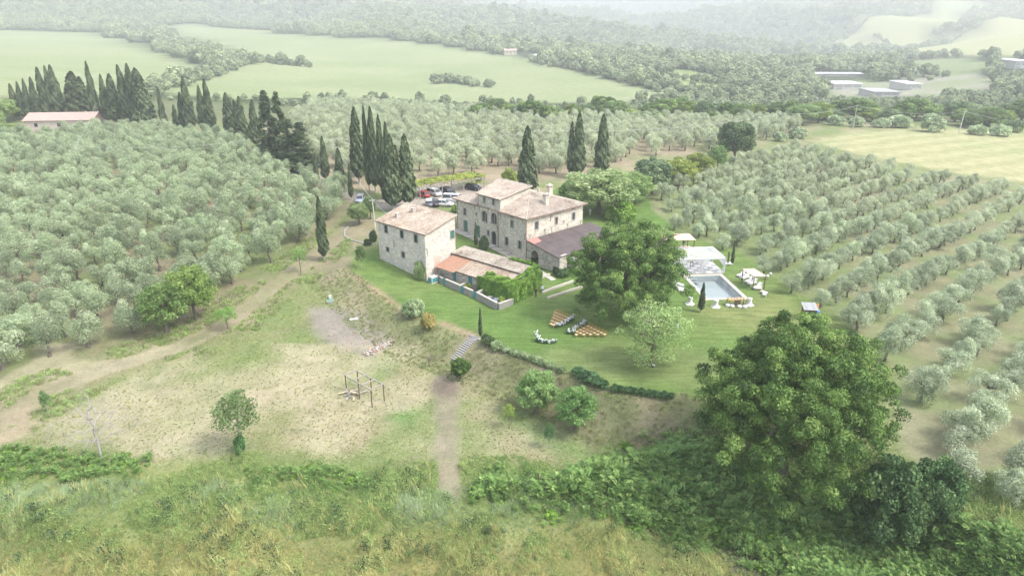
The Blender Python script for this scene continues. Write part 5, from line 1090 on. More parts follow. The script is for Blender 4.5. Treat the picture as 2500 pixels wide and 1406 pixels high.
# buffet
bp=pix(1797,744); e=empty('buffet_table',bp,0.1,'dark buffet table laden with platters at the pool end','table')
MB().box((0,0,0.98),(2.9,0.95,0.06)).build('top',HONEY,e); MB().box((0,-0.4,0.5),(1.0,0.06,0.9)).build('front_panel',WOODD,e)
for x in (-1.35,1.35):
    for y in (-0.4,0.4): MB().box((x,y,0.48),(0.09,0.09,0.95)).build('leg',WOODD,e)
FOOD=[plain('food_red',(0.40,0.14,0.09),0.6,0.4,20),plain('food_brown',(0.36,0.22,0.12),0.7,0.3,20),plain('food_green',(0.22,0.24,0.10),0.7,0.3,20)]
for i in range(11):
    p=Vector(bp)+Vector((-1.25+i*0.25,0.1+0.16*(-1)**i,1.01)); o=empty('platter',p,0,'platter of food, %s from the left on the buffet'%ordn(i),'platter','platters on the buffet'); MB().lathe([(0.0,0.0),(0.1,0.005),(0.13,0.03)],n=10).build('plate',WPAINT,o); MB().blob((0,0,0.05),(0.09,0.09,0.06),i,7,4).build('food',FOOD[i%3],o)
for i in range(6):
    p=Vector(bp)+Vector((-1.2+i*0.46,-0.36,1.01)); o=MB().lathe([(0,0),(0.10,0.0),(0.13,0.14),(0.08,0.2),(0,0.22)],n=10).build('bowl',WPAINT); o.location=p; tag(o,'white bowl, %s from the left along the buffet front'%ordn(i),'bowl','white bowls on the buffet')
for i,(u,v) in enumerate(((1787,750),(1805,751),(1818,752),(1776,748))):
    e=empty('pouf',pix(u,v),0,'white round pouf, %s of four in front of the buffet'%ordn(i),'pouf','white poufs by the buffet'); MB().lathe([(0.0,0.0),(0.33,0.0),(0.36,0.2),(0.33,0.38),(0,0.42)],n=12).build('seat',WHITE,e,True)
for i,(u,v) in enumerate(((1865,683),(1873,682),(1880,676))):
    e=empty('lantern_ball',pix(u,v),0,'white paper ball on a stake, %s from the canopy'%ordn(i),'lantern','white balls beside the small canopy'); MB().lathe([(0.02,0),(0.02,0.35)],n=6).build('stake',WOODD,e); MB().lathe([(0.0,0.3)]+[(0.27*math.sin(a_),0.57-0.27*math.cos(a_)) for a_ in np.linspace(0.2,2.95,8)]+[(0,0.84)],n=12).build('ball',WHITE,e,True)
PINK=plain('pink_cushion',(0.66,0.46,0.38),0.85,0.1,5)
for i,(u,v,w_) in enumerate(((1852,708,1.0),(1861,716,0.7),(1868,719,0.8),(1865,723,0.6))):
    e=empty('low_stool',pix(u,v),0.5*i,'low white stool with cushion, %s of four on the lawn'%ordn(i),'stool','low stools on the lawn right of the pool'); MB().box((0,0,0.3),(w_,0.55,0.08)).build('seat',WPAINT,e); MB().box((0,0,0.38),(w_*0.8,0.45,0.09)).build('cushion',PINK if i<2 else WHITE,e)
    for k in range(4): MB().box((w_*(0.42 if k%2 else -0.42),0.22 if k>1 else -0.22,0.13),(0.05,0.05,0.28)).build('leg',WPAINT,e)
for i,(u,v) in enumerate(((1661,712),(1668,717))):
    e=empty('low_stool',pix(u,v),0.8*i,['low white side table beside the left loungers','small white stool nearest the oak trunk'][i],'stool'); MB().box((0,0,0.36),(0.6,0.6,0.07)).build('seat',WPAINT,e)
    for k in range(4): MB().box((0.25 if k%2 else -0.25,0.25 if k>1 else -0.25,0.16),(0.05,0.05,0.34)).build('leg',WPAINT,e)
# --- ceremony chairs
def chair():
    e=empty('ceremony_chair',(0,0,0),0,'x','chair'); MB().box((0,0,0.44),(0.42,0.42,0.04)).build('seat',HONEY,e); MB().box((0,0,0.48),(0.40,0.40,0.05)).build('cushion',CUSH,e)
    mb=MB(); mb.tube([(-0.19,0.20,0.44),(-0.19,0.25,0.92)],0.022,5).tube([(0.19,0.20,0.44),(0.19,0.25,0.92)],0.022,5).tube([(-0.2,0.25,0.90),(0,0.28,0.93),(0.2,0.25,0.90)],0.03,5).tube([(-0.18,0.21,0.52),(0.18,0.25,0.86)],0.014,4).tube([(0.18,0.21,0.52),(-0.18,0.25,0.86)],0.014,4); mb.build('backrest',HONEY,e)
    for x in (-0.18,0.18):
        for y in (-0.18,0.19): MB().tube([(x*1.1,y*1.1,0),(x,y,0.43)],0.02,5).build('leg',HONEY,e)
    return e
CH=chair(); used=False
ZX=lambda X,Y:(1280+X*0.088,740+Y*0.088)
BLK=[('left',[[(860,255),(1225,410),6],[(835,330),(1125,462),5],[(805,400),(1030,505),4],[(770,490),(930,555),3],[(745,570),(812,602),2]]),
     ('right',[[(1770,640),(2230,862),6],[(1665,697),(2035,865),5],[(1565,742),(1835,862),4],[(1465,787),(1650,865),3],[(1445,868),(1445,868),1]])]
for side,rws in BLK:
    p0,p1=[np.array(unproj(*ZX(*q),0.47)) for q in rws[0][:2]]; rd=(p1-p0)/np.linalg.norm(p1-p0); fac=np.array([rd[1],-rd[0]])
    ang=math.atan2(-fac[1],-fac[0])-math.pi/2
    for ri_,(A,B_,n) in enumerate(rws):
        p0,p1=[np.array(unproj(*ZX(*q),0.47)) for q in (A,B_)]
        for i in range(n):
            p=p0+(p1-p0)*(i/max(1,n-1)); o=CH if not used else copy_tree(CH); used=True; o.location=(p[0],p[1],gz(p[0],p[1])); o.rotation_euler=(0,0,ang+random.uniform(-0.04,0.04))
            tag(o,'honey wood chair, %s from the left in the %s row from the back, %s block'%(ordn(i),ordn(ri_),side),'chair','ceremony chairs of the %s block'%side)
# flower arrangements
def floral(name,px,wid,hts,label,seed):
    r=np.random.default_rng(seed); P=[np.array(pix(*q)) for q in px]; c=[];h_=[]
    for i in range(len(P)-1):
        n=max(2,int(np.linalg.norm(P[i+1]-P[i])/0.22))
        for k in range(n): t_=k/n; c.append(P[i]*(1-t_)+P[i+1]*t_); h_.append(hts[i]*(1-t_)+hts[i+1]*t_)
    c=np.array(c); o0=P[0]; e=empty(name,o0,0,label,'flowers')
    q=[];ra=[];q2=[];ra2=[]
    for p,h in zip(c-o0,h_):
        for _ in range(3): q.append(p+np.array([r.normal(0,wid*0.4),r.normal(0,wid*0.4),r.uniform(0.0,h*0.6)])); ra.append(r.uniform(0.12,0.22))
        for _ in range(4): q2.append(p+np.array([r.normal(0,wid*0.4),r.normal(0,wid*0.4),r.uniform(h*0.35,h)])); ra2.append(r.uniform(0.06,0.13))
    Q,T=clump_crown(r,np.array(q),np.array(ra),46,0.07,0.5,0.3); o=bpy.data.objects.new('greenery',quads_mesh('greenery',Q,[LM['dark']],T)); link(o,e); o.color=(1.2,1.5,1.1,1)
    Q,T=clump_crown(r,np.array(q2),np.array(ra2),34,0.05,0.8,0.5); o=bpy.data.objects.new('blossoms',quads_mesh('blossoms',Q,[LM['flower']],T)); link(o,e)
floral('flower_arrangement',[(1311,829),(1313,836),(1325,838),(1345,838),(1362,835)],0.32,[1.9,1.2,0.6,0.55,0.65],'tall curved white flower arrangement facing the chairs',1)
floral('flower_arrangement',[(1356,799),(1368,797),(1385,788),(1403,779)],0.3,[0.7,0.6,0.6,0.9],'white flowers along the aisle side of the left chairs',2)
floral('flower_arrangement',[(1400,817),(1404,808),(1415,800),(1430,788)],0.26,[0.8,0.7,0.6,0.6],'white flowers along the aisle side of the right chairs',3)
floral('flower_arrangement',[(1387,816),(1393,812)],0.26,[0.8,0.7],'separate clump of white flowers before the right chairs',4)
floral('flower_arrangement',[(1593,895),(1597,895)],0.2,[0.4,0.4],'small white flower clump at the foot of the half-bare tree',5)
# stone steps down the bank
e=empty('garden_steps',(0,0,0),0,'flight of worn stone steps down the grassy bank','steps'); A=pix(1157,826); B_=pix(1107,880); n=13; d=(B_-A); az=math.atan2(d[1],d[0])
for i in range(n):
    p=A+d*(i+0.5)/n; z=gz(p[0],p[1]); MB().box((p[0],p[1],z+0.02),(np.linalg.norm(d[:2])/n*0.72,1.45,0.22),az+random.uniform(-0.04,0.04)).build('step',CONC,e)
MB().box((A[0]+0.2,A[1]+0.2,gz(A[0],A[1])+0.05),(0.5,1.9,0.2),az).build('top_slab',CONC,e)
# timber frame in the lower field with a pile of planks under it
TP=[(-21.1,77.8),(-19.8,78.9),(-15.9,75.5),(-17.15,74.1)]
e=empty('timber_frame',(0,0,0),0,'open frame of grey beams on brown posts in the cut field','pergola'); zt_=-0.75
RUST=plain('rusty_post',(0.16,0.10,0.075),0.8,0.3,8); mid=lambda a,b_,t_:(a[0]*(1-t_)+b_[0]*t_,a[1]*(1-t_)+b_[1]*t_)
pp=[TP[0],TP[1],TP[2],TP[3],mid(TP[0],TP[3],0.52),mid(TP[1],TP[2],0.52)]
for q in pp: z=gz(*q); MB().box((q[0],q[1],(z+zt_)/2-0.1),(0.12,0.12,zt_-z+0.2)).build('post',RUST,e)
def beam(a,b_,z,nm='beam'):
    dx,dy=b_[0]-a[0],b_[1]-a[1]; L=math.hypot(dx,dy); MB().box(((a[0]+b_[0])/2,(a[1]+b_[1])/2,z),(L+0.3,0.12,0.12),math.atan2(dy,dx)).build(nm,GREYW2,e)
beam(TP[0],TP[3],zt_+0.06); beam(TP[1],TP[2],zt_+0.06)
for t_ in (0.0,0.34,0.68,1.0): beam(mid(TP[0],TP[3],t_),mid(TP[1],TP[2],t_),zt_+0.17,'cross_beam')
r=np.random.default_rng(5)
for i in range(13):
    c=(-19.9+r.normal(0,0.75),76.6+r.normal(0,0.55)); z=gz(*c); o=MB().box((0,0,0),(r.uniform(0.5,1.3),r.uniform(0.14,0.26),0.07)).build('plank',[PALEWOOD,GREYW2,CUSH,RUST][i%4]); o.location=(c[0],c[1],z+0.10+0.07*(i//2)); o.rotation_euler=(r.normal(0,0.1),r.normal(0,0.14),r.uniform(0,3.1)); tag(o,'loose plank, %s from the bottom of the woodpile under the timber frame'%ordn(i),'plank','planks piled under the timber frame')
# drain cover, slab, rubble
e=empty('inspection_cover',pix(806,737),0.3,'green inspection cover with white vent pipe on the slope','drain cover'); MB().box((0,0,0.1),(1.1,1.0,0.3)).build('frame',CONC,e); MB().box((0,0,0.28),(0.85,0.8,0.06)).build('lid',plain('green_lid',(0.12,0.25,0.18),0.6,0.15,5),e); MB().box((0.1,1.0,0.3),(0.45,0.4,0.8)).build('vent_pipe',WPAINT,e)
o=MB().box((0,0,0.12),(1.3,0.5,0.2)).build('stone_slab',WPAINT); o.location=pix(864,781); o.rotation_euler=(0.1,0.05,0.5); tag(o,'white broken slab lying beside the rubble','slab')
Q=[];T=[];mb=MB(); rr=random.Random(3)
for i in range(520):
    if i<260: t_=rr.random(); b2=np.array([893,863])*(1-t_)+np.array([958,836])*t_; u,v=b2[0]+rr.gauss(0,3),b2[1]+rr.gauss(0,3)
    else: u,v=rr.uniform(800,955),rr.uniform(790,862)
    x,y=unproj(u,v,-2.2); z=gz(x,y); s_=rr.uniform(0.06,0.22) if i<260 else rr.uniform(0.04,0.11); mb.blob((x,y,z+s_*0.4+(rr.random()*0.25 if i<260 else 0)),(s_,s_*rr.uniform(0.6,1),s_*0.7),i,5,3,rr.choice([0,0,1,2]))
o=mb.build('rubble',[CONC,TRAV,plain('brick_bits',(0.36,0.18,0.12),0.9,0.3,6)]); tag(o,'heap of grey rubble and broken brick in the cleared patch','rubble',None,'stuff')
# low stone walls on the lawn beside the ivy, kerb by the track
for (a,b_,l) in (((1323,716),(1400,688),'low stone wall running from the ivy to the oak'),((1336,730),(1420,702),'lower garden wall in front of the first'),((1320,680),(1342,672),'short pale edging by the arch path')):
    p,q=pix(*a),pix(*b_); d=q-p; e=empty('garden_wall',(0,0,0),0,l,'wall'); n=max(2,int(np.linalg.norm(d)/0.75))
    for i in range(n):
        c=p+d*(i+0.5)/n; MB().box((c[0],c[1],gz(c[0],c[1])+0.1),(np.linalg.norm(d)/n-0.02,0.36,0.42+random.uniform(-0.03,0.03)),math.atan2(d[1],d[0])).build('stone_block',TRAV,e)
KB=[(920,597),(890,596),(860,588),(842,578),(841,566),(850,555)]
e=empty('stone_kerb',(0,0,0),0,'curved line of kerb stones left of the stone house','kerb'); P=[pix(*q) for q in KB]
for i in range(len(P)-1):
    n=max(2,int(np.linalg.norm(P[i+1]-P[i])/0.9))
    for k in range(n): c=P[i]+(P[i+1]-P[i])*(k+0.5)/n; d=P[i+1]-P[i]; MB().box((c[0],c[1],gz(c[0],c[1])+0.06),(np.linalg.norm(d)/n-0.03,0.28,0.25),math.atan2(d[1],d[0])).build('kerb_stone',CONC,e)
# paved path from arch
e=empty('path',(0,0,0),0); e['kind']='structure'; A=pix(1296,648); B_=pix(1352,684); d=B_-A
for i in range(8): c=A+d*(i+0.5)/8; MB().box((c[0],c[1],gz(c[0],c[1])-0.02),(np.linalg.norm(d)/8-0.03,1.0,0.12),math.atan2(d[1],d[0])).build('paving_slab',SURR,e)
# yard clutter
o=MB().box((0,0,0.35),(0.9,0.5,0.7)).build('storage_box',GREYSLAB); o.location=LH.matrix_basis@Vector((1.2,-13.2,0)); o.rotation_euler=(0,0,0.7); tag(o,'grey storage box behind the yard wall','box')
o=MB().blob((0,0,0.3),(1.6,0.75,0.6),4,10,6).build('grey_tarpaulin',plain('tarpaulin',(0.36,0.39,0.45),0.6,0.2,2,bmp=0.05)); o.location=LH.matrix_basis@Vector((1.3,-15.2,0)); o.rotation_euler=(0,0,2.3); tag(o,'grey-blue tarpaulin heap by the ivy corner','tarpaulin')
for i in range(6):
    o=MB().tube([(0,0,0),(0.15*i-0.3,0.35,1.5)],0.03,4).build('pole_ladder',GREYW2) if i<0 else MB().box((0,0,0.7),(0.06,0.06,1.8)).build('wooden_prop',GREYW2); o.location=LH.matrix_basis@Vector((1.9+0.12*i,-1.2-0.3*i,0.0)); o.rotation_euler=(0.25*(-1)**i,0.3*(i%3-1),0.86+i); tag(o,'grey wooden prop, %s from the house wall under the orange sheet roof'%ordn(i),'prop','wooden props under the orange sheet')
# white serving kiosk under the porch edge
e=empty('serving_counter',MH.matrix_basis@Vector((4.2,-8.3,0)),0.75,'white clothed counter with pale awning at the porch edge','counter'); MB().box((0,-0.3,0.5),(2.6,0.7,1.0)).build('counter',WHITE,e); MB().box((0,0.25,2.1),(2.2,0.9,0.5)).build('awning',GREYW,e)
# garden hut, barrel
e=empty('garden_hut',pix(1972,778),-0.12,'small dark wooden hut with grey panel roof above the foreground oak','hut')
MB().box((0,0,0.9),(1.75,1.5,1.9)).build('wall',WOODD,e); MB().box((-0.05,-0.77,0.75),(0.8,0.05,1.5)).build('door',plain('black_board',(0.04,0.04,0.05),0.7,0.2,6),e)
for k in range(3):
    x0,x1=[(-1.05,-0.62),(-0.55,0.45),(0.52,1.0)][k]; mb=MB(); mb.face([(x0,-0.95,1.85),(x1,-0.95,1.85),(x1,0.9,2.25),(x0,0.9,2.25)]); mb.face([(x0,-0.95,1.78),(x0,0.9,2.18),(x1,0.9,2.18),(x1,-0.95,1.78)]); mb.build('roof_panel',GREYSLAB,e)
MB().box((0,-0.97,1.82),(2.2,0.05,0.08)).box((-0.585,0,2.08),(0.06,0.06,0.05)).build('roof_batten',WPAINT,e)
o=MB().lathe([(0,0),(0.36,0),(0.4,0.45),(0.36,0.9),(0.3,0.92),(0,0.9)],n=14).build('barrel',plain('blue_plastic',(0.12,0.25,0.55),0.4,0.1,5)); o.location=pix(1994,772); tag(o,'blue plastic barrel beside the dark hut','barrel')
o=MB().lathe([(0,0),(0.22,0),(0.2,0.5),(0.12,0.6),(0,0.62)],n=10).build('flower_pot',plain('orange_clay',(0.55,0.22,0.08),0.7,0.15,5)); o.location=pix(1992,762)+np.array([0,0,0]); o.scale=(1.4,1.4,2.2); tag(o,'orange canister behind the blue barrel','canister')
# ------------------------------------------------------------------ cars
def paint(name,col,metal=0.0): return plain(name,col,0.3,0.04,2,metal,0.5)
RUBBER=plain('rubber',(0.02,0.02,0.02),0.9,0.2,8); RIM=plain('alloy',(0.45,0.45,0.46),0.35,0.1,8,0.8); LAMP=plain('lamp_glass',(0.75,0.75,0.75),0.15,0.05,8); TAIL=plain('tail_lamp',(0.45,0.03,0.03),0.3,0.1,8); CGLASS=plain('car_glass',(0.03,0.035,0.04),0.08,0.2,2,0,0.7)
def car(label,mat,loc,rz,L=4.2,W=1.76,H=1.5,kind='hatch',roofmat=None):
    e=empty('parked_car',loc,rz,label,'car','cars parked around the villa')
    fx={'hatch':(-0.46,-0.40,0.14,0.30,0.92),'mpv':(-0.47,-0.40,0.24,0.40,1.0),'suv':(-0.47,-0.41,0.12,0.27,1.02),'sedan':(-0.33,-0.20,0.10,0.26,0.90),'van':(-0.485,-0.46,0.30,0.43,1.05)}[kind]
    xb,xrb,xrf,xf,belt=fx; bon={'hatch':0.86,'mpv':0.95,'suv':0.98,'sedan':0.84,'van':1.0}[kind]
    mb=MB(); st=[]
    for i in range(13):
        s=-0.5+i/12; x=s*L; w=W/2*(1-0.22*abs(2*s)**6); zt=belt if s<xf-0.02 else belt+(bon-belt)*min(1,(s-xf)/0.03+0.2)-0.14*max(0,(s-0.30)/0.2)**2
        if s<xb: zt=belt-0.04*(xb-s)/0.1
        z0=0.22+0.10*abs(2*s)**8; st.append([(x,-w*0.93,z0),(x,-w,z0+0.2),(x,-w,zt-0.2),(x,-w*0.93,zt-0.03),(x,-w*0.5,zt+0.01),(x,w*0.5,zt+0.01),(x,w*0.93,zt-0.03),(x,w,zt-0.2),(x,w,z0+0.2),(x,w*0.93,z0)])
    n=10
    for q in st: mb.v+=q
    for i in range(12):
        for k in range(n): k2=(k+1)%n; mb.f.append((i*n+k,(i+1)*n+k,(i+1)*n+k2,i*n+k2)); mb.m.append(0); mb.t.append(0.5)
    mb.f.append(tuple(range(n))); mb.f.append(tuple(12*n+k for k in reversed(range(n)))); mb.m+=[0,0]; mb.t+=[0.5,0.5]
    mb.build('body',mat,e,True)
    wb,wt=W/2*0.91,W/2*0.74; zb,zt=belt-0.02,H-0.04
    b0,b1,t0,t1=xb*L,xf*L,xrb*L,xrf*L
    P=lambda x,y,z:(x,y,z)
    Bq=[P(b0,-wb,zb),P(b1,-wb,zb),P(b1,wb,zb),P(b0,wb,zb)]; Tq=[P(t0,-wt,zt),P(t1,-wt,zt),P(t1,wt,zt),P(t0,wt,zt)]
    def lerp(a,b_,t_): return tuple(a[i]*(1-t_)+b_[i]*t_ for i in range(3))
    cab=MB()
    for k in range(4): cab.face([Bq[k],Bq[(k+1)%4],Tq[(k+1)%4],Tq[k]])
    cab.face(Tq); cab.build('cabin',mat,e)
    mid=((t0+t1)/2,0,(zt+zb)/2)
    def pane(nm,q):
        c=tuple(sum(p[i] for p in q)/4 for i in range(3)); nrm=(Vector(q[1])-Vector(q[0])).cross(Vector(q[3])-Vector(q[0])).normalized()
        q=[Vector(lerp(p,c,0.09))+nrm*0.012 for p in q]; MB().face(q).build(nm,CGLASS,e)
    pane('windscreen',[Bq[1],Bq[2],Tq[2],Tq[1]]); pane('rear_window',[Bq[3],Bq[0],Tq[0],Tq[3]])
    for s0,s1 in ((0,0.5),(0.5,1)):
        pane('side_window',[lerp(Bq[0],Bq[1],s0),lerp(Bq[0],Bq[1],s1),lerp(Tq[0],Tq[1],s1),lerp(Tq[0],Tq[1],s0)]); pane('side_window',[lerp(Bq[2],Bq[3],s0),lerp(Bq[2],Bq[3],s1),lerp(Tq[2],Tq[3],s1),lerp(Tq[2],Tq[3],s0)])
    MB().box(((t0+t1)/2,0,zt+0.02),(abs(t1-t0)*0.98,wt*1.94,0.06)).build('roof',roofmat or mat,e)
    for sx in (-0.31,0.31):
        for sy in (-1,1):
            y=sy*(W/2-0.10); wv=MB(); c=[]
            for k in range(14): a=6.283*k/14; c.append((sx*L+0.31*math.cos(a),0.31*math.sin(a)+0.31))
            for k in range(14):
                k2=(k+1)%14; wv.face([(c[k][0],y-0.1,c[k][1]),(c[k2][0],y-0.1,c[k2][1]),(c[k2][0],y+0.1,c[k2][1]),(c[k][0],y+0.1,c[k][1])])
            wv.face([(p[0],y+sy*0.1,p[1]) for p in c]); o=wv.build('wheel',RUBBER,e)
            rm=MB(); rm.face([(sx*L+(p[0]-sx*L)*0.62,y+sy*0.105,0.31+(p[1]-0.31)*0.62) for p in c]); rm.build('rim',RIM,o)
    for sy in (-1,1):
        MB().box((L*0.475,sy*W*0.34,bon-0.22),(0.12,0.34,0.14)).build('headlight',LAMP,e); MB().box((-L*0.488,sy*W*0.37,belt-0.2),(0.08,0.22,0.25)).build('tail_light',TAIL,e); MB().box((xf*L-0.25,sy*(W/2+0.06),belt+0.05),(0.12,0.16,0.12)).build('mirror',mat,e)
    MB().box((L*0.497,0,0.45),(0.02,0.5,0.11)).build('number_plate',WPAINT,e); MB().box((-L*0.497,0,0.6),(0.02,0.5,0.11)).build('number_plate',WPAINT,e); MB().box((L*0.49,0,0.62),(0.04,W*0.5,0.12)).build('grille',CGLASS,e)
    return e
cpd=pix(1180,460)-pix(1024,486); ca=math.atan2(cpd[1],cpd[0]); hd=ca-math.pi/2
CRED=paint('red_paint',(0.34,0.03,0.03)); CWH=paint('white_car_paint',(0.58,0.58,0.58)); CBK=paint('black_car_paint',(0.018,0.02,0.024)); CGR=paint('grey_car_paint',(0.13,0.14,0.15),0.3); CSI=paint('silver_car_paint',(0.50,0.55,0.60),0.4)
car('small red car under the left end of the vine carport',CRED,pix(1034,481),hd+math.pi+0.05,3.7,1.62,1.46,'hatch'); car('white people carrier under the vine carport',CWH,pix(1060,477),hd+0.1,4.3,1.78,1.62,'mpv'); car('black off-roader with pale windscreen under the vine carport',CBK,pix(1093,475),hd+0.12,4.4,1.85,1.65,'suv'); car('dark car in the shade at the right end of the carport',CBK,pix(1156,464),hd+0.35,4.3,1.8,1.5,'hatch')
car('grey estate with white roof parked behind the stone house',CGR,pix(1048,503),hd+2.6,4.3,1.8,1.62,'suv',CWH); car('black car squeezed between grey and white cars',CBK,pix(1062,502),hd+2.6,4.2,1.76,1.5,'hatch'); car('white saloon parked behind the low hedge',CWH,pix(1083,503),hd+0.75,4.6,1.8,1.46,'sedan'); car('white van close to the villa wall',CWH,pix(1106,493),hd+0.75,4.7,1.85,1.85,'van')
car('silver car on the lane left of the cypresses',CSI,pix(880,492),hd-0.6,4.2,1.75,1.5,'hatch'); car('dark off-roader on the lane by the conifers',CGR,pix(782,408),hd+1.2,4.4,1.85,1.7,'suv')
# --- vine carport
e=empty('vine_carport',(0,0,0),0,'long timber carport overgrown with yellow-green vine','carport'); A=pix(1026,487); B_=pix(1182,460); d=(B_-A)/np.linalg.norm(B_-A); nrm=np.array([-d[1],d[0],0]); Lc=np.linalg.norm((B_-A)[:2]); zc=2.45; g0=float(A[2])
for k in range(4):
    for s in (0,5.2):
        p=A+d*Lc*k/3+nrm*s; MB().box((p[0],p[1],gz(p[0],p[1])+zc/2),(0.16,0.16,zc),ca).build('post',GREYW2,e)
for s in (0,5.2): p=A+d*Lc/2+nrm*s; MB().box((p[0],p[1],g0+zc+0.08),(Lc+0.8,0.16,0.2),ca).build('beam',GREYW2,e)
for k in range(20): p=A+d*(Lc*k/19)+nrm*2.6; MB().box((p[0],p[1],g0+zc+0.24),(0.1,6.2,0.12),ca).build('rafter',GREYW2,e)
r=np.random.default_rng(9); q=[];ra=[]
for i in range(330):
    s,t_=r.uniform(-0.3,Lc+0.8),r.uniform(0.1,5.8)
    if t_<1.6 and r.random()<(0.75 if s<Lc*0.62 else 0.1): continue
    p=A+d*s+nrm*t_; q.append((p[0],p[1],g0+zc+0.35+r.uniform(0,0.3))); ra.append(r.uniform(0.3,0.55))
for i in range(40): p=A+d*(Lc+r.uniform(-1.5,0.8))+nrm*r.uniform(0,5.4); q.append((p[0],p[1],g0+zc-r.uniform(0,1.6)**1.2)); ra.append(r.uniform(0.2,0.35))
Q,T=clump_crown(r,np.array(q),np.array(ra),46,0.13,0.7,0.8,0.5); o=bpy.data.objects.new('vine',quads_mesh('vine',Q,[LM['yellow']],T)); link(o,e); o.color=(1.25,1.2,1.2,1); o['label']='yellow-green vine leaves over the beams'
# ------------------------------------------------------------------ people
SKIN=plain('skin',(0.50,0.33,0.25),0.6,0.06,8); HAIR=plain('dark_hair',(0.05,0.035,0.025),0.7,0.2,20); WSUIT=plain('white_linen',(0.58,0.58,0.57),0.85,0.05,6); BSUIT=plain('black_suit',(0.015,0.016,0.02),0.8,0.2,8); DSHIRT=plain('dark_shirt',(0.05,0.05,0.06),0.8,0.2,8); JEANS=plain('blue_jeans',(0.20,0.27,0.38),0.85,0.15,8); LSHIRT=plain('pale_blue_shirt',(0.52,0.58,0.68),0.8,0.08,8); SHOE=plain('shoes',(0.05,0.045,0.04),0.6,0.2,9)
BODY={}
def body_mesh(pose):
    """one continuous skinned figure, 1.76 m tall"""
    if pose in BODY: return BODY[pose]
    V=[];E_=[];Rr=[]
    def add(p,r_,par=None):
        V.append(p); Rr.append(r_); 
        if par is not None: E_.append((par,len(V)-1))
        return len(V)-1
    hz=0.93 if pose!='sit' else 0.45
    pel=add((0,0,hz),0.135); wa=add((0,0.0,hz+0.16),0.125,pel); ch=add((0,-0.01,hz+0.38),0.15,wa); nk=add((0,0.0,hz+0.55),0.06,ch); hd0=add((0,-0.02,hz+0.66),0.088,nk); hd1=add((0,-0.02,hz+0.77),0.085,hd0)
    for s in (-1,1):
        sh=add((s*0.18,0,hz+0.47),0.068,ch)
        if pose=='walk': el=add((s*0.25,s*0.09,hz+0.2),0.045,sh); wr=add((s*0.25,s*0.02-0.12,hz-0.02),0.034,el)
        elif pose=='sit': el=add((s*0.24,-0.06,hz+0.22),0.045,sh); wr=add((s*0.14,-0.30,hz+0.16),0.034,el)
        else: el=add((s*0.25,0.02,hz+0.2),0.045,sh); wr=add((s*0.24,-0.05,hz-0.05),0.034,el)
        x,y,z=V[wr]; hnd=add((x,y-0.03,z-0.08),0.036,wr)
        for f in range(4): add((x+(f-1.5)*0.018,y-0.05,z-0.17+0.008*abs(f-1.3)),0.009,hnd)
        add((x-s*0.05,y-0.06,z-0.10),0.010,hnd)
        hp=add((s*0.095,0,hz-0.06),0.095,pel)
        if pose=='sit': kn=add((s*0.11,-0.42,hz+0.02),0.062,hp); an=add((s*0.11,-0.45,hz-0.38),0.042,kn); 
        elif pose=='walk': kn=add((s*0.1,-0.10*s-0.06,hz-0.45),0.062,hp); an=add((s*0.1,-0.24*s+0.08,0.09),0.042,kn)
        else: kn=add((s*0.10,-0.02,hz-0.45),0.062,hp); an=add((s*0.10,0.01,0.09),0.042,kn)
        x,y,z=V[an]; add((x,y-0.14,max(0.04,z-0.05)),0.038,an)
    me=bpy.data.meshes.new('body_skeleton'); me.from_pydata(V,E_,[]); o=bpy.data.objects.new('tmp_body',me); COL.objects.link(o)
    sm=o.modifiers.new('skin','SKIN'); ss=o.modifiers.new('sub','SUBSURF'); ss.levels=1; ss.render_levels=1
    for i,sv in enumerate(me.skin_vertices[0].data): sv.radius=(Rr[i],Rr[i]*(0.72 if i in (0,1,2) else 1)); sv.use_root=(i==0)
    dg=bpy.context.evaluated_depsgraph_get(); ev=o.evaluated_get(dg); out=bpy.data.meshes.new_from_object(ev); bpy.data.objects.remove(o); BODY[pose]=(out,hz); return BODY[pose]
def person(label,pose,loc,rz,top,bottom,hair=HAIR):
    me,hz=body_mesh(pose); me=me.copy(); me.name='person'; me.materials.clear()
    for q in (SKIN,top,bottom,SHOE): me.materials.append(q)
    for p in me.polygons:
        x,y,z=p.center; m_=1
        if z>hz+0.53: m_=0
        elif abs(x)>0.2 and z<hz+0.0 and pose!='sit': m_=0
        elif pose=='sit' and y<-0.28 and z>hz+0.08: m_=0
        elif z<0.075: m_=3
        elif z<hz+0.05 and abs(x)<0.2: m_=2
        p.material_index=m_; p.use_smooth=True
    o=bpy.data.objects.new('person',me); COL.objects.link(o); o.location=loc; o.rotation_euler=(0,0,rz); tag(o,label,'person')
    h=MB(); h.blob((0,0.012,hz+0.765),(0.098,0.105,0.09),1,10,6,amp=0.05); h.build('hair',hair,o,True)
    f=MB(); f.blob((0,-0.105,hz+0.70),(0.014,0.025,0.02),2,6,4,amp=0); f.build('nose',SKIN,o)
    for s in (-1,1): MB().blob((s*0.035,-0.098,hz+0.725),(0.013,0.008,0.009),3,6,4,amp=0).build('eye',DSHIRT,o); MB().blob((s*0.09,-0.01,hz+0.71),(0.012,0.02,0.03),4,6,4,amp=0).build('ear',SKIN,o)
    MB().box((0,-0.103,hz+0.655),(0.045,0.012,0.009)).build('mouth',plain('lips',(0.42,0.18,0.16),0.5,0.05,9) if 'lips' not in bpy.data.materials else bpy.data.materials['lips'],o)
    return o
person('person in white walking on the lawn behind the villa','walk',pix(1440,527),2.6,WSUIT,WSUIT)
for i,(u,v,l) in enumerate(((1434,571,'person in white at the left of the group by the porch roof'),(1446,572,'second person in white by the porch roof'),(1457,571,'third person in white by the porch roof'),(1467,576,'person in white at the right of the group beside the oak'))): person(l,'stand' if i%2 else 'walk',pix(u,v),2.2+0.5*i,WSUIT,WSUIT)
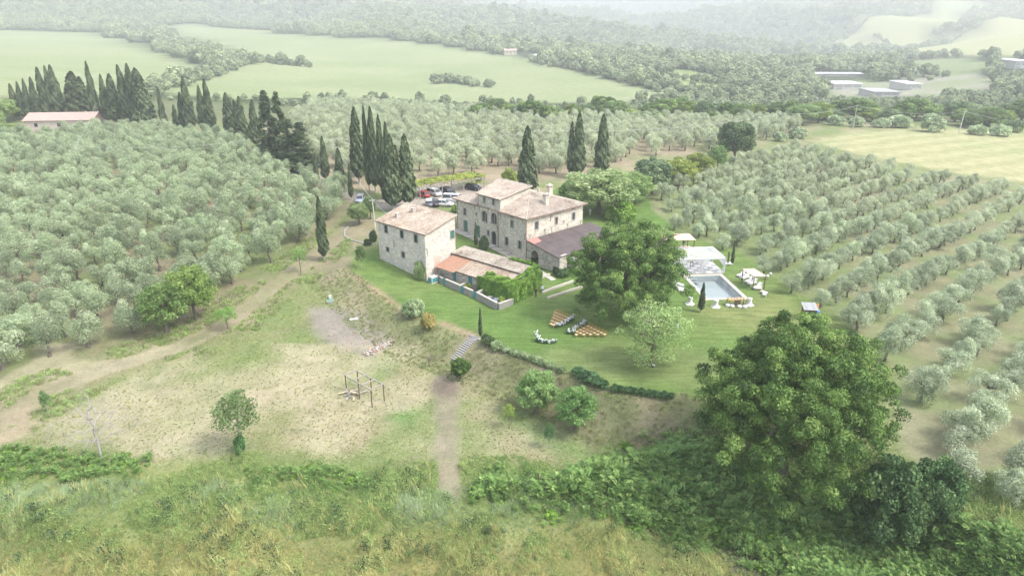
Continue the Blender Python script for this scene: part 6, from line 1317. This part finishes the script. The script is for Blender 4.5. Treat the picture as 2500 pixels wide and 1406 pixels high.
person('person in a dark suit standing in the stone arch','stand',tuple(MH.matrix_basis@Vector((0.2,-1.35,0.0))),-0.7,BSUIT,BSUIT); person('person in black standing at the ivy corner','stand',pix(1308,727),0.4,BSUIT,BSUIT)
p=pix(1323,712); person('person in a pale shirt sitting on the low garden wall','sit',(p[0],p[1],p[2]-0.02),0.3,LSHIRT,BSUIT); person('person in dark shirt and jeans under the large canopy','stand',pix(1668,607)+np.array([0,0,0.12]),3.0,DSHIRT,JEANS); person('person in pale blue seen behind the half-bare tree','stand',pix(1653,814),1.0,LSHIRT,LSHIRT)
# ------------------------------------------------------------------ poles and wires
POLE=plain('concrete_pole',(0.50,0.48,0.44),0.9,0.1,5); WIRE=plain('pale_wire',(0.55,0.55,0.53),0.6,0.05,3)
TOPS={}
def pole(k,u,vb,vt,label,rad=0.13,du=0,arm=True):
    p=pix(u,vb); h=pxh(p,vt); e=empty('utility_pole',p,0.3,label,'pole'); dx=du*mpp(p); MB().tube([(0,0,-0.3),(dx,0,h)],[rad,rad*0.7],8).build('shaft',POLE,e)
    if arm: MB().box((dx,0,h-0.35),(1.1,0.09,0.09)).build('crossarm',POLE,e); [MB().lathe([(0.0,0),(0.05,0.02),(0.05,0.12),(0,0.15)],(dx+s*0.45,0,h-0.3),6).build('insulator',WPAINT,e) for s in (-1,1)]
    TOPS[k]=np.array(p)+np.array([dx*math.cos(0.3),dx*math.sin(0.3),h-0.1])
pole('a',917,560,485,'pale pole in front of the broad cypress by the stone house',0.12,-3); pole('b',821,412,338,'slender pole by the lane behind the cypresses',0.12,-5); pole('c',203,400,355,'leaning pale pole standing in the left grove',0.14,-10); pole('d',253,304,255,'pale pole beside the barn',0.14,-9)
pole('e',2083,312,258,'pole at the back edge of the ripe field',0.15); pole('f',2340,326,272,'thick pole with fittings at the right of the ripe field',0.2,5); pole('g',1714,296,275,'small pole before the valley trees',0.14); pole('h',2560,350,300,'pole beyond the right edge of the ripe field',0.14)
for k,u,vb,vt,l in (('x',1528,296,240,'tall lamp mast with two heads in the valley trees'),('y',1990,292,240,'lamp mast among the valley trees on the right')):
    p=pix(u,vb); h=pxh(p,vt); e=empty('lamp_mast',p,0,l,'lamp post'); MB().tube([(0,0,0),(0,0,h)],[0.14,0.08],6).build('mast',POLE,e); MB().box((0,0,h),(1.8,0.2,0.16)).build('lamp_head',WPAINT,e)
def wire(a,b_,sag,label):
    a,b_=np.array(a),np.array(b_); pts=[tuple(a+(b_-a)*t_-np.array([0,0,4*sag*t_*(1-t_)])) for t_ in np.linspace(0,1,17)]; o=MB().tube(pts,0.028,4).build('overhead_wire',WIRE); tag(o,label,'wire')
pk=pix(700,400)+np.array([0,0,8]); wire(TOPS['c'],pk,1.8,'wire from the grove pole to the conifers'); wire(TOPS['d'],TOPS['c'],1.2,'wire from the barn pole down to the grove pole'); wire(TOPS['b'],TOPS['a'],0.9,'wire from the lane pole to the stone house pole'); wire(TOPS['a'],tuple(LH.matrix_basis@Vector((3.0,12.0,8.6))),0.3,'short wire from the pole to the stone house roof')
wire(TOPS['b'],pix(1330,395)+np.array([0,0,9]),1.6,'wire crossing behind the villa on the left'); wire(pix(1330,395)+np.array([0,0,9]),pix(1905,330)+np.array([0,0,8]),2.2,'long wire across the middle grove'); wire(pix(1905,330)+np.array([0,0,8]),TOPS['e'],1.2,'wire rising to the pole by the ripe field'); wire(TOPS['e'],TOPS['f'],1.8,'wire over the back of the ripe field'); wire(TOPS['f'],TOPS['h'],1.2,'wire leaving over the right edge')
# ------------------------------------------------------------------ barn and far buildings
BRNT=plain('barn_tile',(0.40,0.29,0.25),0.85,0.15,0.8); BRNW=plain('barn_wall',(0.50,0.44,0.37),0.9,0.15,1.0)
def gable(name,u0,u1,vb,h,dep,label,rz=0.0,wallm=BRNW,roofm=BRNT,rise=1.2,wins=3):
    A=pix(u0,vb); B_=pix(u1,vb); c=(A+B_)/2; L=abs(B_[0]-A[0]); e=empty(name,(c[0],c[1],gz(c[0],c[1])),rz,label,'building')
    MB().box((0,dep/2,h/2-0.5),(L,dep,h+1)).build('wall',wallm,e); ov=0.5; rf=MB(); x=L/2+ov
    rf.face([(-x,-ov,h),(x,-ov,h),(x,dep/2,h+rise),(-x,dep/2,h+rise)]); rf.face([(-x,dep/2,h+rise),(x,dep/2,h+rise),(x,dep+ov,h),(-x,dep+ov,h)]); rf.face([(-x+ov,0,h-0.05),(-x+ov,dep/2,h+rise-0.1),(-x+ov,dep,h-0.05)]); rf.face([(x-ov,0,h-0.05),(x-ov,dep,h-0.05),(x-ov,dep/2,h+rise-0.1)]); rf.build('roof',roofm,e)
    for k in range(wins): MB().box((-L/2+L*(k+0.5)/wins,-0.02,h*0.55),(min(1.2,L/wins*0.4),0.06,min(1.3,h*0.35))).build('window',GLASS,e)
    return e
gable('barn',72,222,318,3.6,12,'long low barn with pink tiled roof among the cypresses',0.12,rise=2.2)
FWH=plain('factory_white',(0.50,0.49,0.46),0.7,0.04,0.2); FGR=plain('factory_roof',(0.60,0.61,0.63),0.6,0.05,0.2); FDK=plain('factory_band',(0.30,0.31,0.31),0.4,0.1,0.3)
def hall(u0,u1,vb,vt,dep,label,roof=FGR):
    A=pix(u0,vb); B_=pix(u1,vb); c=(A+B_)/2; L=abs(B_[0]-A[0]); z=min(gz(A[0],A[1]),gz(B_[0],B_[1]),gz(c[0],c[1])); h=pxh((c[0],c[1],z),vt); e=empty('factory_hall',(c[0],c[1],z),-0.05,label,'building','white halls in the valley')
    MB().box((0,dep/2,h/2-1),(L,dep,h+2)).build('wall',FWH,e); MB().box((0,dep/2,h+0.15),(L+1.2,dep+1.2,0.5)).build('roof',roof,e); n=max(3,int(L/7))
    for k in range(n): MB().box((-L/2+L*(k+0.5)/n,-0.05,h*0.62),(L/n*0.78,0.12,h*0.22)).build('window',FDK,e)
    MB().box((-L*0.3,-0.05,h*0.2),(4,0.14,h*0.4)).build('door',FDK,e)
hall(2036,2102,220,206,22,'left white flat-roofed hall in the valley'); hall(2194,2266,220,206,26,'right white flat-roofed hall in the valley'); hall(2125,2205,236,226,24,'grey-roofed low hall between the two white ones',FDK); hall(2455,2540,168,150,34,'white hall at the right edge of the valley'); hall(2005,2032,134,126,14,'small pale building on the far right slope'); hall(1985,2110,186,181,14,'long low pale building above the valley woods')
gable('farmhouse',1232,1262,136,5.5,9,'pinkish farmhouse on the far hill edge',0.2,rise=2.0); gable('farmhouse',1304,1322,143,3.2,8,'small white outbuilding right of the far farmhouse',0.1,FWH,FGR)
# ------------------------------------------------------------------ woods, hedgerows, valley trees
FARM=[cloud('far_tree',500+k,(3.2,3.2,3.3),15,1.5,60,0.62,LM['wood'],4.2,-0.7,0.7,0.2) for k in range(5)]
fieldname=np.array(REG)[reg]
fmask=(np.isin(fieldname,['hill_field','ripe_field'])).astype(float)
def bil(Z,x,y):
    i=np.clip(np.searchsorted(GX,x)-1,0,len(GX)-2); j=np.clip(np.searchsorted(GY,y)-1,0,len(GY)-2); fx=(x-GX[i])/(GX[i+1]-GX[i]); fy=(y-GY[j])/(GY[j+1]-GY[j])
    return (Z[j,i]*(1-fx)+Z[j,i+1]*fx)*(1-fy)+(Z[j+1,i]*(1-fx)+Z[j+1,i+1]*fx)*fy
def zsurf(x,y): return bil(ZZ,np.asarray(x,float),np.asarray(y,float))
pts=[]
for (d0,d1,sp,sc) in ((345,430,6.0,0.45),(430,520,6.5,0.7),(520,600,7.5,0.95),(600,1000,8.5,1.05),(1000,1700,10.5,1.3),(1700,2800,15,1.8),(2800,5000,26,2.9),(5000,11000,55,5.5)):
    x=np.arange(-d1*0.86,d1*0.86,sp); y=np.arange(d0,d1,sp); X,Y=np.meshgrid(x,y); X=X.ravel()+rng.normal(0,sp*0.3,X.size); Y=Y.ravel()+rng.normal(0,sp*0.3,Y.size)
    k=(np.abs(X)<Y*0.82+20); X=X[k];Y=Y[k]
    fm=bil(fmask,X,Y); k=fm<0.35; 
    if d0<400: k&=(rng.random(len(X))<0.9)
    X=X[k];Y=Y[k]; S=sc*np.exp(rng.normal(0,0.22,len(X)))*(0.8+0.5*fbm(X,Y,40,91)); pts.append(np.stack([X,Y,zsurf(X,Y)-0.6*sc,S],1))
P=np.concatenate(pts)
# keep clearings round the halls and the open scrub
q=project(P[:,:3]); u,v=q[:,0],q[:,1]; qt=project(P[:,:3]+np.stack([0*u,0*u,P[:,3]*8.5],1))[:,1]; clear=np.zeros(len(P),bool)
for (u0,u1,v0,v1) in ((2020,2290,198,236),(2440,2560,146,172),(1225,1330,126,142),(1985,2120,178,190),(2000,2040,122,136),(2280,2420,190,215)): clear|=(u>u0-6)&(u<u1+6)&(qt<v1-4)&(v>v0+4)

for fp in FIELDS_PX: clear|=(sdist(u,qt,np.array(fp,float))>2)&(rng.random(len(P))<0.85)
clear|=(u<-250)|(u>2750); P=P[~clear]; n=len(P)
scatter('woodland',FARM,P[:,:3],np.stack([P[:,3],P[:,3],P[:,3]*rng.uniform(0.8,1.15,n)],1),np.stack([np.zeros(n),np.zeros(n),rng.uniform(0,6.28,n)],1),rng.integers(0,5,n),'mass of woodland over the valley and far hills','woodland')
HL=[[(380,222),(440,205),(520,185),(580,160),(640,150),(700,160),(760,165)],[(520,140),(560,150),(590,158)],[(1060,205),(1110,200),(1160,210),(1200,213)],[(1300,150),(1380,165),(1420,172),(1500,185),(1560,198),(1620,215),(1680,226),(1740,236)],[(2170,130),(2250,112),(2330,95),(2400,78),(2470,65),(2520,55)],[(2130,98),(2165,104),(2185,118)],[(2050,128),(2130,128),(2200,126),(2260,120)],[(1560,188),(1700,200),(1800,212)],[(2060,96),(2120,78),(2200,66)]]
hp=[]
for li,L in enumerate(HL):
    wp=[pix(*q) for q in L]
    for i in range(len(wp)-1):
        d=wp[i+1]-wp[i]; nn=max(2,int(np.linalg.norm(d)/4.5))
        for k in range(nn):
            c=wp[i]+d*(k+random.random())/nn
            for _ in range(2 if li in (0,2,3) else 1): hp.append((c[0]+random.gauss(0,4 if li in (0,2,3) else 1.5),c[1]+random.gauss(0,4 if li in (0,2,3) else 1.5)))
hp=np.array(hp); n=len(hp); S=np.exp(rng.normal(0,0.3,n))*0.72; scatter('hedgerow',FARM,np.stack([hp[:,0],hp[:,1],zsurf(hp[:,0],hp[:,1])-0.5],1),np.stack([S,S,S],1),np.stack([np.zeros(n),np.zeros(n),rng.uniform(0,6.28,n)],1),rng.integers(0,5,n),'bushy hedgerows dividing the far fields','hedgerow')
# broadleaf trees of the valley belt that can be told apart, and cypresses among them
VB=[]
for i in range(46):
    u=1180+i*30+random.uniform(-12,12); v=296-6*math.sin(i*0.9)+random.uniform(-4,4)+(8 if u>2300 else 0); VB.append((u,v,random.uniform(30,58),random.uniform(44,86)))
kd=['oak','dark','pale','oak','yellow']
for i,(u,v,h,w_) in enumerate(VB):
    k=kd[(i*7)%5]; c={'dark':(1.7,1.7,1.5),'pale':(0.75,0.85,0.7),'yellow':(0.75,0.85,0.8)}.get(k)
    tree_px('broadleaf_tree',BROAD[k][i%2],u,v,v-h,w_,'leafy tree, %s from the left in the belt beyond the middle grove'%ordn(i),9.7,8.0,'tree','trees of the valley belt',c)
FB=[(1610,420-118,28,60,'pale',(0.8,0.85,0.75)),(2195,312,30,58,'olive',None),(2275,322,42,62,'olive',None),(2385,330,24,44,'olive',None),(2440,332,26,50,'olive',None),(2150,312,22,46,'olive',None),(1945,338,26,44,'olive',None),(1905,345,22,36,'olive',None),(2470,322,30,50,'dark',(1.5,1.5,1.2)),(2420,308,44,54,'oak',None),(2040,306,24,44,'olive',None),(2090,310,24,40,'olive',None)]
for i,(u,v,h,w_,k,c) in enumerate(FB):
    bush_px('shrub','olive' if k=='olive' else ('dark' if k=='dark' else 'pale' if k=='pale' else 'sumac'),u,v,v-h,w_,'rounded grey-green bush, %s listed along the far edge of the ripe field'%ordn(i) if False else 'rounded bush, %s along the back edge of the ripe field'%ordn(i),'shrub','bushes along the ripe field',(1.0,1.05,0.95) if k=='olive' else c)
bush_px('shrub','gold',1965,288,276,38,'yellow broom bush at the back of the ripe field')
# left edge: pale trees behind the barn
for i,(u,v,h,w_) in enumerate(((15,300,60,70),(40,285,50,60),(-20,330,60,80),(25,340,40,60))): tree_px('broadleaf_tree',BROAD['pale'][i%2],u,v,v-h,w_,'pale hazy tree, %s beside the barn at the left edge'%ordn(i),9.7,8.0,'tree','trees by the barn',(0.85,0.9,0.75))
# ------------------------------------------------------------------ grasses and weeds
def tuft(seed,mat,n=46,h=0.75,spread=0.42,wid=0.028,lean=0.55):
    r=np.random.default_rng(seed); a=r.uniform(0,6.283,n); rr=spread*np.sqrt(r.random(n)); B0=np.stack([rr*np.cos(a),rr*np.sin(a),np.zeros(n)],1); hh=h*r.uniform(0.55,1.1,n)
    wind=np.array([0.5,-0.25]); l=np.stack([r.normal(0,0.35,n)+wind[0],r.normal(0,0.35,n)+wind[1]],1)*lean*hh[:,None]
    M=B0+np.concatenate([l*0.35,hh[:,None]*0.6],1); E_=B0+np.concatenate([l,hh[:,None]*0.95],1); s=np.stack([-np.sin(a+r.normal(0,1,n)),np.cos(a),np.zeros(n)],1)*wid
    Q1=np.stack([B0-s,B0+s,M+s*0.9,M-s*0.9],1); Q2=np.stack([M-s*0.9,M+s*0.9,E_+s*0.15,E_-s*0.15],1); t_=np.clip(r.normal(0.5,0.2,n),0,1); return quads_mesh('tuft',np.concatenate([Q1,Q2]),[mat],np.concatenate([t_,np.clip(t_+0.1,0,1)]))
def weedm(seed,mat,n=60,h=0.6,sp=0.5,leaf=0.07):
    r=np.random.default_rng(seed); C=np.stack([r.normal(0,sp*0.5,n),r.normal(0,sp*0.5,n),r.uniform(0.03,h,n)],1); return quads_mesh('weed',leaf_quads(C,r.normal(size=(n,3))+np.array([0,0,0.6]),r.uniform(0.5,1.3,n)*leaf,0.45,r),[mat],np.clip(r.normal(0.5,0.22,n),0,1))
def field_pts(n,x0,x1,y0,y1,cond):
    x=rng.uniform(x0,x1,n); y=rng.uniform(y0,y1,n); z=zsurf(x,y); q=project(np.stack([x,y,z],1)); k=cond(q[:,0],q[:,1],x,y)&(q[:,0]>-120)&(q[:,0]<2620)&(q[:,1]<1520); return np.stack([x[k],y[k],z[k]],1),q[k]
MT=[tuft(601,LM['grass'],60,0.5,0.4,0.02,0.6),weedm(602,LM['grass'],100,0.5,0.5,0.062),tuft(603,LM['silver'],60,0.5,0.42,0.016,0.9),tuft(604,LM['straw'],60,0.5,0.4,0.016,0.7),weedm(605,LM['straw'],90,0.45,0.5,0.045),weedm(606,LM['sumac'],80,0.6,0.6,0.085),weedm(607,LM['dark'],50,0.9,0.3,0.1),tuft(608,LM['straw'],16,1.15,0.3,0.02,0.35)]
def mcond(u,v,x,y): return (v+(fbm(x,y,8,65)-0.5)*60>1112+np.maximum(0,u-1100)*0.02)&~((np.abs(u-1095)<32)&(v<1215))
P,q=field_pts(95000,-60,62,34,82,mcond); x,y=P[:,0],P[:,1]; n=len(P)
ph=fbm(x,y,9,69); och=sst(1230,1385,q[:,1]+(ph-0.5)*160); sil=sst(0.5,0.64,fbm(x,y,7,93))*(q[:,1]>1180); wd=sst(0.52,0.66,fbm(x,y,5,95))*sst(1260,1140,q[:,1])
rr=rng.random(n); idx=np.where(rr<och*0.8,rng.integers(3,5,n),np.where(rr<och*0.8+sil*0.65*(1-och),2,np.where(rng.random(n)<wd*0.8,5,rng.integers(0,2,n))))
S=(0.25+1.25*sst(0.3,0.7,fbm(x,y,2.6,97)))*rng.uniform(0.8,1.25,n)*sst(1085,1210,q[:,1]+(fbm(x,y,4,23)-0.5)*90).clip(0.22,1); A=fbm(x,y,6,99)*9
xx_=rng.random(n); idx=np.where(xx_<0.025,6,np.where(xx_<0.05,7,idx)); keep=rng.random(n)<0.95
scatter('meadow_grass',MT,P[keep],np.stack([S*0.95,S*0.95,S],1)[keep],np.stack([0.25*np.sin(A),0.25*np.cos(A),rng.normal(0,0.5,n)+A*0.4],1)[keep],idx[keep],'tall windblown meadow grass in the foreground','grass')
# thicket at the lower right
SU=[]
for k in range(4):
    r=np.random.default_rng(700+k); fr=34; Q=[];T=[]
    for f in range(fr):
        a=r.uniform(0,6.283); el=r.uniform(0.1,1.2); o0=np.array([r.normal(0,0.35),r.normal(0,0.35),r.uniform(0.6,1.7)]); d=np.array([math.cos(a)*math.cos(el),math.sin(a)*math.cos(el),math.sin(el)]); L=r.uniform(0.5,0.95); m_=11; tt=np.repeat(np.linspace(0.1,1,m_),2); sd_=np.tile([-1,1],m_); side=np.cross(d,[0,0,1]); side/=np.linalg.norm(side)+1e-9
        C=o0+np.outer(tt*L,d)-np.outer(0.35*L*tt**2,[0,0,1])+np.outer(sd_*0.11*(1.1-0.6*tt),side); nr=np.tile(np.cross(side,d)*np.sign(np.cross(side,d)[2]+1e-9),(m_*2,1))+r.normal(0,0.25,(m_*2,3)); Q.append(leaf_quads(C,nr,np.full(m_*2,0.095),0.36,r,np.outer(sd_,side)+d*0.5)); T.append(np.clip(r.normal(0.5,0.2)+r.normal(0,0.08,m_*2),0,1))
    SU.append(quads_mesh('sumac',np.concatenate(Q),[LM['sumac']],np.concatenate(T)))
def tpoly(px): return np.array(px,float)
THK=tpoly([(1200,1195),(1290,1190),(1400,1165),(1500,1120),(1620,1085),(1720,1100),(1800,1150),(2000,1180),(2200,1250),(2340,1280),(2500,1330),(2620,1350),(2620,1600),(1950,1600),(1900,1400),(1760,1335),(1560,1300),(1430,1245),(1300,1225)])
def tcond(u,v,x,y): return sdist(u,v,THK)+(fbm(x,y,4,41)-0.5)*130+rng.normal(0,14,len(u))>0
P,q=field_pts(15000,-5,75,34,70,tcond); P=P[:2600]; q=q[:2600]
TH2=[tpoly(t_) for t_ in ([(-150,1105),(120,1100),(240,1105),(370,1118),(330,1165),(150,1175),(-150,1165)],[(600,1150),(760,1145),(900,1165),(1050,1175),(1055,1215),(880,1200),(640,1185)],[(1130,1190),(1210,1175),(1240,1215),(1150,1225)])]
Pb,qb=field_pts(9000,-62,10,45,80,lambda u,v,x,y:np.max([sdist(u,v,t_) for t_ in TH2],0)+(fbm(x,y,3,31)-0.5)*50>0); Pb=Pb[:620]; qb=qb[:620]; nb=len(P); P=np.concatenate([P,Pb]); q=np.concatenate([q,qb]); n=len(P); hh=(0.5+0.9*fbm(P[:,0],P[:,1],4.5,43))*sst(1080,1250,q[:,1]*0+1200).clip(0.5,1)*np.clip(0.5+sdist(q[:,0],q[:,1],THK)/90,0.45,1.5); hh[nb:]*=0.8; hh[:nb]*=1.25; hh*=np.exp(rng.normal(0,0.25,n)); hh=np.minimum(hh,np.where(q[:,1]>1330,0.85,1.45))
DK=BUSH['dark'].copy(); 
scatter('undergrowth',SU+[BUSH['sumac'],BUSH['ivy']],P,np.stack([hh*1.15,hh*1.15,hh],1)*np.where(rng.random(n)<0.0,1,1)[:,None],np.stack([np.zeros(n),np.zeros(n),rng.uniform(0,6.28,n)],1),np.where(rng.random(n)<0.75,rng.integers(0,4,n),rng.integers(4,6,n)),'dense dark green thicket of sumac and brambles','undergrowth')
# weeds on the bank and rough edges
WE=[weedm(801,LM['weed'],70,0.6,0.6,0.075),weedm(802,LM['weed'],60,0.8,0.5,0.065),tuft(803,LM['weed'],40,0.65,0.4,0.022,0.5),tuft(804,LM['grass'],36,0.45,0.4,0.02,0.5)]
def bcond(u,v,x,y):
    s=sdist(x,y,PLAT); steps=pdist(u,v,[(1160,822),(1105,880)])>15
    return (s<0.2)&(s>-7.5)&(u>690)&(u<1760)&(v>640)&steps&(y<112)
P,q=field_pts(26000,-40,30,60,112,bcond); n=len(P); S=(0.25+0.6*fbm(P[:,0],P[:,1],3,47))*np.where(q[:,0]>1150,1.0,0.8); idx=np.where(rng.random(n)<0.35+0.3*(q[:,0]<1150),rng.integers(2,4,n),rng.integers(0,2,n))
scatter('bank_weeds',WE,P,np.stack([S,S,S],1),np.stack([np.zeros(n),np.zeros(n),rng.uniform(0,6.28,n)],1),idx,'rough weeds and dry stalks covering the lawn bank','weeds')
# fringe of grass under the left grove, scattered tufts in the cut field
fe=np.array(wpoly(TRACK_PX)); 
def gcond(u,v,x,y):
    d=pdist(x,y,fe); return (d>2.0)&(d<6.0)&(u<860)&(fbm(x,y,5,17)>0.42)
P1,q1=field_pts(15000,-75,-15,60,135,gcond)
def dcond(u,v,x,y): return (v>700)&(v<1125)&(u<1700)&(sdist(x,y,PLAT)<-6)&(fbm(x,y,2.2,19)>0.36)&((np.abs(u-1090)>38)|(v<920))&(pdist(x,y,fe)>1.4)&(sdist(u,v,np.array([(760,755),(830,752),(880,772),(940,800),(962,845),(900,872),(840,858),(790,832),(765,800)],float))<0)
P2,q2=field_pts(60000,-55,30,52,110,dcond); P=np.concatenate([P1,P2]); n=len(P); S=np.concatenate([np.full(len(P1),0.7),np.full(len(P2),0.19)])*rng.uniform(0.6,1.3,n)
scatter('rough_grass',[WE[3],WE[2],MT[0],WE[1],MT[3],MT[4]],P,np.stack([S*1.3,S*1.3,S],1),np.stack([np.zeros(n),np.zeros(n),rng.uniform(0,6.28,n)],1),np.concatenate([rng.choice([0,2,2,1],len(P1)),rng.choice([0,5,5,5,5,5,4,1],len(P2))]),'rough tufts of grass along the track and in the cut field','grass')
# ------------------------------------------------------------------ haze
m=bpy.data.materials.new('haze'); m.use_nodes=True; t=m.node_tree; t.nodes.clear()
out=t.nodes.new('ShaderNodeOutputMaterial'); pv=t.nodes.new('ShaderNodeVolumePrincipled')
pv.inputs['Color'].default_value=(0.93,0.965,1.0,1); pv.inputs['Density'].default_value=HAZE; pv.inputs['Anisotropy'].default_value=0.2
t.links.new(pv.outputs[0],out.inputs['Volume'])
zt=float(ZZ[(YY<20000)].max())+25; zb=float(ZZ.min())-2
o=MB().box((0,5600,(zt+zb)/2),(22500,13000,zt-zb)).build('haze',m); tag(o,'thin pale haze hanging over the whole valley','haze',None,'stuff')
